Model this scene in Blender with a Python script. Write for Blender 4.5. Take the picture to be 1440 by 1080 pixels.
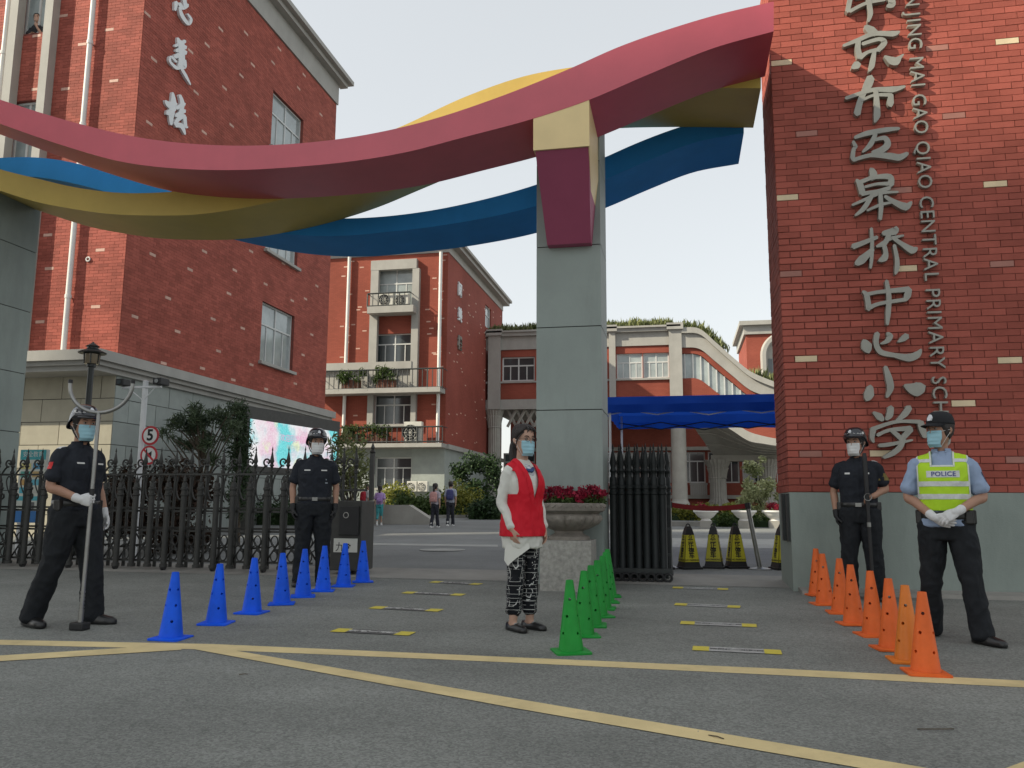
import bpy, bmesh, math, random
import numpy as np
from math import sin, cos, tan, pi, radians, sqrt, atan2, exp, hypot
from mathutils import Vector, Matrix, noise
from mathutils.bvhtree import BVHTree

for _o in list(bpy.data.objects):
    bpy.data.objects.remove(_o)
random.seed(7)
SC = bpy.context.scene
COL = SC.collection

# ------------------------------------------------------------------ camera
FOCAL = 1160.0                       # focal length in pixels of the 1440 px wide photograph
PITCH, YAW, ROLL = radians(8.34), radians(11.5), radians(0.34)
GRADE, EYE = 0.0195, 1.13            # the forecourt rises gently towards the gate
RC = (Matrix.Rotation(YAW, 3, 'Z') @ Matrix.Rotation(pi / 2 + PITCH, 3, 'X') @ Matrix.Rotation(ROLL, 3, 'Z'))
CAM = Vector((0, 0, EYE))
cam_data = bpy.data.cameras.new('camera')
cam_data.sensor_width = 36.0
cam_data.lens = 36.0 * FOCAL / 1440.0
cam_data.clip_start, cam_data.clip_end = 0.05, 3000.0
cam = bpy.data.objects.new('camera', cam_data)
COL.objects.link(cam)
cam.matrix_world = Matrix.Translation(CAM) @ RC.to_4x4()
SC.camera = cam

# ------------------------------------------------------------------ daylight: hazy morning sky, sun from the left behind
SUN = Vector((-1.85, -1.0, 1.42)).normalized()
world = bpy.data.worlds.new('World')
SC.world = world
world.use_nodes = True
nt = world.node_tree
bgn = nt.nodes['Background']
sky = nt.nodes.new('ShaderNodeTexSky')
sky.sky_type = 'NISHITA'
sky.sun_disc = False
sky.sun_elevation = math.asin(SUN.z)
sky.sun_rotation = atan2(SUN.x, SUN.y)
sky.air_density, sky.dust_density, sky.ozone_density = 1.4, 1.0, 1.0
hs = nt.nodes.new('ShaderNodeHueSaturation')
hs.inputs['Saturation'].default_value = 0.36
nt.links.new(sky.outputs[0], hs.inputs['Color'])
veil = nt.nodes.new('ShaderNodeMix')          # thin even high haze over the whole sky
veil.data_type = 'RGBA'
veil.inputs[0].default_value = 0.62
veil.inputs[7].default_value = (3.38, 3.50, 3.53, 1)
nt.links.new(hs.outputs[0], veil.inputs[6])
nt.links.new(veil.outputs[2], bgn.inputs['Color'])
bgn.inputs['Strength'].default_value = 0.12
sd = bpy.data.lights.new('sun', 'SUN')
sd.energy = 3.2
sd.angle = radians(0.53)
sd.color = (1.0, 0.91, 0.72)
so = bpy.data.objects.new('sun', sd)
COL.objects.link(so)
so.rotation_euler = SUN.to_track_quat('Z', 'Y').to_euler()
so.location = (-30, -20, 40)
SC.view_settings.view_transform = 'Standard'
SC.view_settings.look = 'None'
SC.view_settings.exposure = 0.92
SC.view_settings.gamma = 1.0

# ------------------------------------------------------------------ helpers
def ray(px, py):
    return RC @ Vector(((px - 720) / FOCAL, -(py - 540) / FOCAL, -1.0))
def gp(px, py):                       # point of the ground seen at a pixel of the photograph
    d = ray(px, py)
    t = -CAM.z / (d.z - GRADE * d.y)
    return CAM + d * t
def atY(px, py, Y):
    d = ray(px, py)
    return CAM + d * (Y / d.y)
def atX(px, py, X):
    d = ray(px, py)
    return CAM + d * (X / d.x)
def gz(y):
    return GRADE * y

def wl(o):
    v = Vector((0, 0, 0))
    while o is not None:
        v = v + o.location
        o = o.parent
    return v

def tag(o, label=None, cat=None, group=None, kind=None):
    if label: o['label'] = label
    if cat: o['category'] = cat
    if group: o['group'] = group
    if kind: o['kind'] = kind
    return o

def thing(name, loc, label, cat, group=None, rz=0.0):
    o = bpy.data.objects.new(name, None)
    o.empty_display_size = 0.1
    COL.objects.link(o)
    o.location = loc
    o.rotation_euler = (0, 0, rz)
    return tag(o, label, cat, group)

def put(name, me, parent=None, loc=(0, 0, 0), rz=0.0):
    o = bpy.data.objects.new(name, me)
    COL.objects.link(o)
    o.parent = parent
    o.location = loc
    if rz: o.rotation_euler = (0, 0, rz)
    return o

def copy_tree(o, parent=None):
    c = o.copy()
    COL.objects.link(c)
    c.parent = parent
    for ch in list(o.children):
        copy_tree(ch, c)
    return c

class MB:
    def __init__(s):
        s.v, s.f, s.mi = [], [], []
    def add(s, vs, fs, mi=0):
        b = len(s.v)
        s.v.extend([tuple(v) for v in vs])
        s.f.extend([tuple(i + b for i in f) for f in fs])
        s.mi.extend([mi] * len(fs))
    def box(s, a, b, mi=0):
        x0, y0, z0 = a; x1, y1, z1 = b
        if x0 > x1: x0, x1 = x1, x0
        if y0 > y1: y0, y1 = y1, y0
        if z0 > z1: z0, z1 = z1, z0
        s.add([(x0, y0, z0), (x1, y0, z0), (x1, y1, z0), (x0, y1, z0), (x0, y0, z1), (x1, y0, z1), (x1, y1, z1), (x0, y1, z1)],
              [(0, 3, 2, 1), (4, 5, 6, 7), (0, 1, 5, 4), (1, 2, 6, 5), (2, 3, 7, 6), (3, 0, 4, 7)], mi)
    def obox(s, c, size, M=None, mi=0):
        hx, hy, hz = size[0] / 2, size[1] / 2, size[2] / 2
        c = Vector(c)
        vs = []
        for z in (-hz, hz):
            for x, y in ((-hx, -hy), (hx, -hy), (hx, hy), (-hx, hy)):
                p = Vector((x, y, z))
                vs.append(c + (M @ p if M else p))
        s.add(vs, [(0, 3, 2, 1), (4, 5, 6, 7), (0, 1, 5, 4), (1, 2, 6, 5), (2, 3, 7, 6), (3, 0, 4, 7)], mi)
    def hexa(s, low, high, mi=0):     # two quads, low and high, same winding (counter-clockwise seen from above)
        s.add(list(low) + list(high), [(0, 3, 2, 1), (4, 5, 6, 7), (0, 1, 5, 4), (1, 2, 6, 5), (2, 3, 7, 6), (3, 0, 4, 7)], mi)
    def loft(s, rings, mi=0, caps=True, closed=True):
        n = len(rings[0])
        b = []
        for r in rings: b.extend(r)
        fs = []
        for i in range(len(rings) - 1):
            for j in range(n if closed else n - 1):
                k = (j + 1) % n
                fs.append((i * n + j, i * n + k, (i + 1) * n + k, (i + 1) * n + j))
        if caps:
            fs.append(tuple(reversed(range(n))))
            m = (len(rings) - 1) * n
            fs.append(tuple(range(m, m + n)))
        s.add(b, fs, mi)
    def tube(s, pts, r, seg=8, mi=0, caps=True, smooth=0):
        pts = [Vector(p) for p in pts]
        if not isinstance(r, (list, tuple)): r = [r] * len(pts)
        r = list(r)
        if smooth:
            pts, r = catmull(pts, r, smooth)
        rings = []
        ref = None
        for i, p in enumerate(pts):
            t = (pts[min(i + 1, len(pts) - 1)] - pts[max(i - 1, 0)])
            if t.length < 1e-9: t = Vector((0, 0, 1))
            t.normalize()
            if ref is None:
                ref = Vector((1, 0, 0)) if abs(t.x) < 0.8 else Vector((0, 1, 0))
            a = ref - t * ref.dot(t)
            if a.length < 1e-6: a = t.orthogonal()
            a.normalize()
            ref = a
            bvec = t.cross(a)
            ra, rb = r[i] if isinstance(r[i], (list, tuple)) else (r[i], r[i])
            rings.append([p + a * (ra * cos(2 * pi * k / seg)) + bvec * (rb * sin(2 * pi * k / seg)) for k in range(seg)])
        s.loft(rings, mi, caps)
    def lathe(s, prof, seg=24, c=(0, 0, 0), mi=0, caps=True):
        c = Vector(c)
        s.loft([[c + Vector((r * cos(2 * pi * k / seg), r * sin(2 * pi * k / seg), z)) for k in range(seg)] for r, z in prof], mi, caps)
    def prism(s, poly, fn, d0, d1, mi=0):   # poly: 2-D outline; fn(u, v, d) -> point
        n = len(poly)
        vs = [fn(u, v, d0) for u, v in poly] + [fn(u, v, d1) for u, v in poly]
        fs = [tuple(range(n)), tuple(reversed(range(n, 2 * n)))]
        fs += [((i + 1) % n, i, i + n, (i + 1) % n + n) for i in range(n)]
        s.add(vs, fs, mi)
    def mesh(s, name, mats, smooth=False, off=None, fix=False, bevel=0):
        me = bpy.data.meshes.new(name)
        vs = s.v if off is None else [(v[0] - off.x, v[1] - off.y, v[2] - off.z) for v in s.v]
        me.from_pydata(vs, [], s.f)
        if not isinstance(mats, (list, tuple)): mats = [mats]
        for m in mats: me.materials.append(m)
        if len(mats) > 1: me.polygons.foreach_set('material_index', s.mi)
        if fix or bevel:
            bm = bmesh.new(); bm.from_mesh(me)
            if bevel:
                es = [e for e in bm.edges if len(e.link_faces) == 2 and e.calc_face_angle(0) > 0.6]
                bmesh.ops.bevel(bm, geom=es, offset=bevel, segments=2, affect='EDGES', profile=0.6)
            bmesh.ops.recalc_face_normals(bm, faces=bm.faces[:])
            bm.to_mesh(me); bm.free()
        if smooth:
            me.polygons.foreach_set('use_smooth', [True] * len(me.polygons))
            if smooth != 'all':
                me.set_sharp_from_angle(angle=radians(40))
        me.update()
        return me
    def build(s, name, mats, parent=None, smooth=False, local=False, fix=False, bevel=0, kind=None):
        off = None if (local or parent is None) else wl(parent)
        o = put(name, s.mesh(name, mats, smooth, off, fix, bevel), parent)
        if kind: o['kind'] = kind
        return o

def catmull(pts, r, k):
    P, Rr = [], []
    n = len(pts)
    tup = isinstance(r[0], (list, tuple))
    for i in range(n - 1):
        p0, p1, p2, p3 = pts[max(i - 1, 0)], pts[i], pts[i + 1], pts[min(i + 2, n - 1)]
        for j in range(k):
            t = j / k
            P.append(0.5 * ((2 * p1) + (p2 - p0) * t + (2 * p0 - 5 * p1 + 4 * p2 - p3) * t * t + (3 * p1 - 3 * p2 + p3 - p0) * t ** 3))
            if tup: Rr.append(tuple(a + (b - a) * t for a, b in zip(r[i], r[i + 1])))
            else: Rr.append(r[i] + (r[i + 1] - r[i]) * t)
    P.append(pts[-1]); Rr.append(r[-1])
    return P, Rr

# ------------------------------------------------------------------ materials
def _mix(N, L, fac, a, b, mode='MIX'):
    m = N.new('ShaderNodeMix'); m.data_type = 'RGBA'; m.blend_type = mode
    if hasattr(fac, 'links'): L.new(fac, m.inputs[0])
    else: m.inputs[0].default_value = fac
    for sck, val in ((m.inputs[6], a), (m.inputs[7], b)):
        if hasattr(val, 'links'): L.new(val, sck)
        else: sck.default_value = (*val, 1)
    return m.outputs[2]

def mat(name, col, rough=0.6, var=0.12, scale=3.0, bump=0.0, bscale=80.0, metal=0.0, spec=0.4, rand=0.0, dirt=0.0, stretch=(1, 1, 1), coords='pos', emit=None, coat=0.0):
    m = bpy.data.materials.new(name)
    m.use_nodes = True
    N, L = m.node_tree.nodes, m.node_tree.links
    b = N['Principled BSDF']
    b.inputs['Roughness'].default_value = rough
    b.inputs['Metallic'].default_value = metal
    b.inputs['Specular IOR Level'].default_value = spec
    if coat: b.inputs['Coat Weight'].default_value = coat
    if coords == 'pos':
        src = N.new('ShaderNodeNewGeometry').outputs['Position']
    else:
        src = N.new('ShaderNodeTexCoord').outputs['Object']
    mp = N.new('ShaderNodeMapping'); mp.inputs['Scale'].default_value = stretch
    L.new(src, mp.inputs['Vector'])
    out = None
    if var:
        nz = N.new('ShaderNodeTexNoise'); nz.inputs['Scale'].default_value = scale; nz.inputs['Detail'].default_value = 6; nz.inputs['Roughness'].default_value = 0.62
        L.new(mp.outputs[0], nz.inputs['Vector'])
        rp = N.new('ShaderNodeMapRange'); rp.inputs[1].default_value = 0.3; rp.inputs[2].default_value = 0.7
        L.new(nz.outputs[0], rp.inputs[0])
        out = _mix(N, L, rp.outputs[0], tuple(c * (1 - var) for c in col), tuple(min(1, c * (1 + var)) for c in col))
    else:
        r = N.new('ShaderNodeRGB'); r.outputs[0].default_value = (*col, 1); out = r.outputs[0]
    if rand:
        g = N.new('ShaderNodeNewGeometry'); oi = N.new('ShaderNodeObjectInfo')
        ad = N.new('ShaderNodeMath'); ad.operation = 'ADD'
        L.new(g.outputs['Random Per Island'], ad.inputs[0]); L.new(oi.outputs['Random'], ad.inputs[1])
        fr = N.new('ShaderNodeMath'); fr.operation = 'FRACT'; L.new(ad.outputs[0], fr.inputs[0])
        mr = N.new('ShaderNodeMapRange'); mr.inputs[3].default_value = 1 - rand; mr.inputs[4].default_value = 1 + rand
        L.new(fr.outputs[0], mr.inputs[0])
        vm = N.new('ShaderNodeVectorMath'); vm.operation = 'SCALE'
        L.new(out, vm.inputs[0]); L.new(mr.outputs[0], vm.inputs['Scale'])
        out = vm.outputs[0]
    if dirt:
        n2 = N.new('ShaderNodeTexNoise'); n2.inputs['Scale'].default_value = 0.9; n2.inputs['Detail'].default_value = 8; n2.inputs['Roughness'].default_value = 0.7
        mp2 = N.new('ShaderNodeMapping'); mp2.inputs['Scale'].default_value = (1.5, 1.5, 0.35)
        L.new(src, mp2.inputs['Vector']); L.new(mp2.outputs[0], n2.inputs['Vector'])
        r2 = N.new('ShaderNodeMapRange'); r2.inputs[1].default_value = 0.48; r2.inputs[2].default_value = 0.75; r2.inputs[4].default_value = dirt
        L.new(n2.outputs[0], r2.inputs[0])
        out = _mix(N, L, r2.outputs[0], out, tuple(c * 0.45 for c in col))
    L.new(out, b.inputs['Base Color'])
    if bump:
        nb = N.new('ShaderNodeTexNoise'); nb.inputs['Scale'].default_value = bscale; nb.inputs['Detail'].default_value = 4
        L.new(mp.outputs[0], nb.inputs['Vector'])
        bp = N.new('ShaderNodeBump'); bp.inputs['Strength'].default_value = bump; bp.inputs['Distance'].default_value = 0.02
        L.new(nb.outputs[0], bp.inputs['Height']); L.new(bp.outputs[0], b.inputs['Normal'])
    if emit:
        b.inputs['Emission Color'].default_value = (*emit[0], 1); b.inputs['Emission Strength'].default_value = emit[1]
    m['nodes_src'] = 1
    return m

def leafmat(name, c0, c1, trans=0.25):
    m = bpy.data.materials.new(name); m.use_nodes = True
    N, L = m.node_tree.nodes, m.node_tree.links
    b = N['Principled BSDF']; b.inputs['Roughness'].default_value = 0.55; b.inputs['Specular IOR Level'].default_value = 0.25
    g = N.new('ShaderNodeNewGeometry')
    nz = N.new('ShaderNodeTexNoise'); nz.inputs['Scale'].default_value = 1.6
    L.new(g.outputs['Position'], nz.inputs['Vector'])
    a = N.new('ShaderNodeMath'); a.operation = 'ADD'; L.new(g.outputs['Random Per Island'], a.inputs[0]); L.new(nz.outputs[0], a.inputs[1])
    mr = N.new('ShaderNodeMapRange'); mr.inputs[1].default_value = 0.35; mr.inputs[2].default_value = 1.3; L.new(a.outputs[0], mr.inputs[0])
    o = _mix(N, L, mr.outputs[0], c0, c1)
    L.new(o, b.inputs['Base Color'])
    tr = N.new('ShaderNodeBsdfTranslucent'); L.new(o, tr.inputs['Color'])
    ms = N.new('ShaderNodeMixShader'); ms.inputs[0].default_value = trans
    L.new(b.outputs[0], ms.inputs[1]); L.new(tr.outputs[0], ms.inputs[2])
    L.new(ms.outputs[0], N['Material Output'].inputs['Surface'])
    return m

def brickmat(name, c1, c2, mortar, axis, bw=0.25, bh=0.078):
    """far brick walls, too small to pick bricks apart: brick pattern along the wall"""
    m = bpy.data.materials.new(name); m.use_nodes = True
    N, L = m.node_tree.nodes, m.node_tree.links
    b = N['Principled BSDF']; b.inputs['Roughness'].default_value = 0.75; b.inputs['Specular IOR Level'].default_value = 0.1
    g = N.new('ShaderNodeNewGeometry'); sp = N.new('ShaderNodeSeparateXYZ'); L.new(g.outputs['Position'], sp.inputs[0])
    cb = N.new('ShaderNodeCombineXYZ')
    L.new(sp.outputs[0 if axis == 'X' else 1], cb.inputs[0]); L.new(sp.outputs[2], cb.inputs[1])
    br = N.new('ShaderNodeTexBrick')
    L.new(cb.outputs[0], br.inputs['Vector'])
    br.inputs['Color1'].default_value = (*c1, 1); br.inputs['Color2'].default_value = (*c2, 1); br.inputs['Mortar'].default_value = (*mortar, 1)
    br.inputs['Scale'].default_value = 1.0; br.inputs['Mortar Size'].default_value = 0.006
    br.inputs['Brick Width'].default_value = bw; br.inputs['Row Height'].default_value = bh; br.offset = 0.5
    nz = N.new('ShaderNodeTexNoise'); nz.inputs['Scale'].default_value = 0.5; nz.inputs['Detail'].default_value = 7; L.new(g.outputs['Position'], nz.inputs['Vector'])
    mr = N.new('ShaderNodeMapRange'); mr.inputs[1].default_value = 0.3; mr.inputs[2].default_value = 0.75; mr.inputs[3].default_value = 0.82; mr.inputs[4].default_value = 1.12; L.new(nz.outputs[0], mr.inputs[0])
    vm = N.new('ShaderNodeVectorMath'); vm.operation = 'SCALE'; L.new(br.outputs[0], vm.inputs[0]); L.new(mr.outputs[0], vm.inputs['Scale'])
    L.new(vm.outputs[0], b.inputs['Base Color'])
    return m

BR = (0.345, 0.094, 0.070)
MT = {}
MT['brick'] = mat('red_facing_brick', BR, 0.7, 0.16, 1.4, 0.25, 70, rand=0.16, spec=0.12, dirt=0.28)
MT['brick_pale'] = mat('dull_pink_brick', (0.36, 0.16, 0.125), 0.6, 0.14, 2.0, 0.15, 90, rand=0.1)
MT['brick_cream'] = mat('cream_brick', (0.68, 0.55, 0.36), 0.6, 0.1, 6.0, 0.1, 90, rand=0.06)
MT['mortar'] = mat('brick_mortar', (0.20, 0.06, 0.047), 0.9, 0.2, 9.0, 0.3, 120)
MT['brick_farX'] = brickmat('far_brick_x', (0.32, 0.088, 0.06), (0.285, 0.077, 0.053), (0.21, 0.065, 0.05), 'X')
MT['brick_farY'] = brickmat('far_brick_y', (0.32, 0.09, 0.068), (0.29, 0.08, 0.06), (0.21, 0.065, 0.052), 'Y')
MT['plaster'] = mat('grey_green_plaster', (0.26, 0.30, 0.272), 0.8, 0.07, 1.3, 0.12, 60, dirt=0.5)
MT['panel'] = mat('grey_green_panel', (0.285, 0.328, 0.306), 0.6, 0.09, 1.2, 0.05, 40, dirt=0.42, rand=0.06)
MT['joint'] = mat('dark_joint', (0.03, 0.032, 0.03), 0.8)
MT['stone'] = mat('grey_stone_block', (0.30, 0.33, 0.31), 0.75, 0.1, 2.0, 0.1, 50, rand=0.07, dirt=0.15)
MT['cream'] = mat('cream_stone', (0.35, 0.335, 0.30), 0.75, 0.1, 1.6, 0.06, 40, dirt=0.3)
MT['white_trim'] = mat('off_white_trim', (0.36, 0.35, 0.325), 0.7, 0.08, 1.5, 0.05, 40, dirt=0.25)
MT['pipe'] = mat('white_pvc_pipe', (0.72, 0.71, 0.68), 0.45, 0.08, 2.0, dirt=0.2)
MT['frame'] = mat('pale_aluminium_frame', (0.55, 0.56, 0.55), 0.45, 0.06, 3.0)
MT['glass'] = mat('window_glass', (0.045, 0.055, 0.06), 0.06, 0.2, 0.8, spec=0.9)
MT['glass_pale'] = mat('pale_curtained_glass', (0.30, 0.34, 0.34), 0.08, 0.25, 1.2, spec=0.9)
MT['dark_in'] = mat('dark_interior', (0.03, 0.032, 0.034), 0.8, 0.3, 2.0)
MT['iron'] = mat('black_cast_iron', (0.022, 0.026, 0.026), 0.45, 0.25, 8.0, 0.1, 60, spec=0.5)
MT['bronze_iron'] = mat('dark_bronze_gate', (0.026, 0.026, 0.023), 0.5, 0.3, 7.0, 0.1, 60, spec=0.5)
MT['steel'] = mat('brushed_steel', (0.27, 0.27, 0.26), 0.36, 0.12, 9.0, metal=0.85)
MT['letter'] = mat('grey_metal_letter', (0.29, 0.285, 0.25), 0.45, 0.12, 5.0, metal=0.2, spec=0.5)
MT['letter_white'] = mat('pale_letter', (0.70, 0.72, 0.73), 0.5, 0.05)
MT['red_paint'] = mat('red_arch_paint', (0.56, 0.082, 0.115), 0.40, 0.07, 1.6, dirt=0.10, spec=0.7)
MT['yellow_paint'] = mat('yellow_arch_paint', (0.52, 0.385, 0.085), 0.45, 0.07, 1.6, dirt=0.12, spec=0.4)
MT['blue_paint'] = mat('blue_arch_paint', (0.035, 0.25, 0.62), 0.6, 0.08, 1.6, dirt=0.12, spec=0.08)
MT['cream_paint'] = mat('cream_yellow_paint', (0.80, 0.62, 0.32), 0.5, 0.07, 1.5)
MT['maroon_paint'] = mat('maroon_paint', (0.38, 0.085, 0.16), 0.6, 0.07, 1.5)
MT['granite'] = mat('speckled_grey_granite', (0.33, 0.32, 0.29), 0.7, 0.3, 22.0, 0.1, 70, dirt=0.3)
MT['urn_stone'] = mat('weathered_urn_stone', (0.24, 0.215, 0.185), 0.8, 0.25, 9.0, 0.3, 50, dirt=0.5)
MT['urn_white'] = mat('white_urn', (0.75, 0.74, 0.71), 0.6, 0.06)
MT['white_pole'] = mat('white_painted_steel', (0.62, 0.63, 0.64), 0.45, 0.06)
MT['black_plastic'] = mat('black_plastic', (0.016, 0.016, 0.017), 0.5, 0.2, 5.0)
MT['soil'] = mat('dark_soil', (0.03, 0.022, 0.015), 0.95, 0.3, 20.0)
MT['bark'] = mat('grey_brown_bark', (0.09, 0.07, 0.05), 0.9, 0.3, 12.0, 0.5, 50)
MT['terracotta'] = mat('brown_planter', (0.16, 0.07, 0.045), 0.75, 0.2, 4.0)
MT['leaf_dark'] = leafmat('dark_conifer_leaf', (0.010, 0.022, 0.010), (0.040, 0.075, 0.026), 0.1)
MT['leaf_mid'] = leafmat('mid_green_leaf', (0.018, 0.040, 0.012), (0.085, 0.13, 0.035))
MT['leaf_yellow'] = leafmat('yellow_green_leaf', (0.06, 0.08, 0.012), (0.24, 0.24, 0.04))
MT['leaf_light'] = leafmat('pale_green_leaf', (0.06, 0.085, 0.03), (0.26, 0.28, 0.12))
MT['petal'] = leafmat('crimson_petal', (0.10, 0.005, 0.016), (0.30, 0.014, 0.040), 0.15)

MT['brick_dull'] = mat('dull_cream_brick', (0.55, 0.34, 0.27), 0.65, 0.12, 6.0, 0.1, 90, rand=0.08)  # duller, pinker tone of the cream brick

MT['stone_sunlit'] = mat('sunlit_stone_block', (0.39, 0.36, 0.28), 0.75, 0.1, 2.0, 0.1, 50, rand=0.07, dirt=0.2)  # lit copy of the grey stone, warm sunlight put into the colour
MT['leaf_sun'] = leafmat('pale_sunlit_leaf', (0.10, 0.13, 0.04), (0.46, 0.48, 0.26))  # bright sunlight on the leaves put into their colour
MT['iron_fold'] = mat('dull_black_iron', (0.013, 0.016, 0.016), 0.5, 0.25, 8.0, 0.1, 60, spec=0.3)
MT['leaf_pine'] = leafmat('grey_green_needles', (0.018, 0.032, 0.018), (0.085, 0.12, 0.06), 0.1)

# ================================================================== SETTING
asph = mat('asphalt', (0.21, 0.217, 0.198), 0.85, 0.16, 0.8, 0.55, 140, spec=0.3)
def _asph_detail(m, speck, patch):
    N, L = m.node_tree.nodes, m.node_tree.links
    b = N['Principled BSDF']
    src = b.inputs['Base Color'].links[0].from_socket
    g = N.new('ShaderNodeNewGeometry')
    v = N.new('ShaderNodeTexVoronoi'); v.inputs['Scale'].default_value = 95.0
    L.new(g.outputs['Position'], v.inputs['Vector'])
    sp = N.new('ShaderNodeSeparateColor'); L.new(v.outputs['Color'], sp.inputs[0])
    r = N.new('ShaderNodeMapRange'); r.inputs[1].default_value = 0.0; r.inputs[2].default_value = 1.0; r.inputs[3].default_value = 1 - speck; r.inputs[4].default_value = 1 + speck
    L.new(sp.outputs[0], r.inputs[0])
    n1 = N.new('ShaderNodeTexNoise'); n1.inputs['Scale'].default_value = 0.35; n1.inputs['Detail'].default_value = 9; n1.inputs['Roughness'].default_value = 0.65
    mp = N.new('ShaderNodeMapping'); mp.inputs['Scale'].default_value = (0.6, 1.6, 1); L.new(g.outputs['Position'], mp.inputs['Vector']); L.new(mp.outputs[0], n1.inputs['Vector'])
    r1 = N.new('ShaderNodeMapRange'); r1.inputs[1].default_value = 0.35; r1.inputs[2].default_value = 0.7; r1.inputs[3].default_value = 1 - patch; r1.inputs[4].default_value = 1 + patch
    L.new(n1.outputs[0], r1.inputs[0])
    mu = N.new('ShaderNodeMath'); mu.operation = 'MULTIPLY'; L.new(r.outputs[0], mu.inputs[0]); L.new(r1.outputs[0], mu.inputs[1])
    vm = N.new('ShaderNodeVectorMath'); vm.operation = 'SCALE'; L.new(src, vm.inputs[0]); L.new(mu.outputs[0], vm.inputs['Scale'])
    n3 = N.new('ShaderNodeTexNoise'); n3.inputs['Scale'].default_value = 1.1; n3.inputs['Detail'].default_value = 5; n3.inputs['Distortion'].default_value = .6
    L.new(g.outputs['Position'], n3.inputs['Vector'])
    r3 = N.new('ShaderNodeMapRange'); r3.inputs[1].default_value = 0.62; r3.inputs[2].default_value = 0.75; r3.inputs[3].default_value = 1.0; r3.inputs[4].default_value = 0.85
    L.new(n3.outputs[0], r3.inputs[0])
    mu3 = N.new('ShaderNodeMath'); mu3.operation = 'MULTIPLY'; L.new(mu.outputs[0], mu3.inputs[0]); L.new(r3.outputs[0], mu3.inputs[1]); L.new(mu3.outputs[0], vm.inputs['Scale'])
    # fine cracks
    vo = N.new('ShaderNodeTexVoronoi'); vo.feature = 'DISTANCE_TO_EDGE'; vo.inputs['Scale'].default_value = 0.55
    nw = N.new('ShaderNodeTexNoise'); nw.inputs['Scale'].default_value = 2.0; nw.inputs['Detail'].default_value = 6; L.new(g.outputs['Position'], nw.inputs['Vector'])
    va = N.new('ShaderNodeVectorMath'); va.operation = 'MULTIPLY_ADD'; va.inputs[1].default_value = (0.6, 0.6, 0.6)
    L.new(nw.outputs['Color'], va.inputs[0]); L.new(g.outputs['Position'], va.inputs[2]); L.new(va.outputs[0], vo.inputs['Vector'])
    rc = N.new('ShaderNodeMapRange'); rc.inputs[1].default_value = 0.0; rc.inputs[2].default_value = 0.006; rc.inputs[3].default_value = 0.86; rc.inputs[4].default_value = 1.0
    L.new(vo.outputs['Distance'], rc.inputs[0])
    v2 = N.new('ShaderNodeVectorMath'); v2.operation = 'SCALE'; L.new(vm.outputs[0], v2.inputs[0]); L.new(rc.outputs[0], v2.inputs['Scale'])
    L.new(v2.outputs[0], b.inputs['Base Color'])
_asph_detail(asph, 0.28, 0.19)
campus_m = mat('campus_concrete', (0.19, 0.196, 0.192), 0.85, 0.14, 0.7, 0.3, 120, spec=0.3)
_asph_detail(campus_m, 0.14, 0.12)
conc = mat('pale_concrete', (0.27, 0.26, 0.235), 0.85, 0.16, 1.6, 0.25, 90, dirt=0.4)
lineY = mat('worn_yellow_road_paint', (0.66, 0.53, 0.27), 0.8, 0.12, 3.0, 0.3, 140, dirt=0.6)
lineW = mat('worn_white_road_paint', (0.33, 0.33, 0.31), 0.8, 0.14, 3.0, 0.3, 140, dirt=0.35)

def sheet(name, quad, m, dz, parent=None):
    mb = MB()
    mb.add([(x, y, gz(y) + dz) for x, y in quad], [tuple(range(len(quad)))])
    o = mb.build(name, m, parent)
    return o
g = sheet('ground', [(-160, -60), (160, -60), (160, 320), (-160, 320)], asph, 0.0); tag(g, kind='structure')
a0 = gp(600, 815).y; a1 = gp(600, 807).y
cr = sheet('campus_road', [(-60, a1), (40, a1), (40, 140), (-60, 140)], campus_m, 0.004); tag(cr, kind='structure')
ap = MB()
ap.add([(x, y, gz(y) + d) for x, y, d in ((-11, a0, 0.003), (1.35, a0 + 0.05, 0.003), (1.35, a1 + 0.1, 0.016), (-11, a1, 0.016))], [(0, 1, 2, 3)])
ap.add([(x, y, gz(y) + 0.016) for x, y in ((-11, a1), (1.35, a1 + 0.1), (1.35, a1 + 0.6), (-11, a1 + 0.5))], [(0, 1, 2, 3)])
tag(ap.build('gate_apron', conc), kind='structure')

def grit():
    q = random.Random(19); mb = MB()
    for k in range(520):
        x, y = q.uniform(-6.5, 4.5), q.uniform(2.2, 9.4)
        s = q.choice((.003, .004, .005, .005, .008)) * q.uniform(.7, 1.4)
        z = gz(y) + .001
        p = [Vector((x + s * cos(a + k) * q.uniform(.6, 1.3), y + s * sin(a + k) * q.uniform(.6, 1.3), z)) for a in (0, 2.1, 4.2)]
        mb.add(p + [Vector((x, y, z + s * .9))], [(0, 1, 3), (1, 2, 3), (2, 0, 3)])
    o = mb.build('grit', conc); tag(o, 'loose grit and tiny stones scattered over the asphalt forecourt', 'grit', kind='stuff')
    tw = MB()
    for (px, py, L, a) in ((1290, 1027, .10, .1), (1018, 1041, .05, 2.2), (336, 950, .03, .4)):
        c = gp(px, py); c.z = gz(c.y) + .006
        tw.tube([c, c + Vector((L * cos(a), L * sin(a) * .5, .004)), c + Vector((L * 1.8 * cos(a + .2), L * 1.4 * sin(a + .2), 0))], .003, 5)
    tag(tw.build('twigs', MT['bark']), 'few dry twigs lying on the asphalt near the road', 'twigs', kind='stuff')
grit()
def marking(px, m, dz, name='road_marking'):
    q = [gp(x, y) for x, y in px]
    return tag(sheet(name, [(p.x, p.y) for p in q], m, dz), kind='structure')
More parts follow.
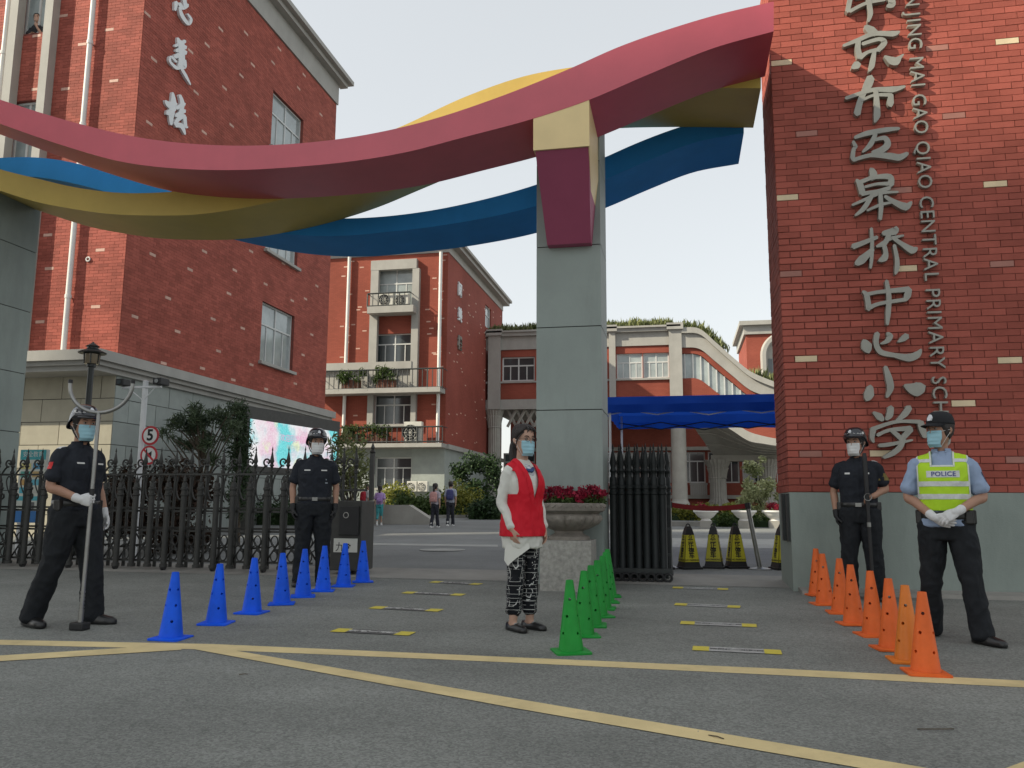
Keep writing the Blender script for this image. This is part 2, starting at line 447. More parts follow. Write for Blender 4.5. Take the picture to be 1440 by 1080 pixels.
def strip_px(top, bot, m, dz):
    mb = MB()
    n = len(top)
    vs = [gp(*p) for p in top] + [gp(*p) for p in bot]
    mb.add([(p.x, p.y, gz(p.y) + dz) for p in vs], [(i + n, i + n + 1, i + 1, i) for i in range(n - 1)])
    return tag(mb.build('road_marking', m), kind='structure')
strip_px([(-420, 887), (0, 900), (300, 906), (720, 924.5), (1080, 940), (1440, 957.5), (1800, 976)],
         [(-420, 893), (0, 907), (300, 914), (720, 932), (1080, 949), (1440, 967), (1800, 988)], lineY, 0.002)
strip_px([(-300, 938), (0, 922.5), (255, 907)], [(-300, 949), (0, 930.5), (255, 914.5)], lineY, 0.004)
strip_px([(275, 906), (720, 982.5), (1220, 1067), (1500, 1115)], [(275, 914), (720, 996), (1220, 1083), (1500, 1134)], lineY, 0.004)
strip_px([(1380, 1094), (1440, 1072), (1700, 990)], [(1400, 1100), (1460, 1079), (1720, 997)], lineY, 0.004)
def band(px0, px1, y0a, y0b, y1a, y1b, m, dz=0.008):
    return marking([(px0, y0b), (px1, y1b), (px1, y1a), (px0, y0a)], m, dz)
band(455, 700, 763.5, 766, 766.5, 769.5, lineW)
band(930, 1110, 757, 770, 759, 772, lineW)
mh = MB(); c = gp(622, 774)
mh.lathe([(0.42, 0.0), (0.42, 0.012), (0.36, 0.012), (0.35, 0.008), (0.0, 0.008)], 28, (c.x, c.y, gz(c.y) + 0.004))
tag(mh.build('manhole_cover', lineW, smooth=False), 'round pale manhole cover set in the campus road', 'manhole')
# kerb lines far inside the campus
kb = MB()
k0, k1 = gp(470, 733), gp(705, 728)
kb.hexa([(k0.x - 3, k0.y, gz(k0.y)), (k1.x, k1.y, gz(k1.y)), (k1.x, k1.y + 1.4, gz(k1.y)), (k0.x - 3, k0.y + 1.4, gz(k0.y))],
        [(k0.x - 3, k0.y, gz(k0.y) + .12), (k1.x, k1.y, gz(k1.y) + .12), (k1.x, k1.y + 1.4, gz(k1.y) + .12), (k0.x - 3, k0.y + 1.4, gz(k0.y) + .12)])
k2 = gp(930, 741)
kb.box((k2.x - 3, k2.y + 0.5, gz(k2.y) - 0.2), (k2.x + 12, k2.y + 0.75, gz(k2.y) + 0.16))
tag(kb.build('kerb', conc), kind='structure')

# ------------------------------------------------------------------ wall helpers
class Plane:
    def __init__(s, O, U, N):
        s.O, s.U, s.N = Vector(O), Vector(U).normalized(), Vector(N).normalized()
    def __call__(s, u, v, d=0.0):
        return s.O + s.U * u + Vector((0, 0, v)) + s.N * d
    def uv(s, px, py):
        d = ray(px, py)
        t = (s.O - CAM).dot(s.N) / d.dot(s.N)
        p = CAM + d * t - s.O
        return p.dot(s.U), p.z
def faces_with_holes(mb, P, u0, u1, v0, v1, holes, d=0.0, reveal=0.18, mi=0):
    us = sorted(set([u0, u1] + [min(max(h[k], u0), u1) for h in holes for k in (0, 1)]))
    vs = sorted(set([v0, v1] + [min(max(h[k], v0), v1) for h in holes for k in (2, 3)]))
    for a, b in zip(us, us[1:]):
        for c_, e in zip(vs, vs[1:]):
            um, vm = (a + b) / 2, (c_ + e) / 2
            if any(h[0] < um < h[1] and h[2] < vm < h[3] for h in holes): continue
            mb.add([P(a, c_, d), P(b, c_, d), P(b, e, d), P(a, e, d)], [(0, 1, 2, 3)], mi)
    for h in holes:
        a, b, c_, e = h
        for q in (((a, c_), (a, e)), ((a, e), (b, e)), ((b, e), (b, c_)), ((b, c_), (a, c_))):
            (p, r), (s_, t_) = q
            mb.add([P(p, r, d), P(s_, t_, d), P(s_, t_, d - reveal), P(p, r, d - reveal)], [(0, 1, 2, 3)], mi)
def brick5(mb, P, u, v, L, Hh, d0, d1):
    a = [P(u, v, d0), P(u + L, v, d0), P(u + L, v + Hh, d0), P(u, v + Hh, d0)]
    b = [P(u, v, d1), P(u + L, v, d1), P(u + L, v + Hh, d1), P(u, v + Hh, d1)]
    mb.add(a + b, [(4, 5, 6, 7), (0, 1, 5, 4), (1, 2, 6, 5), (2, 3, 7, 6), (3, 0, 4, 7)])
def brick_cells(u0, u1, v0, v1, bl, bh, holes=()):
    rows = int((v1 - v0) / bh)
    for r in range(rows):
        v = v0 + r * bh
        off = (-bl * 0.5 if r % 2 else 0.0)
        u = u0 + off
        while u < u1 - 0.02:
            a, b = max(u, u0), min(u + bl, u1)
            segs = [(a, b)]
            for h in holes:
                if h[2] < v + bh * 0.6 and h[3] > v + bh * 0.4:
                    ns = []
                    for p, q in segs:
                        if q <= h[0] or p >= h[1]: ns.append((p, q)); continue
                        if p < h[0]: ns.append((p, h[0]))
                        if q > h[1]: ns.append((h[1], q))
                    segs = ns
            for p, q in segs:
                if q - p > 0.03: yield p, v, q - p
            u += bl
def window(parent, P, u0, u1, v0, v1, cols=2, transom=0.38, d=-0.12, fw=0.05, glass='glass', low_split=True, name='window'):
    """aluminium window: outer frame, mullions, transom; each pane a sub-part"""
    mb = MB()
    def bar(a, b, c_, e, t0, t1): mb.hexa([P(a, c_, d + t1), P(b, c_, d + t1), P(b, c_, d + t0), P(a, c_, d + t0)], [P(a, e, d + t1), P(b, e, d + t1), P(b, e, d + t0), P(a, e, d + t0)])
    bar(u0, u0 + fw, v0, v1, 0, .06); bar(u1 - fw, u1, v0, v1, 0, .06)
    bar(u0 + fw, u1 - fw, v0, v0 + fw, 0, .058); bar(u0 + fw, u1 - fw, v1 - fw, v1, 0, .058)
    vt = v1 - (v1 - v0) * transom
    w = (u1 - u0) / cols
    panes = []
    if transom > 0:
        bar(u0 + fw, u1 - fw, vt - fw / 2, vt + fw / 2, 0, .055)
    for i in range(1, cols):
        bar(u0 + w * i - fw / 2, u0 + w * i + fw / 2, v0 + fw, v1 - fw, .001, .052)
    for i in range(cols):
        a, b = u0 + w * i, u0 + w * (i + 1)
        if transom > 0: panes.append((a + fw / 2, b - fw / 2, vt, v1 - fw / 2))
        top = vt if transom > 0 else v1 - fw / 2
        if low_split:
            m_ = (a + b) / 2
            bar(m_ - fw * .35, m_ + fw * .35, v0 + fw, top - fw / 2, .002, .047)
            panes += [(a + fw / 2, m_, v0 + fw / 2, top), (m_, b - fw / 2, v0 + fw / 2, top)]
        else: panes.append((a + fw / 2, b - fw / 2, v0 + fw / 2, top))
    o = mb.build(name, MT['frame'], parent, fix=True)
    for k, (a, b, c_, e) in enumerate(panes):
        pm = MB(); t = d + 0.02 + 0.004 * (k % 2)
        pm.hexa([P(a, c_, t), P(b, c_, t), P(b, c_, t - .006), P(a, c_, t - .006)], [P(a, e, t), P(b, e, t), P(b, e, t - .006), P(a, e, t - .006)])
        pm.build('pane', MT[glass], o, fix=True)
    return o

def stroke_poly(pts, sub=5):
    """outline of a brush stroke given as (x, y, width)"""
    P = [Vector((p[0], p[1], 0)) for p in pts]; W = [p[2] for p in pts]
    if len(P) > 2: P, W = catmull(P, W, sub)
    else: P, W = catmull(P, W, 2)
    Lf, Rt = [], []
    for i, p in enumerate(P):
        t = (P[min(i + 1, len(P) - 1)] - P[max(i - 1, 0)]).normalized()
        n = Vector((-t.y, t.x, 0))
        Lf.append(p + n * W[i] / 2); Rt.append(p - n * W[i] / 2)
    t0 = (P[0] - P[1]).normalized(); t1 = (P[-1] - P[-2]).normalized()
    a = P[0] + t0 * W[0] * .35; b = P[-1] + t1 * W[-1] * .35
    return Lf, Rt, a, b
def character(name, strokes, conv, P, parent, m, d0, d1, nudge=0.0012):
    """one character: every stroke an extruded brush mark, in relief on plane P; conv: drawing -> (u, v)"""
    mb = MB()
    for k, st in enumerate(strokes):
        Lf, Rt, a, b = stroke_poly(st)
        n = len(Lf)
        top = d1 + nudge * k
        cu = [conv(p.x, p.y) for p in Lf]; cv = [conv(p.x, p.y) for p in Rt]
        ca, cb = conv(a.x, a.y), conv(b.x, b.y)
        vs = []
        for dd in (top, d0):
            vs += [P(*q, dd) for q in cu] + [P(*q, dd) for q in cv] + [P(*ca, dd), P(*cb, dd)]
        m2 = 2 * n + 2
        fs = []
        for i in range(n - 1): fs.append((i, i + 1, n + i + 1, n + i))
        fs += [(2 * n, 0, n), (n - 1, 2 * n + 1, 2 * n - 1)]
        outline = [2 * n] + list(range(0, n)) + [2 * n + 1] + list(range(2 * n - 1, n - 1, -1))
        fs += [(outline[(i + 1) % len(outline)], outline[i], outline[i] + m2, outline[(i + 1) % len(outline)] + m2) for i in range(len(outline))]
        mb.add(vs, fs)
    return mb.build(name, m, parent, fix=True)
def text_mesh(body, size, depth=0.0, align='CENTER', spacing=1.0, offset=0.0, res=3):
    cu = bpy.data.curves.new('t', 'FONT')
    cu.body = body; cu.size = size; cu.extrude = depth; cu.align_x = align; cu.align_y = 'CENTER'; cu.space_character = spacing; cu.offset = offset; cu.resolution_u = res
    ob = bpy.data.objects.new('t', cu); COL.objects.link(ob)
    bpy.context.view_layer.update()
    dg = bpy.context.evaluated_depsgraph_get()
    me = bpy.data.meshes.new_from_object(ob.evaluated_get(dg))
    bpy.data.objects.remove(ob); bpy.data.curves.remove(cu)
    return me
def text_on(name, body, size, m, org, U, V, parent=None, depth=0.0, align='CENTER', spacing=1.0, offset=0.0):
    """lettering as geometry: U runs along the line, V up"""
    me = text_mesh(body, size, depth, align, spacing, offset)
    U, V = Vector(U).normalized(), Vector(V).normalized()
    W = U.cross(V)
    off = wl(parent) if parent else Vector((0, 0, 0))
    org = Vector(org) - off
    for v in me.vertices:
        v.co = org + U * v.co.x + V * v.co.y + W * v.co.z
    me.materials.clear(); me.materials.append(m)
    me.name = name
    return put(name, me, parent)

# ------------------------------------------------------------------ the gate wall with the school's name
WY = 9.9
wx0 = atY(1116, 828, WY).x
wzb = atY(1120, 692, WY).z
WTOP = 7.9
GW = Plane((0, WY, 0), (1, 0, 0), (0, -1, 0))
gw = thing('gate_wall', (wx0 + 2.2, WY, gz(WY)), 'tall red brick gate wall carrying large grey metal characters above a grey-green plaster base', 'wall')
mb = MB(); mb.box((wx0 + .004, WY + .004, wzb), (wx0 + 6.4, WY + 1.08, WTOP)); mb.build('wall_core', MT['mortar'], gw)
mb = MB(); mb.box((wx0, WY, gz(WY) - .1), (wx0 + 6.4, WY + 1.1, wzb - .002)); mb.build('plaster_base', MT['plaster'], gw)
BL, BH = 0.252, 0.0785
cells = [(u, v, L) for u, v, L in brick_cells(wx0 - .006, wx0 + 5.2, wzb, WTOP, BL, BH)]
cream_px = [(1106, 88), (1432, 55), (1383, 259), (1115, 281), (1276, 376), (1140, 509), (1432, 503), (1355, 568), (1238, 634)]
pink_px = [(1126, 190), (1343, 160), (1262, 266), (1120, 381), (1408, 371), (1315, 65), (1131, 642), (1428, 642)]
special = {}
def cell_at(uv):
    best = None
    for i, (u, v, L) in enumerate(cells):
        if v <= uv[1] <= v + BH:
            dd = abs(u + L / 2 - uv[0])
            if L > 0.2 and (best is None or dd < best[0]): best = (dd, i)
    return best[1] if best and best[0] < 0.4 else None
for lst, key in ((cream_px, 'brick_cream'), (pink_px, 'brick_pale')):
    for p in lst:
        i = cell_at(GW.uv(*p))
        if i is not None: special[i] = key
def unit_brick(name, L, Hh, T, m):
    b = MB(); hx, hz = L / 2, Hh / 2
    e = 0.003
    a = [(-hx, 0, -hz), (hx, 0, -hz), (hx, 0, hz), (-hx, 0, hz)]
    f = [(-hx + e, -T, -hz + e), (hx - e, -T, -hz + e), (hx - e, -T, hz - e), (-hx + e, -T, hz - e)]
    b.add(a + f, [(4, 5, 6, 7), (0, 1, 5, 4), (1, 2, 6, 5), (2, 3, 7, 6), (3, 0, 4, 7)])
    return b.mesh(name, m)
bm_cache = {}
rest = MB()
order = sorted(range(len(cells)), key=lambda i: (Vector((cells[i][0], WY, cells[i][1])) - CAM).length)
order = [i for i in order if cells[i][0] < 3.9]
single = set(order[:300 - len(special)]) | set(special)
rb = random.Random(3)
for i, (u, v, L) in enumerate(cells):
    pr = 0.009 + rb.uniform(-.0025, .0025)
    if i in single:
        key = special.get(i, 'brick')
        k = (round(L, 2), key)
        if k not in bm_cache: bm_cache[k] = unit_brick('brick', L - .007, BH - .007, 0.014, MT[key])
        o = put('brick', bm_cache[k], gw, Vector((u + L / 2, WY + .004 - pr + .014 - .002, v + BH / 2)) - gw.location)
        if key == 'brick_cream': o['label'] = 'cream brick'
        elif key == 'brick_pale': o['label'] = 'dull pink brick'
    else:
        brick5(rest, GW, u + .0045, v + .0035, L - .007, BH - .007, -.008, pr - .004)
SW = Plane((wx0, 0, 0), (0, -1, 0), (-1, 0, 0))
for u, v, L in brick_cells(-(WY + 1.08), -(WY - .006), wzb, WTOP, BL, BH):
    brick5(rest, SW, u + .0045, v + .0045, L - .009, BH - .009, -.008, 0.005 + rb.uniform(-.002, .002))
rest.build('brick_courses', MT['brick'], gw, kind='stuff')
# raised characters, brush style, top to bottom
S4 = 4.5
def conv_at(ox, oy, s):
    return lambda x, y: GW.uv(ox + x / s, oy + y / s)
CH = [
 ('south', 0, [[(-0+150, -190, 22), (280, -215, 26), (430, -205, 26)], [(275, -280, 34), (285, -150, 28)], [(150, -110, 20), (290, -128, 24), (400, -118, 34)], [(170, -105, 28), (155, 0, 30), (137, 95, 28)], [(150, 95, 22), (250, 45, 20), (370, 20, 22)], [(190, 5, 16), (280, -15, 18), (360, -28, 18)], [(260, -70, 26), (270, 40, 34), (280, 110, 30), (265, 160, 14)], [(385, -110, 30), (405, 0, 42), (415, 50, 44), (385, 65, 20)]]),
 ('capital', 0, [[(250, 190, 30), (285, 215, 56), (315, 235, 40)], [(110, 310, 18), (200, 275, 26), (300, 235, 28), (420, 235, 36), (462, 222, 12)], [(205, 270, 30), (200, 330, 36), (215, 385, 40)], [(230, 300, 22), (330, 270, 24), (368, 290, 36), (325, 340, 30)], [(215, 385, 32), (262, 352, 20), (330, 335, 24)], [(305, 340, 22), (295, 400, 34), (287, 440, 34), (270, 472, 10)], [(165, 452, 20), (190, 435, 50), (208, 430, 36)], [(368, 378, 12), (410, 405, 50), (440, 408, 54), (465, 385, 22), (487, 366, 6)]]),
 ('city', 0, [[(282, 510, 50), (265, 552, 56), (240, 600, 35), (215, 660, 38), (196, 738, 44)], [(125, 640, 20), (200, 615, 24), (300, 587, 26), (420, 585, 38), (497, 566, 12)], [(225, 655, 16), (300, 622, 18), (400, 620, 24)], [(408, 618, 30), (405, 670, 44), (408, 690, 22)], [(312, 590, 30), (320, 680, 36), (320, 750, 44), (306, 792, 10)]]),
 ('mai', 0, [[(182, 887, 20), (260, 860, 32), (380, 838, 30), (460, 830, 18)], [(312, 865, 26), (280, 930, 34), (230, 978, 12)], [(300, 905, 16), (368, 890, 30), (388, 930, 42), (350, 965, 40), (290, 980, 18)], [(170, 912, 18), (185, 945, 28), (172, 955, 12)], [(175, 955, 24), (168, 1010, 30), (180, 1032, 26)], [(170, 1030, 22), (280, 1000, 26), (400, 1005, 42), (460, 1013, 42), (512, 988, 22)]]),
 ('gao', 220, [[(283, 95, 28), (298, 125, 50), (290, 158, 30)], [(192, 163, 18), (215, 195, 40), (230, 250, 40)], [(215, 178, 26), (300, 148, 24), (400, 145, 38), (408, 195, 40)], [(245, 208, 16), (320, 190, 18), (390, 188, 26)], [(225, 252, 28), (320, 235, 20), (400, 215, 26)], [(165, 322, 14), (240, 290, 20), (340, 248, 22), (452, 240, 12)], [(295, 250, 26), (240, 340, 32), (183, 387, 12)], [(370, 268, 20), (430, 305, 34), (500, 333, 50), (537, 303, 12)], [(258, 357, 14), (340, 322, 20), (410, 307, 14)], [(340, 245, 26), (345, 330, 30), (340, 412, 22)]]),
 ('bridge', 220, [[(170, 582, 36), (230, 560, 30), (322, 523, 22)], [(285, 468, 20), (290, 560, 24), (287, 660, 22), (280, 717, 16)], [(295, 600, 26), (225, 665, 54), (190, 690, 30)], [(440, 463, 26), (430, 485, 50), (358, 500, 28)], [(318, 582, 14), (400, 535, 22), (487, 513, 12)], [(398, 500, 30), (370, 560, 32), (318, 582, 14)], [(362, 570, 28), (375, 620, 30), (365, 655, 46), (333, 672, 18)], [(415, 525, 20), (480, 570, 30), (540, 605, 48), (570, 593, 18)], [(428, 575, 22), (445, 660, 28), (445, 720, 32), (435, 757, 12)]]),
 ('centre', 220, [[(232, 863, 14), (256, 890, 34), (270, 975, 36)], [(250, 885, 24), (330, 868, 22), (520, 850, 36)], [(520, 850, 40), (512, 890, 44), (495, 920, 24)], [(275, 965, 28), (340, 940, 22), (500, 915, 24)], [(380, 798, 24), (395, 900, 32), (390, 1000, 34), (385, 1072, 18)]]),
 ('heart', 440, [[(238, 185, 34), (255, 220, 72), (267, 252, 36)], [(322, 138, 34), (315, 200, 34), (345, 255, 34), (430, 275, 28), (520, 290, 50), (575, 270, 44), (597, 238, 12)], [(343, 203, 10), (385, 185, 30), (400, 155, 44), (383, 135, 14)], [(452, 192, 8), (485, 170, 40), (508, 153, 40)]]),
 ('small', 440, [[(373, 348, 24), (395, 420, 44), (405, 480, 44), (383, 537, 18)], [(278, 472, 36), (270, 520, 66), (258, 552, 36)], [(493, 463, 14), (530, 480, 60), (570, 488, 92), (607, 475, 60)]]),
 ('study', 440, [[(298, 633, 14), (335, 660, 46), (357, 682, 26)], [(407, 603, 40), (400, 650, 44), (378, 678, 20)], [(522, 603, 42), (495, 645, 40), (438, 692, 16)], [(298, 735, 40), (290, 790, 30), (300, 822, 12)], [(290, 740, 28), (400, 702, 22), (480, 690, 20), (590, 693, 26)], [(592, 695, 40), (605, 740, 44), (622, 787, 30)], [(323, 777, 22), (400, 745, 22), (530, 735, 34)], [(532, 738, 40), (490, 785, 36), (463, 802, 24)], [(408, 745, 22), (450, 780, 30), (480, 812, 26)], [(333, 842, 22), (400, 835, 26), (542, 808, 12)], [(480, 800, 40), (465, 850, 36), (420, 890, 34), (363, 917, 20)]]),
]
for nm, oy, st in CH:
    character('character', st, conv_at(1160, oy, S4), GW, gw, MT['letter'], 0.01, 0.075)
# the romanised name, turned on its side and reading downwards
top = GW.uv(1281, 1); bot = GW.uv(1318, 573)
uline = (top[0] + bot[0]) / 2
txt = 'NAN JING MAI GAO QIAO CENTRAL PRIMARY SCHOOL'
probe = text_mesh(txt, 1.0, 0, 'LEFT', 1.12)
wid = max(v.co.x for v in probe.vertices)
part = text_mesh('NAN J', 1.0, 0, 'LEFT', 1.12); w0 = max(v.co.x for v in part.vertices)
part2 = text_mesh('NAN JING MAI GAO QIAO CENTRAL PRIMARY SC', 1.0, 0, 'LEFT', 1.12); w1 = max(v.co.x for v in part2.vertices)
va, vb = GW.uv(1285, 27)[1], GW.uv(1319, 561)[1]
size = (va - vb) / (w1 - w0)
vtop = va + w0 * size
x = 0.0
cap = 0.158 / 0.73
pen = vtop
for ch_i, chh in enumerate(txt):
    pre = text_mesh(txt[:ch_i + 1], 1.0, 0, 'LEFT', 1.12) if chh != ' ' else None
    if pre is None: continue
    w_end = max(v.co.x for v in pre.vertices)
    if ch_i:
        me1 = text_mesh(chh, 1.0, 0, 'LEFT', 1.0)
        cw = max(v.co.x for v in me1.vertices) - min(v.co.x for v in me1.vertices)
    else:
        cw = w_end
    mid = vtop - (w_end - cw / 2) * size
    text_on('letter', chh, cap, MT['letter'], GW(uline, mid, 0.045), (0, 0, -1), (1, 0, 0), gw, depth=0.028, align='CENTER')
# steel gate catch on the wall's end
mb = MB()
z1, z0 = atY(1108, 694, WY).z, atY(1112, 762, WY).z
mb.box((wx0 - .03, WY + .06, z0), (wx0 - .001, WY + .16, z1)); mb.box((wx0 - .05, WY + .32, z0), (wx0 - .001, WY + .44, z1))
mb.build('gate_catch', MT['iron'], gw)
kb = MB(); kb.hexa([(wx0 + .05, WY - .34, gz(WY) - .1), (wx0 + 6.4, WY - .34, gz(WY) - .1), (wx0 + 6.4, WY - .001, gz(WY) - .1), (wx0 + .05, WY - .001, gz(WY) - .1)],
                  [(wx0 + .05, WY - .30, gz(WY) + .035), (wx0 + 6.4, WY - .30, gz(WY) + .035), (wx0 + 6.4, WY - .001, gz(WY) + .05), (wx0 + .05, WY - .001, gz(WY) + .05)])
tag(kb.build('pavement_edge', conc), kind='structure')

# ------------------------------------------------------------------ the gate arch: three wavy ribbons on two columns
def pchip(xs, ys, q):
    xs, ys = np.array(xs, float), np.array(ys, float)
    h = np.diff(xs); dl = np.diff(ys) / h
    m = np.zeros(len(xs)); m[0], m[-1] = dl[0], dl[-1]
    m[1:-1] = (dl[:-1] * h[1:] + dl[1:] * h[:-1]) / (h[1:] + h[:-1])
    i = np.clip(np.searchsorted(xs, q) - 1, 0, len(xs) - 2)
    t = (q - xs[i]) / h[i]
    return ((1 + 2 * t) * (1 - t) ** 2 * ys[i] + t * (1 - t) ** 2 * h[i] * m[i] + t * t * (3 - 2 * t) * ys[i + 1] + t * t * (t - 1) * h[i] * m[i + 1])
ga = thing('gate_arch', (-4.5, 10.4, gz(10.4)), 'school gate arch of three wavy red, yellow and blue ribbons on grey-green columns', 'gate arch')
def ribbon(name, top, bot, Y0, dep, m, n=110):
    xs0 = max(top[0][0], bot[0][0]); xs1 = min(top[-1][0], bot[-1][0])
    q = np.linspace(xs0, xs1, n)
    yt = pchip(*zip(*top), q); yb = pchip(*zip(*bot), q)
    rings = []
    for x, a, b in zip(q, yt, yb):
        pt, pb = atY(x, a, Y0), atY(x, b, Y0)
        rings.append([Vector((pb.x, Y0, pb.z)), Vector((pb.x, Y0 + dep, pb.z)), Vector((pt.x, Y0 + dep, pt.z)), Vector((pt.x, Y0, pt.z))])
    mb = MB(); mb.loft(rings)
    return mb.build(name, m, ga, smooth=True, fix=True)
YR = 8.95
red_t = [(-330, 40), (-220, 63), (-100, 104), (0, 140), (100, 171), (200, 194), (300, 204), (400, 203), (500, 192), (600, 170), (700, 137), (800, 97), (870, 66), (950, 38), (1000, 23), (1088, 2)]
red_b = [(-330, 76), (-220, 98), (-100, 138), (0, 174), (87, 204), (174, 228), (250, 237), (333, 239), (417, 234.5), (500, 226), (566, 215), (652, 193), (749, 167), (824, 142), (911, 105), (1005, 67), (1088, 44)]
ribbon('red_ribbon', red_t, red_b, YR, 1.0, MT['red_paint'])
yel_t = [(-330, 95), (-200, 156), (-100, 201), (0, 238), (52, 251), (104, 263), (167, 271), (236, 270), (300, 263), (363, 250), (454, 224), (494, 206), (566, 177), (652, 137), (738, 107), (816, 93), (900, 84), (1000, 82), (1070, 86)]
yel_b = [(-330, 130), (-200, 190), (-100, 232), (0, 268), (52, 284), (104, 294), (156, 301), (210, 303), (271, 302), (363, 288), (454, 264), (494, 250), (555, 224), (652, 183), (738, 150), (816, 131), (845, 128), (948, 124), (1070, 124)]
ribbon('yellow_ribbon', yel_t, yel_b, YR + 1.002, 1.1, MT['yellow_paint'])
blu_t = [(-330, 330), (-200, 276), (-120, 246), (-50, 228), (0, 222), (59, 222), (104, 229), (139, 239), (200, 257), (300, 285), (400, 303), (493, 307), (600, 297), (674, 282), (753, 260), (851, 221), (889, 204), (949, 181), (1000, 166), (1046, 158)]
blu_b = [(-330, 358), (-200, 303), (-120, 273), (-50, 255), (0, 248), (52, 249), (104, 258), (139, 267), (200, 285), (300, 312), (400, 329), (493, 331), (536, 327), (652, 312), (752, 290), (851, 252), (911, 226), (975, 201), (1046, 187)]
ribbon('blue_ribbon', blu_t, blu_b, YR + 2.106, 1.05, MT['blue_paint'])
def column(x0, x1, y0, y1, z1, seams):
    zb = gz(y0) - 0.1
    mb = MB(); e = .012
    mb.box((x0 + e, y0 + e, zb), (x1 - e, y1 - e, z1 - .01))
    co = mb.build('column', MT['joint'], ga)
    zs = [zb] + seams + [z1]
    for a, b in zip(zs, zs[1:]):
        p = MB(); g_ = .006
        p.box((x0, y0, a + g_), (x1, y1, b - g_))
        p.build('panel', MT['panel'], co)
    return co
CX0, CX1 = atY(754, 700, 10.0).x, atY(848, 700, 10.0).x
seams = [atY(760, y, 10.0).z for y in (692, 577, 461, 348, 232)]
ztop_c = atY(800, 128, 10.0).z + .05
column(CX0, CX1, 10.0, 10.8, ztop_c, [s for s in seams if s < ztop_c - .2])
lx = atY(40, 480, 11.15).x
column(lx - 0.9, lx, 10.05, 11.15, atY(-20, 262, 10.3).z, [atY(40, y, 11.15).z for y in (690, 608, 526, 440, 357)])
# bracket: cream box under the red ribbon, maroon wedge leaning back to the column
bx0, bx1 = atY(750, 209, YR + .01).x, atY(829, 206, YR + .01).x
zc = atY(790, 208, YR).z
mb = MB()
tl, tr = atY(750, 166, YR).z, atY(829, 138, YR).z
mb.hexa([(bx0, YR + .004, zc), (bx1, YR + .004, zc), (bx1, 9.996, zc), (bx0, 9.996, zc)], [(bx0, YR + .004, tl - .003), (bx1, YR + .004, tr - .003), (bx1, 9.996, tr - .003), (bx0, 9.996, tl - .003)])
br = mb.build('bracket', MT['cream_paint'], ga)
mb = MB(); zl = atY(800, 343, 9.86).z
xr = atY(831, 342, 9.86).x
mb.hexa([(bx0 + .02, 9.86, zl), (xr, 9.86, zl), (xr, 9.996, zl), (bx0 + .02, 9.996, zl)], [(bx0 + .02, YR + .03, zc - .002), (bx1 - .012, YR + .03, zc - .002), (bx1 - .012, 9.996, zc - .002), (bx0 + .02, 9.996, zc - .002)])
mb.build('bracket_wedge', MT['maroon_paint'], br)
mb = MB()
mb.hexa([(xr + .001, 9.9, zl + .25), (xr + .012, 9.9, zl + .25), (xr + .012, 9.996, zl + .25), (xr + .001, 9.996, zl + .25)], [(bx1 - .011, YR + .004, zc - .002), (bx1, YR + .004, zc - .002), (bx1, 9.996, zc - .002), (bx1 - .011, 9.996, zc - .002)])
mb.build('bracket_cheek', MT['cream_paint'], br)

# ================================================================== BUILDINGS
# ------------------------------------------------------------------ big red school building on the left
BX, BY = -13.0, 17.0
RF = Plane((BX, 0, 0), (0, 1, 0), (1, 0, 0))        # right-hand gable face, runs into the campus
FF = Plane((0, BY, 0), (1, 0, 0), (0, -1, 0))       # sunlit front face
far = atX(457, 560, BX).y
b1 = thing('school_building', (BX - 4, (BY + far) / 2, gz(20)), 'nearest tall red brick school building with white brush characters, left of the arch', 'building', 'red brick school buildings')
z_led = atY(153, 501.7, BY).z
z_e0, z_e1 = atX(467, 140, BX).z, atX(471, 112, BX).z
wy0, wy1 = atX(367, 465, BX).y, atX(412.5, 482, BX).y
lo = (wy0, wy1, atX(367, 508, BX).z, atX(367, 421.5, BX).z)
hi_t = atX(386.5, 128.5, BX).z
hi = (wy0, wy1, hi_t - (lo[3] - lo[2]), hi_t)
mid_b = atX(376, 354, BX).z + .05
md = (wy0, wy1, mid_b, mid_b + (lo[3] - lo[2]))
hb = atX(170, 690, BX).z
holesR = [lo, md, hi]
mb = MB()
zg = gz(15)
faces_with_holes(mb, RF, BY, far, zg, z_e1, holesR, 0.0, 0.17)
# front face windows: two columns of openings between white pilasters
P_ = lambda px, py: FF.uv(px, py)
fwL, fwR = P_(28, 60)[0], P_(66, 60)[0]
zw1 = P_(45, 47)[1]; zw2 = P_(45, 141)[1]
fh = [(fwL, fwR, zw1, zw1 + 1.9), (fwL, fwR, zw2 - 1.9, zw2)]
fr0 = BX - 7.5
faces_with_holes(mb, FF, fr0, BX, zg, z_e1, fh, 0.0, 0.2)
mb.add([(BX, far, zg), (fr0, far, zg), (fr0, far, z_e1), (BX, far, z_e1)], [(0, 1, 2, 3)])
mb.add([(fr0, BY, zg), (fr0, far, zg), (fr0, far, z_e1), (fr0, BY, z_e1)], [(0, 1, 2, 3)])
mb.add([(fr0, BY, z_e1), (BX, BY, z_e1), (BX, far, z_e1), (fr0, far, z_e1)], [(0, 1, 2, 3)])
w_ = mb.build('wall', MT['mortar'], b1)
mb = MB()
cr_px = [(183, 8), (211, 25), (307, 39), (346, 48), (217, 85), (292, 65), (265, 71), (176, 101), (353, 90), (340, 108), (386, 89), (395, 73), (276, 132), (316, 123), (421, 125), (429, 108), (210, 173), (325, 177), (290, 190), (360, 161), (452, 163),
         (210, 358), (284, 353), (355, 353), (240, 419), (186, 446), (250, 465), (270, 381), (332, 382), (320, 413), (296, 446), (342, 463), (305, 493), (227, 509), (281, 517), (352, 513), (330, 535), (375, 548), (375, 402), (411, 424), (400, 372), (425, 500), (440, 470), (413, 540), (430, 420), (444, 400)]
cells = list(brick_cells(BY + .01, far, z_led + .02, z_e0 - .01, BL, BH, holesR))
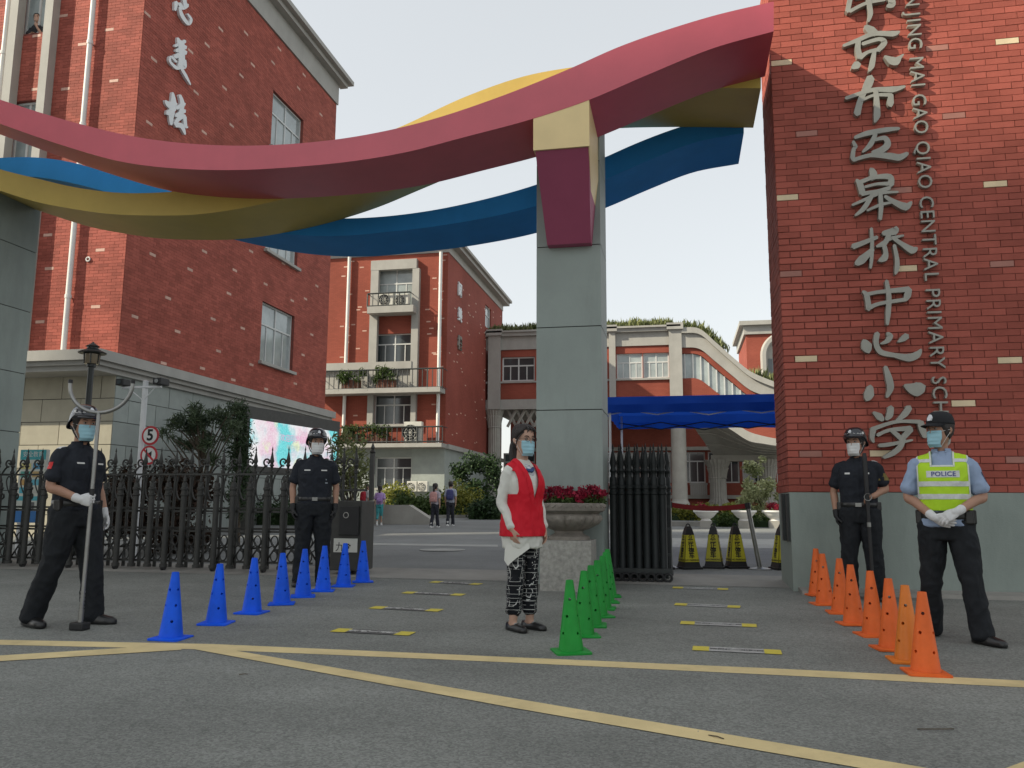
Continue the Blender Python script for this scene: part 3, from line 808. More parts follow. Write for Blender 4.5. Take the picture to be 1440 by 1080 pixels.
def nearest_cell(cl, uv, used):
    best = None
    for i, (u, v, L) in enumerate(cl):
        if v <= uv[1] <= v + BH and L > .2:
            d = abs(u + L / 2 - uv[0])
            if d < .3 and (best is None or d < best[0]): best = (d, i)
    if best: used.add(best[1])
creamR = set()
for p in cr_px: nearest_cell(cells, RF.uv(*p), creamR)
near_bricks = []
for i, (u, v, L) in enumerate(cells):
    if i in creamR: near_bricks.append((RF, u, v, L, 'brick_cream')); continue
    brick5(mb, RF, u + .003, v + .003, L - .006, BH - .006, -.003, .007 + rb.uniform(-.002, .002))
cells2 = list(brick_cells(fr0, BX + .006, z_led + .02, z_e0 - .01, BL, BH, fh))
fr_px = [(92, 22), (160, 40), (120, 61), (48, 52), (48, 125), (90, 125), (160, 114), (140, 352), (65, 378), (70, 331), (130, 432), (62, 452), (110, 300)]
creamF = set()
for p in fr_px: nearest_cell(cells2, FF.uv(*p), creamF)
for i, (u, v, L) in enumerate(cells2):
    if u < BX - 6.3: continue
    if i in creamF: near_bricks.append((FF, u, v, L, 'brick_cream')); continue
    brick5(mb, FF, u + .003, v + .003, L - .006, BH - .006, -.003, .007 + rb.uniform(-.002, .002))
mb.build('brick_courses', MT['brick'], b1, kind='stuff')
for Pn, u, v, L, key in near_bricks:
    m1 = MB(); brick5(m1, Pn, u + .003, v + .003, L - .006, BH - .006, -.003, .010)
    o = m1.build('brick', MT['brick_dull'], b1); o['label'] = 'cream brick'
for h, gl in ((lo, 'glass_pale'), (md, 'glass_pale'), (hi, 'glass_pale')):
    window(b1, RF, h[0], h[1], h[2], h[3], 2, .36, -.16, .055, gl)
    m1 = MB(); m1.hexa([RF(h[0] - .1, h[2] - .1, .0), RF(h[0] - .1, h[2] - .1, .13), RF(h[1] + .1, h[2] - .1, .13), RF(h[1] + .1, h[2] - .1, .0)],
                       [RF(h[0] - .1, h[2] - .004, .0), RF(h[0] - .1, h[2] - .004, .13), RF(h[1] + .1, h[2] - .004, .13), RF(h[1] + .1, h[2] - .004, .0)])
    m1.build('sill', MT['white_trim'], b1, fix=True)
for h in fh:
    window(b1, FF, h[0], h[1], h[2], h[3], 2, .3, -.16, .06, 'glass_pale', low_split=False)
# grey stone block base
def blocks(Pn, u0, u1, v0, v1, bw, bh, mk='stone'):
    nr = max(1, round((v1 - v0) / bh)); hh = (v1 - v0) / nr
    for r in range(nr):
        u = u0 - (bw / 2 if r % 2 else 0)
        while u < u1 - .05:
            a, b = max(u, u0), min(u + bw, u1)
            if b - a > .06:
                m1 = MB(); dd = .028 + rb.uniform(-.004, .004)
                brick5(m1, Pn, a + .008, v0 + r * hh + .008, b - a - .016, hh - .016, .0, dd)
                m1.build('stone_block', MT[mk], b1)
            u += bw
mb = MB()
faces_with_holes(mb, RF, BY, far, zg, z_led - .3, [], .008); faces_with_holes(mb, FF, fr0, BX, zg, z_led - .3, [], .008)
mb.build('base_wall', MT['joint'], b1)
blocks(RF, BY - .02, far, zg, z_led - .45, 1.05, .56)
blocks(FF, BX - 5.6, BX + .02, zg, z_led - .45, 1.05, .56, 'stone_sunlit')
# ledge: a stepped string course round the corner, deeper on the front
mb = MB()
def ring_course(mb, z0, z1, dr, df):
    mb.hexa([(fr0, BY - df, z0), (BX + dr, BY - df, z0), (BX + dr, BY - .001, z0), (fr0, BY - .001, z0)], [(fr0, BY - df, z1), (BX + dr, BY - df, z1), (BX + dr, BY - .001, z1), (fr0, BY - .001, z1)])
    mb.box((BX + .001, BY, z0), (BX + dr, far + dr, z1))
ring_course(mb, z_led - .24, z_led, .32, 1.0)
ring_course(mb, z_led - .34, z_led - .241, .22, .9)
ring_course(mb, z_led - .46, z_led - .341, .12, .8)
mb.build('ledge', MT['white_trim'], b1, fix=True)
mb = MB()
ring_course(mb, z_e0, z_e1 - .12, .06, .06); ring_course(mb, z_e1 - .119, z_e1 + .05, .32, .32); ring_course(mb, z_e1 + .051, z_e1 + .22, .5, .5)
mb.build('cornice', MT['white_trim'], b1, fix=True)
# front pilasters, sills, downpipes
def vstrip(name, px0, px1, py, z0, z1, d, m, Pn=FF):
    a, b = Pn.uv(px0, py)[0], Pn.uv(px1, py)[0]
    m1 = MB(); m1.hexa([Pn(a, z0, 0), Pn(a, z0, d), Pn(b, z0, d), Pn(b, z0, 0)], [Pn(a, z1, 0), Pn(a, z1, d), Pn(b, z1, d), Pn(b, z1, 0)])
    return m1.build(name, m, b1, fix=True)
vstrip('pilaster', 17, 28, 100, z_led, z_e0, .25, MT['white_trim'])
vstrip('pilaster', 66, 77, 100, z_led, z_e0, .25, MT['white_trim'])
for px in (8, 128):
    u = FF.uv(px, 100)[0]
    m1 = MB(); m1.tube([FF(u, z_led + .01, .12), FF(u, z_e0 - .01, .12)], .065, 12)
    pp = m1.build('downpipe', MT['pipe'], b1, smooth=True)
    for zc_ in (6.0, 8.2, 10.4, 12.6):
        m2 = MB(); m2.tube([FF(u, zc_, .12), FF(u, zc_ + .09, .12)], .078, 12); m2.tube([FF(u, zc_ + .045, .0), FF(u, zc_ + .045, .12)], .02, 6)
        m2.build('pipe_clamp', MT['pipe'], pp)
u, v = FF.uv(125, 365)
m1 = MB(); m1.tube([FF(u + .05 * cos(t), v + .05 * sin(t), .03) for t in np.linspace(0, 2 * pi, 17)], .018, 6, caps=False); m1.build('vent_ring', MT['pipe'], b1)
# brush characters on the gable
cv = lambda x, y: RF.uv(200 + x / 5.4, y / 5.4)
CH1 = [
 [[(215, -95, 16), (300, -110, 20)], [(235, -130, 14), (245, -60, 18)], [(285, -135, 14), (290, -70, 18)], [(240, -50, 20), (320, -60, 22)], [(240, 20, 22), (232, 80, 12)], [(262, 28, 16), (290, 62, 22), (325, 40, 22)], [(300, -5, 20), (312, 60, 20)], [(265, 60, 12), (282, 120, 20), (330, 183, 18), (352, 150, 14), (325, 108, 8)]],
 [[(253, 288, 6), (266, 322, 28), (292, 340, 30)], [(233, 352, 14), (308, 315, 20)], [(243, 388, 20), (312, 358, 24)], [(232, 432, 24), (312, 398, 26)], [(277, 330, 30), (282, 450, 34), (266, 512, 24)], [(240, 472, 12), (200, 433, 12), (193, 470, 12), (240, 517, 18), (272, 512, 20)], [(302, 460, 18), (302, 512, 20), (262, 503, 18)], [(277, 520, 14), (312, 580, 16), (347, 645, 6)]],
 [[(214, 706, 10), (220, 780, 32), (205, 860, 34), (204, 948, 12)], [(157, 766, 8), (190, 797, 36), (242, 790, 18)], [(178, 862, 34), (232, 830, 18)], [(268, 725, 14), (287, 790, 24), (275, 852, 20)], [(243, 822, 20), (302, 790, 20)], [(238, 882, 20), (302, 842, 24)], [(228, 942, 14), (260, 902, 24), (302, 880, 20)], [(238, 950, 28), (280, 960, 26), (306, 1022, 8)], [(302, 890, 20), (310, 960, 16), (326, 968, 8)]],
]
for st in CH1:
    st = [[(x, y, w * 1.4) for x, y, w in k] for k in st]
    character('character', st, cv, RF, b1, MT['letter_white'], .01, .07, .002)

# ------------------------------------------------------------------ second red building further in
B2Y = 43.4
F2 = Plane((0, B2Y, 0), (1, 0, 0), (0, -1, 0))
c2 = F2.uv(628, 500)[0]
R2 = Plane((c2, 0, 0), (0, 1, 0), (1, 0, 0))
b2 = thing('school_building', (c2 - 4, B2Y + 6, gz(45)), 'further red brick school building with balconies, flower boxes and small white characters', 'building', 'red brick school buildings')
zt2 = F2.uv(540, 361)[1] + .5
far2 = R2.uv(706, 520)[0]
u2 = lambda px, py: F2.uv(px, py)
def hole2(x0, x1, y0, y1):
    a, t_ = u2(x0, y0); b, bt = u2(x1, y1)
    return (a, b, bt, t_)
W3, W2, W1, W0 = hole2(530.5, 583, 379, 436), hole2(527.5, 582, 470, 510), hole2(526.5, 580, 555, 597), hole2(528, 578, 643, 686)
sr = R2.uv(682.5, 440)[0], R2.uv(690.5, 440)[0]
SW2 = (sr[0], sr[1], R2.uv(686, 462)[1], R2.uv(686, 431)[1])
zb2 = u2(540, 631)[1]
mb = MB()
faces_with_holes(mb, F2, c2 - 12, c2, zb2, zt2, [W3, W2, W1], 0, .25, 0)
faces_with_holes(mb, F2, c2 - 12, c2, gz(40), zb2, [W0], 0, .25, 1)
faces_with_holes(mb, R2, B2Y, far2, R2.uv(650, 631)[1], zt2, [SW2], 0, .2, 2)
faces_with_holes(mb, R2, B2Y, far2, gz(40), R2.uv(650, 631)[1], [], 0, .2, 1)
mb.add([(c2 - 12, B2Y, zt2), (c2, B2Y, zt2), (c2, far2, zt2), (c2 - 12, far2, zt2)], [(0, 1, 2, 3)], 1)
mb.add([(c2 - 12, far2, 0), (c2, far2, 0), (c2, far2, zt2), (c2 - 12, far2, zt2)], [(0, 3, 2, 1)], 1)
mb.build('wall', [MT['brick_farX'], MT['stone'], MT['brick_farY']], b2)
for h, gl in ((W3, 'glass_pale'), (W2, 'glass'), (W1, 'glass'), (W0, 'glass')):
    window(b2, F2, h[0], h[1], h[2], h[3], 2, .35, -.2, .07, gl)
window(b2, R2, *SW2, 1, .4, -.15, .07, 'glass_pale')
def trim2(name, x0, x1, y0, y1, d, m='white_trim', d0=0.0):
    a, t_ = u2(x0, y0); b, bt = u2(x1, y1)
    m1 = MB(); m1.hexa([F2(a, bt, d0), F2(a, bt, d), F2(b, bt, d), F2(b, bt, d0)], [F2(a, t_, d0), F2(a, t_, d), F2(b, t_, d), F2(b, t_, d0)])
    return m1.build(name, MT[m], b2, fix=True)
trim2('pilaster', 524.5, 530, 379.5, 552, .3); trim2('pilaster', 582.5, 588, 379.5, 552, .3)
trim2('lintel', 524.5, 588, 369, 379, .31)
trim2('pilaster', 519.5, 526, 553.5, 600, .28); trim2('pilaster', 580, 586, 553.5, 600, .28)
trim2('string_course', 446, 581, 513, 519, .34); trim2('parapet_panel', 446, 581, 519.4, 551, .08)
trim2('window_sill', 524.6, 588, 436.4, 443, .9, 'white_trim')
trim2('balcony_slab', 446, 626, 551.5, 554.0, 1.0, 'white_trim')
trim2('balcony_slab', 470, 628, 626, 630, 1.0, 'white_trim')
trim2('spandrel_sill', 526, 580, 597.5, 600, .2); trim2('spandrel_sill', 528, 578, 686.5, 689, .2)
# cornice and gable eaves
m1 = MB()
m1.box((c2 - 12, B2Y - .05, zt2 - .45), (c2 + .05, far2, zt2 + .001)); m1.box((c2 - 12.2, B2Y - .45, zt2 + .002), (c2 + .45, far2 + .4, zt2 + .22)); m1.box((c2 - 12.3, B2Y - .62, zt2 + .221), (c2 + .62, far2 + .5, zt2 + .4))
m1.build('cornice', MT['white_trim'], b2)
m1 = MB(); zz = R2.uv(650, 631)[1]
m1.box((c2 + .001, B2Y, zz - .25), (c2 + .22, far2, zz)); m1.build('ledge', MT['white_trim'], b2)
for px in (489, 619):
    uu = u2(px, 480)[0]
    m1 = MB(); m1.tube([F2(uu, zb2 + .02, .16), F2(uu, zt2 - .46, .16)], .1, 10); m1.build('downpipe', MT['pipe'], b2, smooth=True)
for (x0, x1, y0, y1, dd) in ((447, 629, 526.5, 550.5, .96), (472, 629, 604, 625.5, .96), (524.8, 583, 418.5, 436, .85)):
    a, t_ = u2(x0, y0); b, bt = u2(x1, y1)
    m1 = MB()
    m1.tube([F2(a, t_, dd), F2(b, t_, dd)], .045, 6); m1.tube([F2(a, bt + .12, dd), F2(b, bt + .12, dd)], .04, 6)
    n = int((b - a) / .28)
    for i in range(n + 1):
        uu = a + (b - a) * i / n
        m1.tube([F2(uu, bt, dd), F2(uu, t_ - .031, dd)], .025 if i % 6 else .045, 5)
    for s_ in (a, b): m1.tube([F2(s_, t_, .02), F2(s_, t_, dd - .031)], .025, 5); m1.tube([F2(s_, bt + .12, .02), F2(s_, bt + .12, dd - .031)], .02, 5)
    m1.build('railing', MT['iron'], b2)
for bod, py, mm in (('\u9605', 409, 'letter_white'), ('\u7f8e', 444, 'letter_white'), ('\u697c', 484, 'letter')):
    uv_ = R2.uv(645.5, py)
    text_on('character', bod, .85, MT[mm], R2(uv_[0], uv_[1], .05), (0, 1, 0), (0, 0, 1), b2, depth=.04, offset=.03)
m1 = MB()
rr = random.Random(11)
for k in range(90):
    uu, vv = rr.uniform(c2 - 6.5, c2 - .3), rr.uniform(zb2 + .2, zt2 - .6)
    if any(h[0] - .4 < uu < h[1] + .4 for h in (W2,)) or zb2 + 2.2 < vv < zb2 + 4.6 and uu < c2 - 1.5: continue
    vv = round(vv / .078) * .078
    brick5(m1, F2, uu, vv, .25, .07, .001, .008)
for k in range(80):
    brick5(m1, R2, rr.uniform(B2Y + .3, far2 - .5), round(rr.uniform(zz + .3, zt2 - .8) / .078) * .078, .25, .07, .001, .008)
m1.build('cream_bricks', MT['brick_dull'], b2, kind='stuff')

# ------------------------------------------------------------------ central hall with columns and planted roof
CY = 53.0
F3 = Plane((0, CY, 0), (1, 0, 0), (0, -1, 0))
u3 = lambda px, py: F3.uv(px, py)
b3 = thing('school_hall', (-4, CY + 4, gz(CY)), 'low red and cream school hall on tall columns with plants growing along its roof', 'building', 'red brick school buildings')
xl, xr_ = u3(687, 500)[0], u3(958, 500)[0]
zt3, zp3 = u3(820, 463)[1], u3(820, 489)[1]
zbr, zwb, zwt = u3(820, 560)[1], u3(820, 534)[1], u3(820, 499)[1]
zun = u3(820, 574)[1]
wh = [(u3(706, 515)[0], u3(752, 515)[0], zwb + .02, zwt)]
wh += [(u3(867, 515)[0], u3(903.6, 515)[0], zwb, zwt), (u3(904.4, 515)[0], u3(941, 515)[0], zwb, zwt)]
mb = MB()
faces_with_holes(mb, F3, xl, xr_, zbr, zp3, wh, 0, .25, 0)
mb.add([F3(xl, zp3, 0), F3(xr_, zp3, 0), F3(xr_, zp3, -8), F3(xl, zp3, -8)], [(0, 1, 2, 3)], 1)
mb.add([F3(xl, zun, -8), F3(xr_, zun, -8), F3(xr_, zun, 0), F3(xl, zun, 0)], [(0, 1, 2, 3)], 1)
mb.add([F3(xl, zun, 0), F3(xl, zp3, 0), F3(xl, zp3, -8), F3(xl, zun, -8)], [(0, 1, 2, 3)], 1)
mb.build('wall', [MT['brick_farX'], MT['cream']], b3)
for h in wh[:1]: window(b3, F3, *h, 2, .36, -.2, .09, 'glass')
for h in wh[1:]: window(b3, F3, *h, 2, .36, -.2, .09, 'glass_pale')
m1 = MB()
def course3(m1, z0, z1, d):
    m1.hexa([F3(xl - .2, z0, .0), F3(xl - .2, z0, d), F3(xr_, z0, d), F3(xr_, z0, 0)], [F3(xl - .2, z1, .0), F3(xl - .2, z1, d), F3(xr_, z1, d), F3(xr_, z1, 0)])
course3(m1, zp3, zt3 - .35, .1); course3(m1, zt3 - .349, zt3 - .12, .35); course3(m1, zt3 - .119, zt3, .5)
course3(m1, zwb - .12, zwb - .004, .14)
course3(m1, zun, zbr, .1)
m1.build('parapet', MT['white_trim'], b3, fix=True)
for (a, b) in ((688, 705), (857, 866), (941, 959)):
    p, q = u3(a, 500)[0], u3(b, 500)[0]
    m1 = MB(); m1.box((p, CY - .32, zun + .001), (q, CY - .15, zt3 + .05)); m1.box((p - .12, CY - .5, zt3 - .3), (q + .12, CY - .16, zt3 + .12))
    m1.build('pier', MT['white_trim'], b3)
def fluted(px0, px1, ytop, Y, flutes=True, cap=True):
    a, b = atY(px0, 650, Y).x, atY(px1, 650, Y).x
    cx, r = (a + b) / 2, (b - a) / 2
    zt_ = atY(px0, ytop, Y).z
    n = 40
    m1 = MB()
    prof = [(r * 1.25, gz(Y)), (r * 1.25, gz(Y) + .25), (r * 1.05, gz(Y) + .4), (r, gz(Y) + .5), (r * .96, zt_ - (1.3 if cap else .1))]
    if cap: prof += [(r * 1.08, zt_ - 1.28), (r * 1.02, zt_ - 1.2), (r * 1.15, zt_ - .8), (r * 1.3, zt_ - .55), (r * 1.22, zt_ - .5), (r * 1.55, zt_ - .15)]
    prof += [(r * (1.6 if cap else 1), zt_)]
    rings = []
    for rr_, z in prof:
        rings.append([Vector((cx + rr_ * (1 - (.09 if flutes and k % 2 else 0)) * cos(2 * pi * k / n), Y + rr_ * (1 - (.09 if flutes and k % 2 else 0)) * sin(2 * pi * k / n), z)) for k in range(n)])
    m1.loft(rings)
    return m1.build('fluted_column' if flutes else 'round_column', MT['cream'], b3)
fluted(686, 704, 575, CY + .4)
fluted(944, 966, 575, CY + .6, False, False)
fluted(997, 1021, 647, 59.1)
fluted(1067, 1090, 646, 59.1)
# arched openings and lattice beside the fluted column; dark porch behind with a recessed lower storey
m1 = MB()
a, b = u3(712, 620)[0], u3(775, 620)[0]
for k in range(5):
    x0 = a + (b - a) * k / 5
    m1.tube([(x0, CY + .3, u3(700, 600)[1]), (x0 + (b - a) / 5, CY + .3, zun)], .1, 5); m1.tube([(x0 + (b - a) / 5, CY + .42, u3(700, 600)[1]), (x0, CY + .42, zun)], .1, 5)
m1.build('lattice', MT['cream'], b3)
BKY = CY + 7.5
F4 = Plane((0, BKY, 0), (1, 0, 0), (0, -1, 0))
holes4 = []
for (x0, x1) in ((708, 752), (756, 800), (804, 848), (852, 896), (900, 944), (948, 992), (996, 1040), (1044, 1088), (1092, 1136)):
    p, q = F4.uv(x0, 660)[0], F4.uv(x1, 660)[0]
    holes4.append((p, q, F4.uv(900, 679)[1], F4.uv(900, 636)[1]))
mb = MB()
faces_with_holes(mb, F4, xl, xl + 34, gz(BKY), F4.uv(900, 600)[1], holes4, 0, .3)
faces_with_holes(mb, F4, xl, xl + 34, F4.uv(900, 600)[1], zun, [], 0)
mb.build('porch_wall', MT['brick_farX'], b3)
for h in holes4: window(b3, F4, *h, 2, .3, -.25, .09, 'glass')
m1 = MB()
zs = F4.uv(900, 696)[1]
m1.box((xl, BKY - .4, zs - .25), (xl + 34, BKY - .02, zs))
m1.box((xl, BKY - .35, F4.uv(900, 634)[1]), (xl + 34, BKY - .021, F4.uv(900, 634)[1] + .25))
m1.build('porch_ledge', MT['cream'], b3)
m1 = MB()
p, q = F4.uv(972, 690)[0], F4.uv(993, 690)[0]
for k in range(9): m1.box((p + (q - p) * k / 8 - .06, BKY - .5, zs + .002), (p + (q - p) * k / 8 + .06, BKY - .42, zs + .7))
m1.box((p - .1, BKY - .52, zs + .701), (q + .1, BKY - .40, zs + .85))
m1.build('porch_balustrade', MT['white_trim'], b3)
# the wing sweeps down to the right in an S-curve: parapet, brick band, glass band, brick band, trim
wx = [958, 985, 1005, 1030, 1055, 1072, 1092, 1112]
wt = [463, 466, 483, 505, 525, 533, 540, 543]
WB = [wt] + [[a + b for a, b in zip(wt, off)] for off in ([26, 26, 25, 24, 24, 23, 23, 23], [34, 34, 34, 33, 33, 32, 32, 32], [69, 68, 66, 62, 58, 55, 52, 50], [97, 96, 93, 88, 83, 80, 77, 75], [111, 110, 107, 101, 96, 91, 87, 84])]
wq = np.linspace(958, 1112, 56)
wc = [pchip(wx, r, wq) for r in WB]
def wing_band(name, i0, i1, d0, d1, m, par=None):
    rings = []
    for k, x in enumerate(wq):
        a, b = atY(x, wc[i0][k], CY), atY(x, wc[i1][k], CY)
        xx = b.x
        rings.append([V3_((xx, CY - d1, b.z)), V3_((xx, CY - d0, b.z)), V3_((xx, CY - d0, a.z)), V3_((xx, CY - d1, a.z))])
    m1 = MB(); m1.loft(rings); return m1.build(name, m, par or b3, smooth=True, fix=True)
V3_ = Vector
wing_band('curved_parapet', 0, 1, -.5, .18, MT['white_trim'])
wing_band('curved_brick_band', 1, 2, -.4, .02, MT['brick_farX'])
gb = wing_band('curved_glass_band', 2, 3, -.3, -.14, MT['glass_pale'])
wing_band('curved_brick_band', 3, 4, -.4, .02, MT['brick_farX'])
wing_band('curved_trim', 4, 5, -.5, .15, MT['white_trim'])
m1 = MB()
for k in range(2, 54, 4):
    a, b = atY(wq[k], wc[2][k], CY), atY(wq[k], wc[3][k], CY)
    m1.box((b.x - .04, CY + .05, b.z), (b.x + .04, CY + .139, a.z))
m1.build('mullions', MT['frame'], gb, kind='stuff')
rings = []
for k, x in enumerate(wq):
    a = atY(x, wc[0][k], CY); rings.append([V3_((a.x, CY - .38, a.z - .3)), V3_((a.x, CY - .1, a.z - .3)), V3_((a.x, CY - .1, a.z + .06)), V3_((a.x, CY - .38, a.z + .06))])
m1 = MB(); m1.loft(rings); m1.build('parapet_coping', MT['white_trim'], b3, smooth=True, fix=True)
# sloping soffit over the entrance and the beam that carries it
SY = 58.6
m1 = MB(); fr_, bk_ = [], []
for k, x in enumerate(wq):
    b = atY(x, wc[5][k], CY); fr_.append(V3_((b.x, CY + .5, b.z - .002)))
    bb_ = atY(1003 + (x - 958) * .72, 640, SY); bk_.append(V3_((bb_.x, SY, bb_.z)))
m1.add(fr_ + bk_, [(i_, i_ + 1, len(wq) + i_ + 1, len(wq) + i_) for i_ in range(len(wq) - 1)])
m1.build('entrance_soffit', MT['cream'], b3)
m1 = MB()
for t_ in (.25, .5, .75):
    m1.tube([p_.lerp(r_, t_) - Vector((0, 0, .04)) for p_, r_ in zip(fr_[::3], bk_[::3])], .05, 5)
m1.build('soffit_ribs', MT['cream'], b3, kind='stuff')
b0_, b1__ = atY(1000, 640, SY), atY(1112, 634, SY)
m1 = MB(); m1.box((b0_.x, SY, b0_.z - .42), (b1__.x, SY + 1.0, b0_.z - .001)); m1.build('entrance_beam', MT['cream'], b3)

# ------------------------------------------------------------------ red tower behind, right
TY = 78.0
F5 = Plane((0, TY, 0), (1, 0, 0), (0, -1, 0))
b4 = thing('school_tower', (F5.uv(1090, 600)[0] + 4, TY + 4, gz(TY)), 'distant red brick tower with a white arched window, half hidden by the gate wall', 'building', 'red brick school buildings')
ta, tt = F5.uv(1049, 470)
tz = F5.uv(1070, 470)[1]
ac = F5.uv(1104, 500); ar = ac[0] - F5.uv(1074, 500)[0]
mb = MB()
mb.box((ta, TY, gz(TY)), (ta + 12, TY + 10, tz)); mb.build('wall', MT['brick_farX'], b4)
mb = MB(); mb.box((ta - .2, TY - .2, tz), (ta + 12.2, TY + 10, tz + .8)); mb.box((ta - .6, TY - .6, tz + .801), (ta + 12.6, TY + 10, tz + 1.2)); mb.build('cornice', MT['white_trim'], b4)
mb = MB()
zc_ = F5.uv(1090, 500)[1]
arch = [F5(ac[0] - ar * cos(t), zc_ + ar * sin(t), .12) for t in np.linspace(0, pi, 20)]
mb.tube([F5(ac[0] - ar, zc_ - 9, .12)] + arch + [F5(ac[0] + ar, zc_ - 9, .12)], .32, 6); mb.build('arch_surround', MT['white_trim'], b4)
mb = MB()
pol = [(ac[0] - ar * .93, zc_ - 9)] + [(ac[0] - ar * .93 * cos(t), zc_ + ar * .93 * sin(t)) for t in np.linspace(0, pi, 20)] + [(ac[0] + ar * .93, zc_ - 9)]
mb.prism(pol, lambda u, v, d: F5(u, v, d), .01, .04); mb.build('arched_window', MT['cream'], b4, fix=True)
mb = MB(); mb.box((ac[0] - ar * .8, TY - .09, zc_ - 9), (ac[0] + ar * .8, TY - .05, zc_ - .3)); mb.build('pane', MT['glass'], b4)

# ------------------------------------------------------------------ apartment block across the street, whose shade covers the forecourt
oc = thing('apartment_building', (-71, -37, gz(-37)), 'tall plain apartment block across the street, shading the whole forecourt', 'building')
OZ = 62.0
mb = MB(); mb.box((-94, -44, gz(-44) - 1), (-48, -30, OZ)); mb.build('wall', MT['cream'], oc)
mb = MB(); mb.box((-99, -32.6, gz(-44) - 1), (-94.05, -30.2, 76.0)); mb.box((-94.04, -32.6, OZ + .01), (-84, -30.2, 76.0)); mb.build('added_shade_block', MT['cream'], oc)  # unseen taller block, added to shade the ground inside the gate
mb = MB()
for r in range(19):
    for k in range(14):
        x = -92.5 + k * 3.15
        mb.box((x, -30.06, 2.0 + r * 3.1), (x + 1.6, -29.98, 3.6 + r * 3.1))
mb.build('windows', MT['glass'], oc, kind='stuff')

# ================================================================== OBJECTS
# ------------------------------------------------------------------ foliage helpers
def leaves_np(name, centers, rad, n, size, m, parent=None, seed=0, squash=(1, 1, 1), flat=0.0, kind=None, upright=False, aspect=2.2):
    """leaf-sized faces scattered through overlapping clumps; uneven outline with gaps"""
    r = np.random.default_rng(seed)
    centers = np.array(centers, float); rad = np.array(rad, float)
    w = rad ** 2.2; idx = r.choice(len(centers), n, p=w / w.sum())
    d = r.normal(size=(n, 3)); d /= np.linalg.norm(d, axis=1)[:, None]
    rr = rad[idx] * (r.random(n) ** 0.55) * (0.82 + 0.3 * r.random(n))
    p = centers[idx] + d * rr[:, None] * np.array(squash)
    a = r.normal(size=(n, 3))
    if upright: a = np.stack([r.normal(0, .35, n), r.normal(0, .35, n), np.ones(n)], 1)
    a /= np.linalg.norm(a, axis=1)[:, None]
    b = np.cross(a, r.normal(size=(n, 3))); b /= np.linalg.norm(b, axis=1)[:, None]
    s = size * (0.6 + 0.8 * r.random(n))[:, None]
    v = np.empty((n, 4, 3))
    nn = np.cross(a, b)
    v[:, 0] = p - a * s; v[:, 1] = p + b * s / aspect + nn * s * .12; v[:, 2] = p + a * s; v[:, 3] = p - b * s / aspect + nn * s * .12
    off = np.array(wl(parent)) if parent else np.zeros(3)
    me = bpy.data.meshes.new(name)
    me.vertices.add(n * 4); me.loops.add(n * 4); me.polygons.add(n)
    me.vertices.foreach_set('co', (v.reshape(-1, 3) - off).ravel())
    me.loops.foreach_set('vertex_index', np.arange(n * 4))
    me.polygons.foreach_set('loop_start', np.arange(0, n * 4, 4))
    me.polygons.foreach_set('loop_total', np.full(n, 4))
    me.materials.append(m); me.update(calc_edges=True)
    o = put(name, me, parent)
    if kind: o['kind'] = kind
    return o
def blob_clumps(c, r, n, seed, squash=(1, 1, 1), k=.45):
    q = random.Random(seed); cs, rs = [], []
    for i in range(n):
        while True:
            d = Vector((q.uniform(-1, 1), q.uniform(-1, 1), q.uniform(-1, 1)))
            if d.length < 1: break
        cs.append((c[0] + d.x * r * squash[0], c[1] + d.y * r * squash[1], c[2] + d.z * r * squash[2])); rs.append(r * k * q.uniform(.6, 1.3))
    return cs, rs
def tree(name, loc, hh, clumps, leaf, n, size, label, cat, trunk_r=.06, group=None, seed=1, limbs=5, aspect=2.2, upright=False):
    t = thing(name, loc, label, cat, group)
    q = random.Random(seed)
    cs, rs = clumps
    base = Vector(loc); topc = Vector((sum(c[0] for c in cs) / len(cs), sum(c[1] for c in cs) / len(cs), sum(c[2] for c in cs) / len(cs)))
    m1 = MB()
    p1 = base.lerp(topc, .45) + Vector((q.uniform(-.1, .1), q.uniform(-.1, .1), 0))
    m1.tube([base - Vector((0, 0, .05)), p1, topc], [trunk_r, trunk_r * .7, trunk_r * .3], 8, smooth=4)
    for i in q.sample(range(len(cs)), min(limbs, len(cs))):
        e = Vector(cs[i]); s_ = base.lerp(topc, q.uniform(.4, .8))
        m1.tube([s_, s_.lerp(e, .5) + Vector((0, 0, .05)), e], [trunk_r * .45, trunk_r * .3, trunk_r * .12], 6, smooth=3)
    m1.build('trunk', MT['bark'], t, smooth=True)
    leaves_np('crown', cs, rs, n, size, MT[leaf], t, seed, aspect=aspect, upright=upright)
    return t

# ------------------------------------------------------------------ sliding gate on the left (drawn out)
GY = 10.45
gt = thing('sliding_gate', (-7.0, GY, gz(GY)), 'drawn-out dark iron sliding gate with spear tops and scrolls, left of the entrance', 'gate', 'dark iron sliding gates')
def tall_picket():
    m1 = MB()
    m1.lathe([(.0, .02), (.026, .02), (.026, .2), (.02, .22), (.02, 1.34), (.03, 1.35), (.03, 1.375), (.018, 1.385), (.018, 1.43), (.034, 1.45), (.02, 1.475), (.032, 1.51), (.012, 1.62), (.006, 1.655), (.012, 1.665), (.0, 1.73)], 10)
    return m1.mesh('tall_picket', MT['bronze_iron'], True)
def short_picket():
    m1 = MB()
    m1.lathe([(.0, .05), (.055, .05), (.055, .09), (.04, .1), (.04, 1.02), (.05, 1.03), (.05, 1.05), (.04, 1.06), (.04, 1.10), (.052, 1.11), (.052, 1.135), (.04, 1.145), (.036, 1.2), (.018, 1.215), (.024, 1.24), (.008, 1.3), (.0, 1.34)], 12)
    return m1.mesh('short_picket', MT['bronze_iron'], True)
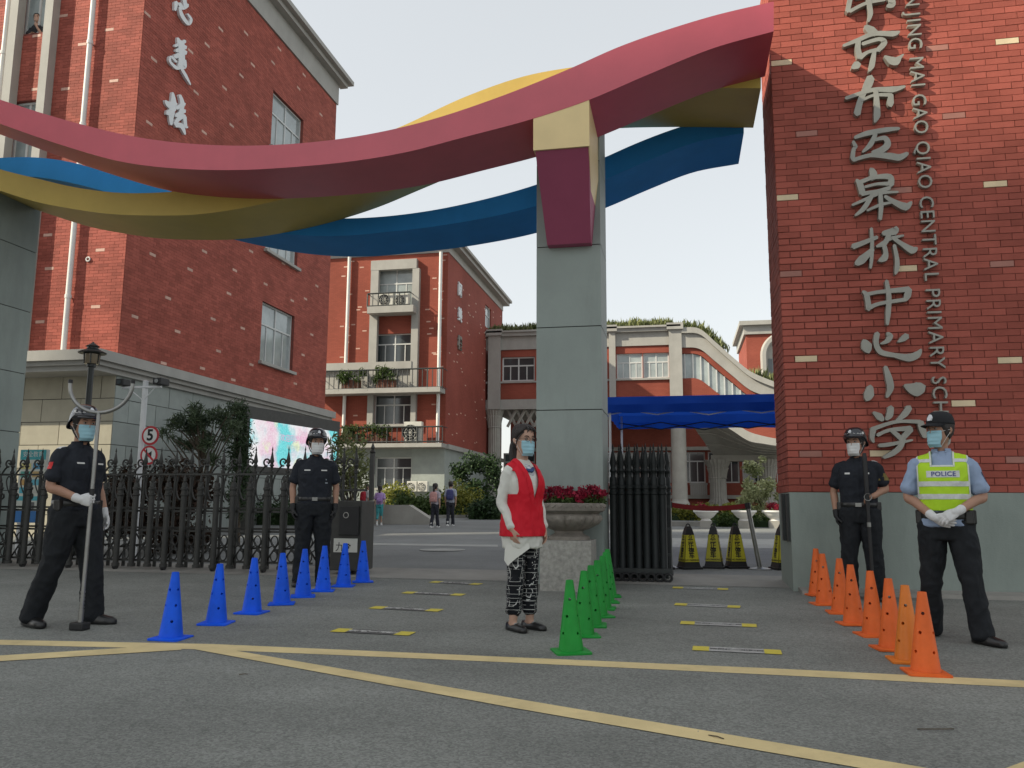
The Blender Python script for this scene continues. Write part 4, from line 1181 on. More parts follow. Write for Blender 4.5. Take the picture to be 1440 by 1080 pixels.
def scroll_mesh():
    m1 = MB()
    pts = []
    for k in range(15):
        t = radians(-60 + k * 24)
        rr = .028 + .0022 * k
        pts.append(Vector((-.075 + rr * cos(t), 0, 1.50 + rr * sin(t))))
    pts += [Vector((-.10, 0, 1.445)), Vector((-.17, 0, 1.36)), Vector((-.215, 0, 1.25)), Vector((-.23, 0, 1.12)), Vector((-.20, 0, 1.0)), Vector((-.15, 0, .96)), Vector((-.11, 0, .99)), Vector((-.12, 0, 1.04))]
    m1.tube(pts, .013, 6, smooth=2)
    m1.tube([Vector((.0, 0, 1.02)), Vector((-.05, 0, 1.1)), Vector((-.09, 0, 1.22)), Vector((-.06, 0, 1.3)), Vector((-.02, 0, 1.28))], .010, 6, smooth=3)
    m1.lathe([(0, -.012), (.02, 0), (0, .012)], 8, (-.075, 0, 1.50))
    return m1.mesh('scroll', MT['bronze_iron'], 'all')
def lattice_mesh(w=.25):
    m1 = MB()
    m1.tube([(-w / 2, 0, .14), (w / 2, 0, .50)], .012, 5); m1.tube([(-w / 2, .014, .50), (w / 2, .014, .14)], .012, 5)
    for cz in (.22, .42):
        m1.tube([(.05 * cos(t), -.012, cz + .07 * sin(t)) for t in np.linspace(0, 2 * pi, 13)], .010, 5, caps=False)
    m1.tube([(-w / 2 + .03, -.004, .32), (-.03, -.004, .36), (0, -.004, .32), (.03, -.004, .28), (w / 2 - .03, -.004, .32)], .009, 5, smooth=3)
    return m1.mesh('lattice', MT['bronze_iron'], 'all')
TP, SP, SCR, LAT = tall_picket(), short_picket(), scroll_mesh(), lattice_mesh()
gx0, gx1, PIT = -10.9, -4.95, .25
n = int((gx1 - gx0) / PIT)
for i in range(n + 1):
    x = gx0 + i * PIT
    L0 = Vector((x, GY + .34, gz(GY + .34))) - gt.location
    put('tall_picket', TP, gt, L0)
    put('scroll', SCR, gt, L0 + Vector((0, .002, 0)))
    L1 = Vector((x + PIT / 2, GY, gz(GY))) - gt.location
    put('short_picket', SP, gt, L1)
    put('lattice', LAT, gt, L1 + Vector((PIT / 2, .05, 0)))
m1 = MB()
for y, zs in ((GY + .30, (.56, .84, 1.32)), (GY + .045, (.12, .53, .80))):
    for z in zs: m1.box((gx0 - .2, y, gz(GY) + z), (gx1 + .1, y + .028, gz(GY) + z + .028))
for i in range(0, n + 1, 2):
    x = gx0 + i * PIT
    m1.tube([(x, GY + .06, gz(GY) + .3), (x + PIT, GY + .31, gz(GY) + .33)], .014, 5)
m1.build('rail', MT['bronze_iron'], gt)
m1 = MB()
for i in range(0, n + 1, 3):
    x = gx0 + i * PIT + PIT / 2
    m1.lathe([(0, -.02), (.05, -.02), (.055, 0), (.05, .02), (0, .02)], 12)
    k = len(m1.v) - 60
    for j in range(k, len(m1.v)):
        a = m1.v[j]; m1.v[j] = (x + a[2], GY + .0 + a[0], gz(GY) + .055 + a[1])
m1.build('wheels', MT['black_plastic'], gt, kind='stuff')
# drive cabinet at the gate's head
dx0, dx1 = atY(463, 800, GY - .05).x, atY(506, 800, GY - .05).x
zc0 = gz(GY)
m1 = MB(); m1.box((dx0, GY - .05, zc0 + .06), (dx1, GY + .42, zc0 + .97))
cab = m1.build('drive_cabinet', MT['bronze_iron'], gt, bevel=.012)
m1 = MB(); a, b = atY(478, 730, GY - .06).x, atY(505, 730, GY - .06).x
m1.box((a, GY - .085, atY(490, 752, GY).z), (b, GY - .051, atY(490, 712, GY).z)); m1.build('control_panel', MT['black_plastic'], cab, bevel=.006)
m1 = MB(); c_ = atY(486.5, 724.5, GY - .09)
m1.tube([(c_.x + .035 * cos(t), GY - .09, c_.z + .035 * sin(t)) for t in np.linspace(0, 2 * pi, 17)], .006, 5, caps=False); m1.build('indicator_ring', MT['white_trim'], cab)
sticker = mat('white_sticker', (0.55, 0.55, 0.5), .5, .05)
m1 = MB(); a, b = atY(469, 766, GY - .06), atY(502, 777, GY - .06)
m1.box((a.x, GY - .058, b.z), (b.x, GY - .0512, atY(469, 757, GY - .06).z)); m1.build('notice', sticker, cab)
ink = mat('black_ink', (0.012, 0.012, 0.012), .6, 0)
text_on('print', '\u4e5d', .13, ink, (a.x + .09, GY - .0595, b.z + .06), (1, 0, 0), (0, 0, 1), cab)
m1 = MB(); pc = atY(480, 763, GY - .06)
for dx, dz, r_ in ((0, -.012, .022), (-.028, .012, .011), (-.01, .026, .011), (.011, .026, .011), (.029, .012, .011)):
    m1.prism([(r_ * cos(t), r_ * sin(t)) for t in np.linspace(0, 2 * pi, 11)[:-1]], lambda u, v, d: Vector((a.x + .2 + dx + u, d, b.z + .075 + dz + v)), GY - .0605, GY - .0585)
m1.build('paw_print', ink, cab)
m1 = MB(); m1.box((dx1 - .06, GY + .34, zc0 + .972), (dx1 - .005, GY + .40, zc0 + 1.62)); m1.lathe([(.03, 0), (.045, .02), (.02, .05), (.03, .08), (0, .16)], 8, (dx1 - .032, GY + .37, zc0 + 1.62)); m1.build('end_post', MT['bronze_iron'], gt)
for i in range(3):
    put('tall_picket', TP, gt, Vector((gx1 + .22 + i * .18, GY + .3, gz(GY))) - gt.location)
    put('scroll', SCR, gt, Vector((gx1 + .22 + i * .18, GY + .302, gz(GY))) - gt.location)
m1 = MB(); m1.box((dx0 - .1, GY + .29, zc0 + 1.1), (dx1 - .07, GY + .31, zc0 + 1.13)); m1.build('rail', MT['bronze_iron'], gt)

# ------------------------------------------------------------------ second gate leaf, folded up beside the column
fx0, fx1 = atY(864, 800, 10.6).x, atY(934, 800, 10.6).x
fg = thing('sliding_gate', ((fx0 + fx1) / 2, 10.6, gz(10.6)), 'folded-up black sliding gate, its posts bunched together beside the central column', 'gate', 'dark iron sliding gates')
def fold_picket():
    m1 = MB()
    m1.lathe([(.0, .04), (.06, .04), (.06, .1), (.046, .12), (.046, 1.06), (.056, 1.07), (.056, 1.09), (.046, 1.1), (.046, 1.13), (.057, 1.14), (.057, 1.165), (.046, 1.175), (.044, 1.27), (.03, 1.29), (.03, 1.33), (.045, 1.36), (.028, 1.40), (.044, 1.46), (.018, 1.6), (.008, 1.63), (.014, 1.645), (0, 1.72)], 12)
    return m1.mesh('post', MT['iron_fold'], True)
FP = fold_picket()
for i in range(7):
    x = fx0 + (fx1 - fx0) * i / 6
    put('post', FP, fg, Vector((x, 10.56, gz(10.5))) - fg.location)
    put('post', FP, fg, Vector((x + .05, 10.95, gz(10.9))) - fg.location)
m1 = MB()
for z in (.3, .62, .9):
    m1.box((fx0 - .04, 10.70, gz(10.6) + z), (fx1 + .08, 10.73, gz(10.6) + z + .03))
m1.box((fx0 - .06, 10.47, gz(10.6) + .1), (fx1 + .1, 10.52, gz(10.6) + .16))
m1.build('rail', MT['iron'], fg)
m1 = MB()
for i in range(7):
    x = fx0 + (fx1 - fx0) * i / 6 + .05
    m1.tube([(x + .045 * cos(t), 10.44, gz(10.5) + .06 + .045 * sin(t)) for t in np.linspace(0, 2 * pi, 11)], .016, 6, caps=False)
m1.build('wheels', MT['black_plastic'], fg, kind='stuff')

# ------------------------------------------------------------------ sports cones with punched holes
def cone_mesh(m, hole_m):
    N_, H_, R0, R1 = 48, .475, .088, .026
    m1 = MB()
    lv = [.0, .10, .135, .215, .25, .33, .365, .475]
    for k in range(N_):
        t0, t1 = 2 * pi * k / N_, 2 * pi * (k + 1) / N_
        for a, b in zip(lv, lv[1:]):
            ra, rb_ = R0 + (R1 - R0) * a / H_, R0 + (R1 - R0) * b / H_
            z0, z1 = .018 + a, .018 + b
            vs = lambda t, r, z: (r * cos(t), r * sin(t), z)
            m1.add([vs(t0, ra, z0), vs(t1, ra, z0), vs(t1, rb_, z1), vs(t0, rb_, z1)], [(0, 1, 2, 3)])
    e, c_ = .125, .022
    out = []
    for sx, sy, a0 in ((1, 1, 0), (-1, 1, 90), (-1, -1, 180), (1, -1, 270)):
        for j in range(5):
            t = radians(a0 + j * 22.5); out.append((sx * (e - c_) + c_ * cos(t), sy * (e - c_) + c_ * sin(t)))
    n_ = len(out)
    m1.add([(x, y, 0) for x, y in out] + [(x, y, .012) for x, y in out], [tuple(reversed(range(n_)))] + [(i, (i + 1) % n_, n_ + (i + 1) % n_, n_ + i) for i in range(n_)])
    ring = [(1.02 * R0 * cos(2 * pi * k / N_ ), 1.02 * R0 * sin(2 * pi * k / N_), .018) for k in range(N_)]
    b0 = len(m1.v)
    m1.add([(x, y, .012) for x, y in out] + ring, [])
    # fan from the rounded square flange to the foot of the cone
    import bisect
    angs = [atan2(y, x) % (2 * pi) for x, y in out]
    for k in range(N_):
        ta = (2 * pi * (k + .5) / N_)
        j = min(range(n_), key=lambda q: abs((angs[q] - ta + pi) % (2 * pi) - pi))
        m1.f.append((b0 + j, b0 + n_ + (k + 1) % N_, b0 + n_ + k)); m1.mi.append(0)
        ta2 = (2 * pi * (k + 1.5) / N_)
        j2 = min(range(n_), key=lambda q: abs((angs[q] - ta2 + pi) % (2 * pi) - pi))
        q = j
        while q != j2:
            nq = (q + 1) % n_
            m1.f.append((b0 + q, b0 + nq, b0 + n_ + (k + 1) % N_)); m1.mi.append(0); q = nq
    m1.lathe([(R1, .493), (R1 * .8, .494), (R1 * .78, .47)], N_, caps=False)
    me = m1.mesh('cone', [m], fix=False)
    ob = put('tmp', me)
    cut = MB()
    for lvl, z in enumerate((.135, .25, .365)):
        for k in range(4):
            t = radians(90 * k + 30 + 22 * lvl)
            cut.tube([(.01 * cos(t), .01 * sin(t), z), (.2 * cos(t), .2 * sin(t), z)], .0105, 10)
    co = put('cut', cut.mesh('cut', [m], fix=True))
    md_ = ob.modifiers.new('b', 'BOOLEAN'); md_.operation = 'DIFFERENCE'; md_.object = co; md_.solver = 'EXACT'
    sol = ob.modifiers.new('weld', 'WELD'); sol.merge_threshold = .0004
    ob.modifiers.move(1, 0)
    bpy.context.view_layer.update()
    me2 = bpy.data.meshes.new_from_object(ob.evaluated_get(bpy.context.evaluated_depsgraph_get()))
    bpy.data.objects.remove(ob); bpy.data.objects.remove(co)
    bm = bmesh.new(); bm.from_mesh(me2)
    kill = [f for f in bm.faces if hypot(f.calc_center_median().x, f.calc_center_median().y) < .012 + 0 and .05 < f.calc_center_median().z < .45]
    bmesh.ops.delete(bm, geom=kill, context='FACES')
    bm.to_mesh(me2); bm.free()
    me2.polygons.foreach_set('use_smooth', [True] * len(me2.polygons)); me2.set_sharp_from_angle(angle=radians(30))
    me2.name = 'cone'
    return me2
cone_m = {'blue': mat('blue_cone_plastic', (0.006, 0.105, 0.80), .5, .14, 6.0, .08, 40, spec=.25, dirt=.35),
          'green': mat('green_cone_plastic', (0.012, 0.27, 0.035), .48, .14, 6.0, .08, 40, spec=.3, dirt=.35),
          'orange': mat('orange_cone_plastic', (0.74, 0.135, 0.025), .48, .12, 6.0, .08, 40, spec=.3, dirt=.28)}
amber = mat('faded_orange_cone_plastic', (0.70, 0.19, 0.02), .42, .1, 6.0, .05, 40, spec=.45, dirt=.1)
cone_px = {
 'blue': [(240, 898), (304, 877), (354, 862), (396, 849.5), (426, 839), (454, 831), (483, 824.5), (510, 818.5)],
 'green': [(803, 917), (820, 894), (832, 880), (841, 867), (847, 856), (852, 847), (856, 839)],
 'orange': [(1302, 947), (1278, 930), (1254, 913), (1229, 893.5), (1201, 878), (1183, 862), (1160, 850), (1149, 837)]}
place = {'blue': 'in the row before the gate', 'green': 'in the row beside the urn', 'orange': 'in the row before the wall'}
ords = ['nearest', 'second', 'third', 'fourth', 'fifth', 'sixth', 'seventh', 'last and farthest']
for colr in ('blue', 'green', 'orange'):
    cm = cone_mesh(cone_m[colr], None)
    am = None
    for i, (px, py) in enumerate(cone_px[colr]):
        p = gp(px, py)
        od = ords[i] if i < len(cone_px[colr]) - 1 else 'last and farthest'
        meu = cm
        lab = '%s punched %s cone from the road %s' % (od, colr, place[colr])
        if colr == 'orange' and i == 1:
            meu = cm.copy(); meu.materials.clear(); meu.materials.append(amber)
            lab = 'yellower orange cone, second from the road in the row before the wall'
        o = put('traffic_cone', meu, None, (p.x, p.y, gz(p.y)), rz=radians(rb.uniform(-14, 14)) + .2)
        o.rotation_euler.x = radians(rb.uniform(-1.2, 1.2)); o.rotation_euler.y = radians(rb.uniform(-1.2, 1.2))
        tag(o, lab, 'traffic cone', '%s cones standing in a row' % colr)

# ------------------------------------------------------------------ tape notices stuck to the asphalt
tape_y = mat('yellow_floor_tape', (0.60, 0.50, 0.05), .6, .12, 30, dirt=.25)
tape_k = mat('black_floor_tape', (0.09, 0.09, 0.086), .6, .2, 30, dirt=.3)
tape_w = mat('white_tape_print', (0.55, 0.55, 0.52), .6, .2, 40, dirt=.3)
tape_l = mat('scuffed_white_floor_tape', (0.38, 0.38, 0.36), .6, .3, 30, dirt=.5)
def tape(x0, y0, x1, y1, label, grp, light=False):
    a, b = gp(x0, y0), gp(x1, y1)
    L = (b - a).length; U = (b - a).normalized()
    V = Vector((-U.y, U.x, 0)); V = Vector((V.x, V.y, GRADE * V.y)).normalized()
    t = thing('floor_notice', (a + b) / 2, label, 'floor notice', grp)
    hw = .082
    def quad(m1, s0, s1, lift, hh=hw, mi=0):
        ps = [a + U * (L * s0) - V * hh, a + U * (L * s1) - V * hh, a + U * (L * s1) + V * hh, a + U * (L * s0) + V * hh]
        m1.add([(p.x, p.y, gz(p.y) + lift) for p in ps], [(0, 1, 2, 3)], mi)
    for e0, e1 in ((0, .19), (.81, 1)):
        m1 = MB(); quad(m1, e0, e1, .005); m1.build('yellow_end', tape_y, t)
    m1 = MB(); quad(m1, .191, .809, .005); m1.build('printed_band', tape_l if light else tape_k, t)
    text_on('print', '\u8bf7\u4fdd\u6301\u4e00\u7c73\u8ddd\u79bb', L * .62 / 7, tape_k if light else tape_w, Vector(((a + b) / 2)) + Vector((0, 0, .0065)), U, V, t, offset=.002 if light else .008)
for i, (x0, y0, x1, y1) in enumerate([(470, 886.5, 580, 892), (523, 854.5, 620, 859), (568, 833.5, 652, 837), (607, 818.5, 676, 822)]):
    tape(x0, y0, x1, y1, '%s yellow and black floor tape in the left lane, counted from the road' % ['first', 'second', 'third', 'fourth'][i], 'floor tapes in the left lane')
for i, (x0, y0, x1, y1) in enumerate([(974, 912, 1099, 918), (957, 876, 1064, 880.5), (949, 850, 1041, 854), (946, 826.5, 1024, 829)]):
    tape(x0, y0, x1, y1, '%s yellow and white floor tape in the right lane, counted from the road' % ['first', 'second', 'third', 'fourth'][i], 'floor tapes in the right lane', True)

# ------------------------------------------------------------------ square caution cones
cy_y = mat('yellow_caution_panel', (0.55, 0.50, 0.03), .5, .1, 8, dirt=.15)
def caution_cone():
    t = thing('caution_cone', (0, 0, 0), 'x', 'caution cone')
    m1 = MB()
    m1.box((-.15, -.15, 0), (.15, .15, .035)); m1.build('base', MT['black_plastic'], t, local=True, bevel=.008)
    prof = [(.125, .035), (.112, .09), (.06, .50), (.045, .565), (.03, .60)]
    sq = lambda r, z: [(-r, -r, z), (r, -r, z), (r, r, z), (-r, r, z)]
    m1 = MB(); m1.loft([sq(r, z) for r, z in prof]); 
    m1.tube([(.03 * cos(q), 0, .60 + .035 * sin(q)) for q in np.linspace(0, pi, 9)], .009, 6)
    m1.build('body', MT['black_plastic'], t, local=True)
    m1 = MB()
    r0, r1, z0, z1 = .115, .0657, .105, .48
    for k in range(4):
        M = Matrix.Rotation(pi / 2 * k, 3, 'Z')
        m1.add([M @ Vector(p) for p in ((-r0 * .94, -r0, z0), (r0 * .94, -r0, z0), (r1 * .92, -r1, z1), (-r1 * .92, -r1, z1))], [(0, 1, 2, 3)])
    pn = m1.build('yellow_panel', cy_y, t, local=True)
    N_ = Vector((0, -(z1 - z0), (r0 - r1))).normalized(); V = Vector((0, (r0 - r1), (z1 - z0))).normalized()
    for k in range(4):
        M = Matrix.Rotation(pi / 2 * k, 3, 'Z')
        for j, ch_ in enumerate('\u7981\u6b62\u505c\u8f66'):
            s = .73 - j * .17
            p = Vector((0, -(r0 + (r1 - r0) * s), z0 + (z1 - z0) * s)) + Vector((0, -.0025, .001))
            text_on('print', ch_, .088, ink, M @ p, M @ Vector((1, 0, 0)), M @ V, pn, offset=.0025)
        p = Vector((0, -(r0 + (r1 - r0) * .06), z0 + (z1 - z0) * .06)) + Vector((0, -.0025, .001))
        text_on('print', 'NO PARKING', .034, ink, M @ p, M @ Vector((1, 0, 0)), M @ V, pn, offset=.001)
        rr_, s = .022, .93
        c_ = Vector((0, -(r0 + (r1 - r0) * s), z0 + (z1 - z0) * s)) + Vector((0, -.003, .001))
        m1 = MB(); m1.tube([M @ (c_ + Vector((1, 0, 0)) * rr_ * cos(q) + V * rr_ * sin(q)) for q in np.linspace(0, 2 * pi, 13)], .004, 4, caps=False)
        m1.tube([M @ (c_ - Vector((1, 0, 0)) * rr_ * .7 + V * rr_ * .7), M @ (c_ + Vector((1, 0, 0)) * rr_ * .7 - V * rr_ * .7)], .003, 4)
        m1.build('no_parking_mark', ink, pn, local=True)
    return t
cc = caution_cone()
cl = ['black and yellow caution cone tucked behind the folded gate', 'black and yellow caution cone just right of the folded gate', 'black and yellow caution cone, middle of the three under the red belt', 'black and yellow caution cone nearest the right belt post', 'black and yellow caution cone half hidden by the end of the brick wall']
for i, (px, py, r_) in enumerate([(932, 801, 10), (969, 801, 24), (1005, 800, -8), (1036, 800, 16), (1102, 802, 20)]):
    o = cc if i == 0 else copy_tree(cc)
    p = gp(px, py)
    o.location = (p.x, p.y + .1, gz(p.y + .1)); o.rotation_euler = (0, 0, radians(r_))
    tag(o, cl[i], 'caution cone', 'caution cones behind the gate line')

# ------------------------------------------------------------------ belt barrier
def stanchion(px, py, lean, label):
    p = gp(px, py)
    t = thing('belt_post', (p.x, p.y, gz(p.y)), label, 'barrier post', 'belt barrier posts')
    M = Matrix.Rotation(lean, 3, 'Y')
    m1 = MB(); m1.lathe([(0, 0), (.16, 0), (.16, .015), (.05, .035), (.03, .04), (0, .04)], 24); m1.build('base', MT['steel'], t, local=True, smooth=True)
    m1 = MB()
    m1.tube([M @ Vector((0, 0, .03)), M @ Vector((0, 0, .86))], .032, 14); m1.build('post', MT['steel'], t, local=True, smooth=True)
    m1 = MB(); m1.tube([M @ Vector((0, 0, .861)), M @ Vector((0, 0, .95))], .042, 14); m1.build('belt_housing', MT['black_plastic'], t, local=True, smooth=True)
    return t, Vector(t.location) + M @ Vector((0, 0, .91))
t1_, e1 = stanchion(943, 799, 0.0, 'upright steel belt post at the left end of the red belt')
t2_, e2 = stanchion(1069, 801, -.155, 'leaning dark steel belt post at the right end of the red belt')
red_belt = mat('dark_red_belt', (0.22, 0.012, 0.014), .7, .1, 10)
m1 = MB(); rings = []
for k in range(15):
    s = k / 14; p = e1.lerp(e2, s) - Vector((0, 0, .05 * 4 * s * (1 - s)))
    rings.append([p + Vector((0, -.003, -.035)), p + Vector((0, .003, -.035)), p + Vector((0, .003, .035)), p + Vector((0, -.003, .035))])
m1.loft(rings); tag(m1.build('barrier_belt', red_belt), 'dark red barrier belt stretched between two steel posts behind the gate', 'belt')

# ------------------------------------------------------------------ blue canopy tent
tx0, tx1 = atY(852, 565, 13.9).x, atY(1113, 565, 16.9).x
TY0, TY1 = 13.9, 16.9
zt0, zt1 = atY(980, 579, TY0).z, atY(980, 556, TY0).z
ct = thing('canopy_tent', ((tx0 + tx1) / 2, 15.4, gz(15.4)), 'blue pop-up canopy tent with sagging valance between the column and the brick wall', 'canopy tent')
tent_m = mat('blue_tent_fabric', (0.012, 0.085, 0.50), .7, .12, 1.5, .3, 14, spec=.2)
_n, _l = tent_m.node_tree.nodes, tent_m.node_tree.links
_b = _n['Principled BSDF']; _t = _n.new('ShaderNodeBsdfTranslucent'); _t.inputs['Color'].default_value = (.02, .10, .55, 1)
_m = _n.new('ShaderNodeMixShader'); _m.inputs[0].default_value = .4
_l.new(_b.outputs[0], _m.inputs[1]); _l.new(_t.outputs[0], _m.inputs[2]); _l.new(_m.outputs[0], _n['Material Output'].inputs['Surface'])
m1 = MB()
nx = 40
def vx(k): return tx0 + (tx1 - tx0) * k / nx
def sag(u): return .045 * sin(u * 9.0) + .03 * sin(u * 23 + 1)
for (ya, sgn) in ((TY0, 1), (TY1, -1)):
    g0 = [[], [], []]
    for k in range(nx + 1):
        u = k / nx
        top_ = zt1
        g0[0].append(Vector((vx(k), ya - sgn * .02 * sin(u * 31), zt0 + .006 * sin(u * 40))))
        g0[1].append(Vector((vx(k), ya - sgn * (.03 + .02 * sin(u * 19)), (zt0 + top_) / 2)))
        g0[2].append(Vector((vx(k), ya, top_)))
    for r0_, r1_ in zip(g0, g0[1:]):
        m1.add(r0_ + r1_, [(i, i + 1, nx + 2 + i, nx + 1 + i) for i in range(nx)])
for xa in (tx0, tx1):
    q = []
    ny = 12
    rows = [[Vector((xa + .015 * sin(k * 2.3), TY0 + (TY1 - TY0) * k / ny, z)) for k in range(ny + 1)] for z in (zt0, (zt0 + zt1) / 2, zt1)]
    for r0_, r1_ in zip(rows, rows[1:]): m1.add(r0_ + r1_, [(i, i + 1, ny + 2 + i, ny + 1 + i) for i in range(ny)])
m1.build('valance', tent_m, ct, smooth='all')
m1 = MB(); NR = 24
grid = []
for j in range(NR + 1):
    row = []
    for i in range(NR + 1):
        u, v = i / NR * 2 - 1, j / NR * 2 - 1
        h_ = (1 - max(abs(u), abs(v))) * .12 - .03 * (1 - max(abs(u), abs(v)) ** 2) * (abs(abs(u) - abs(v)))
        row.append(Vector((tx0 + (tx1 - tx0) * i / NR, TY0 + (TY1 - TY0) * j / NR, zt1 + h_)))
    grid.append(row)
for r0_, r1_ in zip(grid, grid[1:]): m1.add(r0_ + r1_, [(i, i + 1, NR + 2 + i, NR + 1 + i) for i in range(NR)])
m1.build('roof', tent_m, ct, smooth='all')
for xa in (tx0 + .06, tx1 - .06):
    for ya in (TY0 + .06, TY1 - .06):
        m1 = MB(); m1.box((xa - .02, ya - .02, gz(ya)), (xa + .02, ya + .02, zt1 - .02)); m1.box((xa - .06, ya - .06, gz(ya)), (xa + .06, ya + .06, gz(ya) + .01)); m1.build('leg', MT['white_pole'], ct)
for ya in (TY0 + .10, TY1 - .10):
    m1 = MB(); xm = (tx0 + tx1) / 2; zz_ = zt0 + .0
    for s in (-1, 1):
        e_ = (tx0 if s < 0 else tx1)
        m1.tube([(e_, ya, zz_ - .02), (xm + s * (tx1 - tx0) * .25, ya, zz_ + .12)], .012, 6); m1.tube([(e_, ya + .03, zz_ + .12), (xm + s * (tx1 - tx0) * .25, ya + .03, zz_ - .02)], .012, 6)
        m1.tube([(xm + s * (tx1 - tx0) * .25, ya, zz_ + .12), (xm, ya, zz_ - .04)], .012, 6); m1.tube([(xm + s * (tx1 - tx0) * .25, ya + .03, zz_ - .02), (xm, ya + .03, zz_ + .12)], .012, 6)
    m1.build('truss', MT['white_pole'] if ya < 15 else MT['iron'], ct)

# ------------------------------------------------------------------ big stone urn with crimson flowers on a pedestal
UY = 9.62
uc = atY(800, 800, UY).x
ur = thing('flower_urn', (uc, UY, gz(UY)), 'weathered stone flower urn on a square speckled granite pedestal before the column', 'urn')
m1 = MB(); m1.box((uc - .29, UY - .29, gz(UY) - .05), (uc + .29, UY + .29, gz(UY) + .55)); m1.build('pedestal', MT['granite'], ur, bevel=.008)
z0 = gz(UY) + .552
n_ = 64
prof = [(.24, 0, 0), (.24, .035, 0), (.20, .05, 0), (.16, .075, 0), (.17, .10, 0), (.24, .13, .10), (.335, .18, .14), (.375, .235, .13), (.37, .275, .07), (.345, .295, 0), (.37, .31, 0), (.415, .33, 0), (.425, .36, 0), (.425, .405, 0), (.40, .415, 0), (.36, .412, 0), (.34, .37, 0), (0, .36, 0)]
m1 = MB()
m1.loft([[Vector((uc + r * (1 + f * (abs(cos(9 * 2 * pi * k / n_)) - .6)) * cos(2 * pi * k / n_), UY + r * (1 + f * (abs(cos(9 * 2 * pi * k / n_)) - .6)) * sin(2 * pi * k / n_), z0 + z)) for k in range(n_)] for r, z, f in prof])
m1.build('bowl', MT['urn_stone'], ur, smooth=True)
m1 = MB()
for k in range(34):
    t = 2 * pi * k / 34; m1.obox((uc + .426 * cos(t), UY + .426 * sin(t), z0 + .383), (.02, .055, .018), Matrix.Rotation(t, 3, 'Z') @ Matrix.Rotation(.5, 3, 'X'))
m1.build('rim_pattern', MT['urn_stone'], ur, kind='stuff')
q = random.Random(5)
fl = tag(thing('flowers', (uc, UY, z0 + .37), 'crimson flowers growing out of the stone urn', 'flowers'))
cs = [(uc + q.uniform(-.36, .36), UY + q.uniform(-.3, .3), z0 + .42 + q.uniform(-.02, .05)) for k in range(22)]
leaves_np('foliage', cs, [.09] * 22, 1500, .028, MT['leaf_mid'], fl, 3)
cs = [(uc + q.uniform(-.39, .39), UY + q.uniform(-.33, .33), z0 + .50 + q.uniform(-.05, .09)) for k in range(46)]
leaves_np('blossoms', cs, [.06] * 46, 1500, .021, MT['petal'], fl, 4, aspect=1.3)

# ------------------------------------------------------------------ small white urns far inside
for i, px in enumerate((993, 1047, 1090)):
    p = gp(px, 743)
    t = thing('white_urn', (p.x, p.y, gz(p.y)), ['left of three white flower urns along the far hedge, beside the folded gate', 'middle of three white flower urns along the far hedge, behind the belt post', 'right of three white flower urns along the far hedge, beside the brick wall'][i], 'urn', 'white urns along the hedge')
    m1 = MB(); m1.box((-.17, -.17, -.05), (.17, .17, .22)); m1.build('pedestal', MT['cream'], t, local=True)
    m1 = MB(); m1.lathe([(0, .22), (.16, .22), (.12, .27), (.22, .33), (.30, .42), (.32, .45), (.36, .47), (.36, .52), (.32, .52), (0, .49)], 28); m1.build('bowl', MT['urn_white'], t, local=True, smooth=True)
    cs, rs = blob_clumps((p.x, p.y, gz(p.y) + .58), .24, 9, i + 40, (1, 1, .5))
    leaves_np('foliage', cs, rs, 420, .035, MT['petal'] if i != 1 else MT['leaf_mid'], t, i + 60)

# ------------------------------------------------------------------ hedges, shrubs, trees
def hedge(name, px0, px1, pyb, pyt, depth, leaf, label, n, size, seed, lumpy=.25):
    a, b = gp(px0, pyb), gp(px1, pyb)
    Y = (a.y + b.y) / 2
    h_ = atY((px0 + px1) / 2, pyt, Y).z - gz(Y)
    t = thing(name, ((a.x + b.x) / 2, Y + depth / 2, gz(Y)), label, 'hedge' if name == 'hedge' else 'shrub')
    q = random.Random(seed); cs, rs = [], []
    L = b.x - a.x
    for k in range(max(6, int(L / (h_ * .45)))):
        x = a.x + L * (k + .5) / max(6, int(L / (h_ * .45)))
        for yy in (.2, .7):
            cs.append((x + q.uniform(-.2, .2), Y + depth * yy, gz(Y) + h_ * (.42 + q.uniform(-.1, lumpy)))); rs.append(h_ * q.uniform(.42, .62))
    leaves_np('foliage', cs, rs, n, size, MT[leaf], t, seed)
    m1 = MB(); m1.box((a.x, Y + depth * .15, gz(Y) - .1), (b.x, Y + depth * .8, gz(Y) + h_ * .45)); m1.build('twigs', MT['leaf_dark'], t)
    return t
hedge('hedge', 936, 1125, 733, 708, 1.6, 'leaf_yellow', 'clipped yellow-green hedge inside the gate behind the white urns', 9000, .07, 21, .14)
hedge('hedge', 1000, 1140, 742, 722, 1.2, 'leaf_mid', 'low dark green hedge at the foot of the yellow-green hedge', 3200, .06, 22, .1)
hedge('hedge', 545, 640, 727, 694, 2.0, 'leaf_mid', 'dark green flowering hedge above the pale curved retaining wall', 4200, .09, 23)
hedge('shrub', 538, 562, 722, 682, 2.0, 'leaf_yellow', 'rounded yellow-green shrub below the ground floor window', 1500, .09, 24)
hedge('shrub', 636, 660, 728, 682, 1.8, 'leaf_yellow', 'upright shrub with yellow leaves behind the two schoolchildren', 1800, .08, 25)
hedge('hedge', 655, 705, 731, 697, 2.0, 'leaf_dark', 'clipped dark hedge at the foot of the fluted column, left of the woman', 3600, .08, 26, .05)
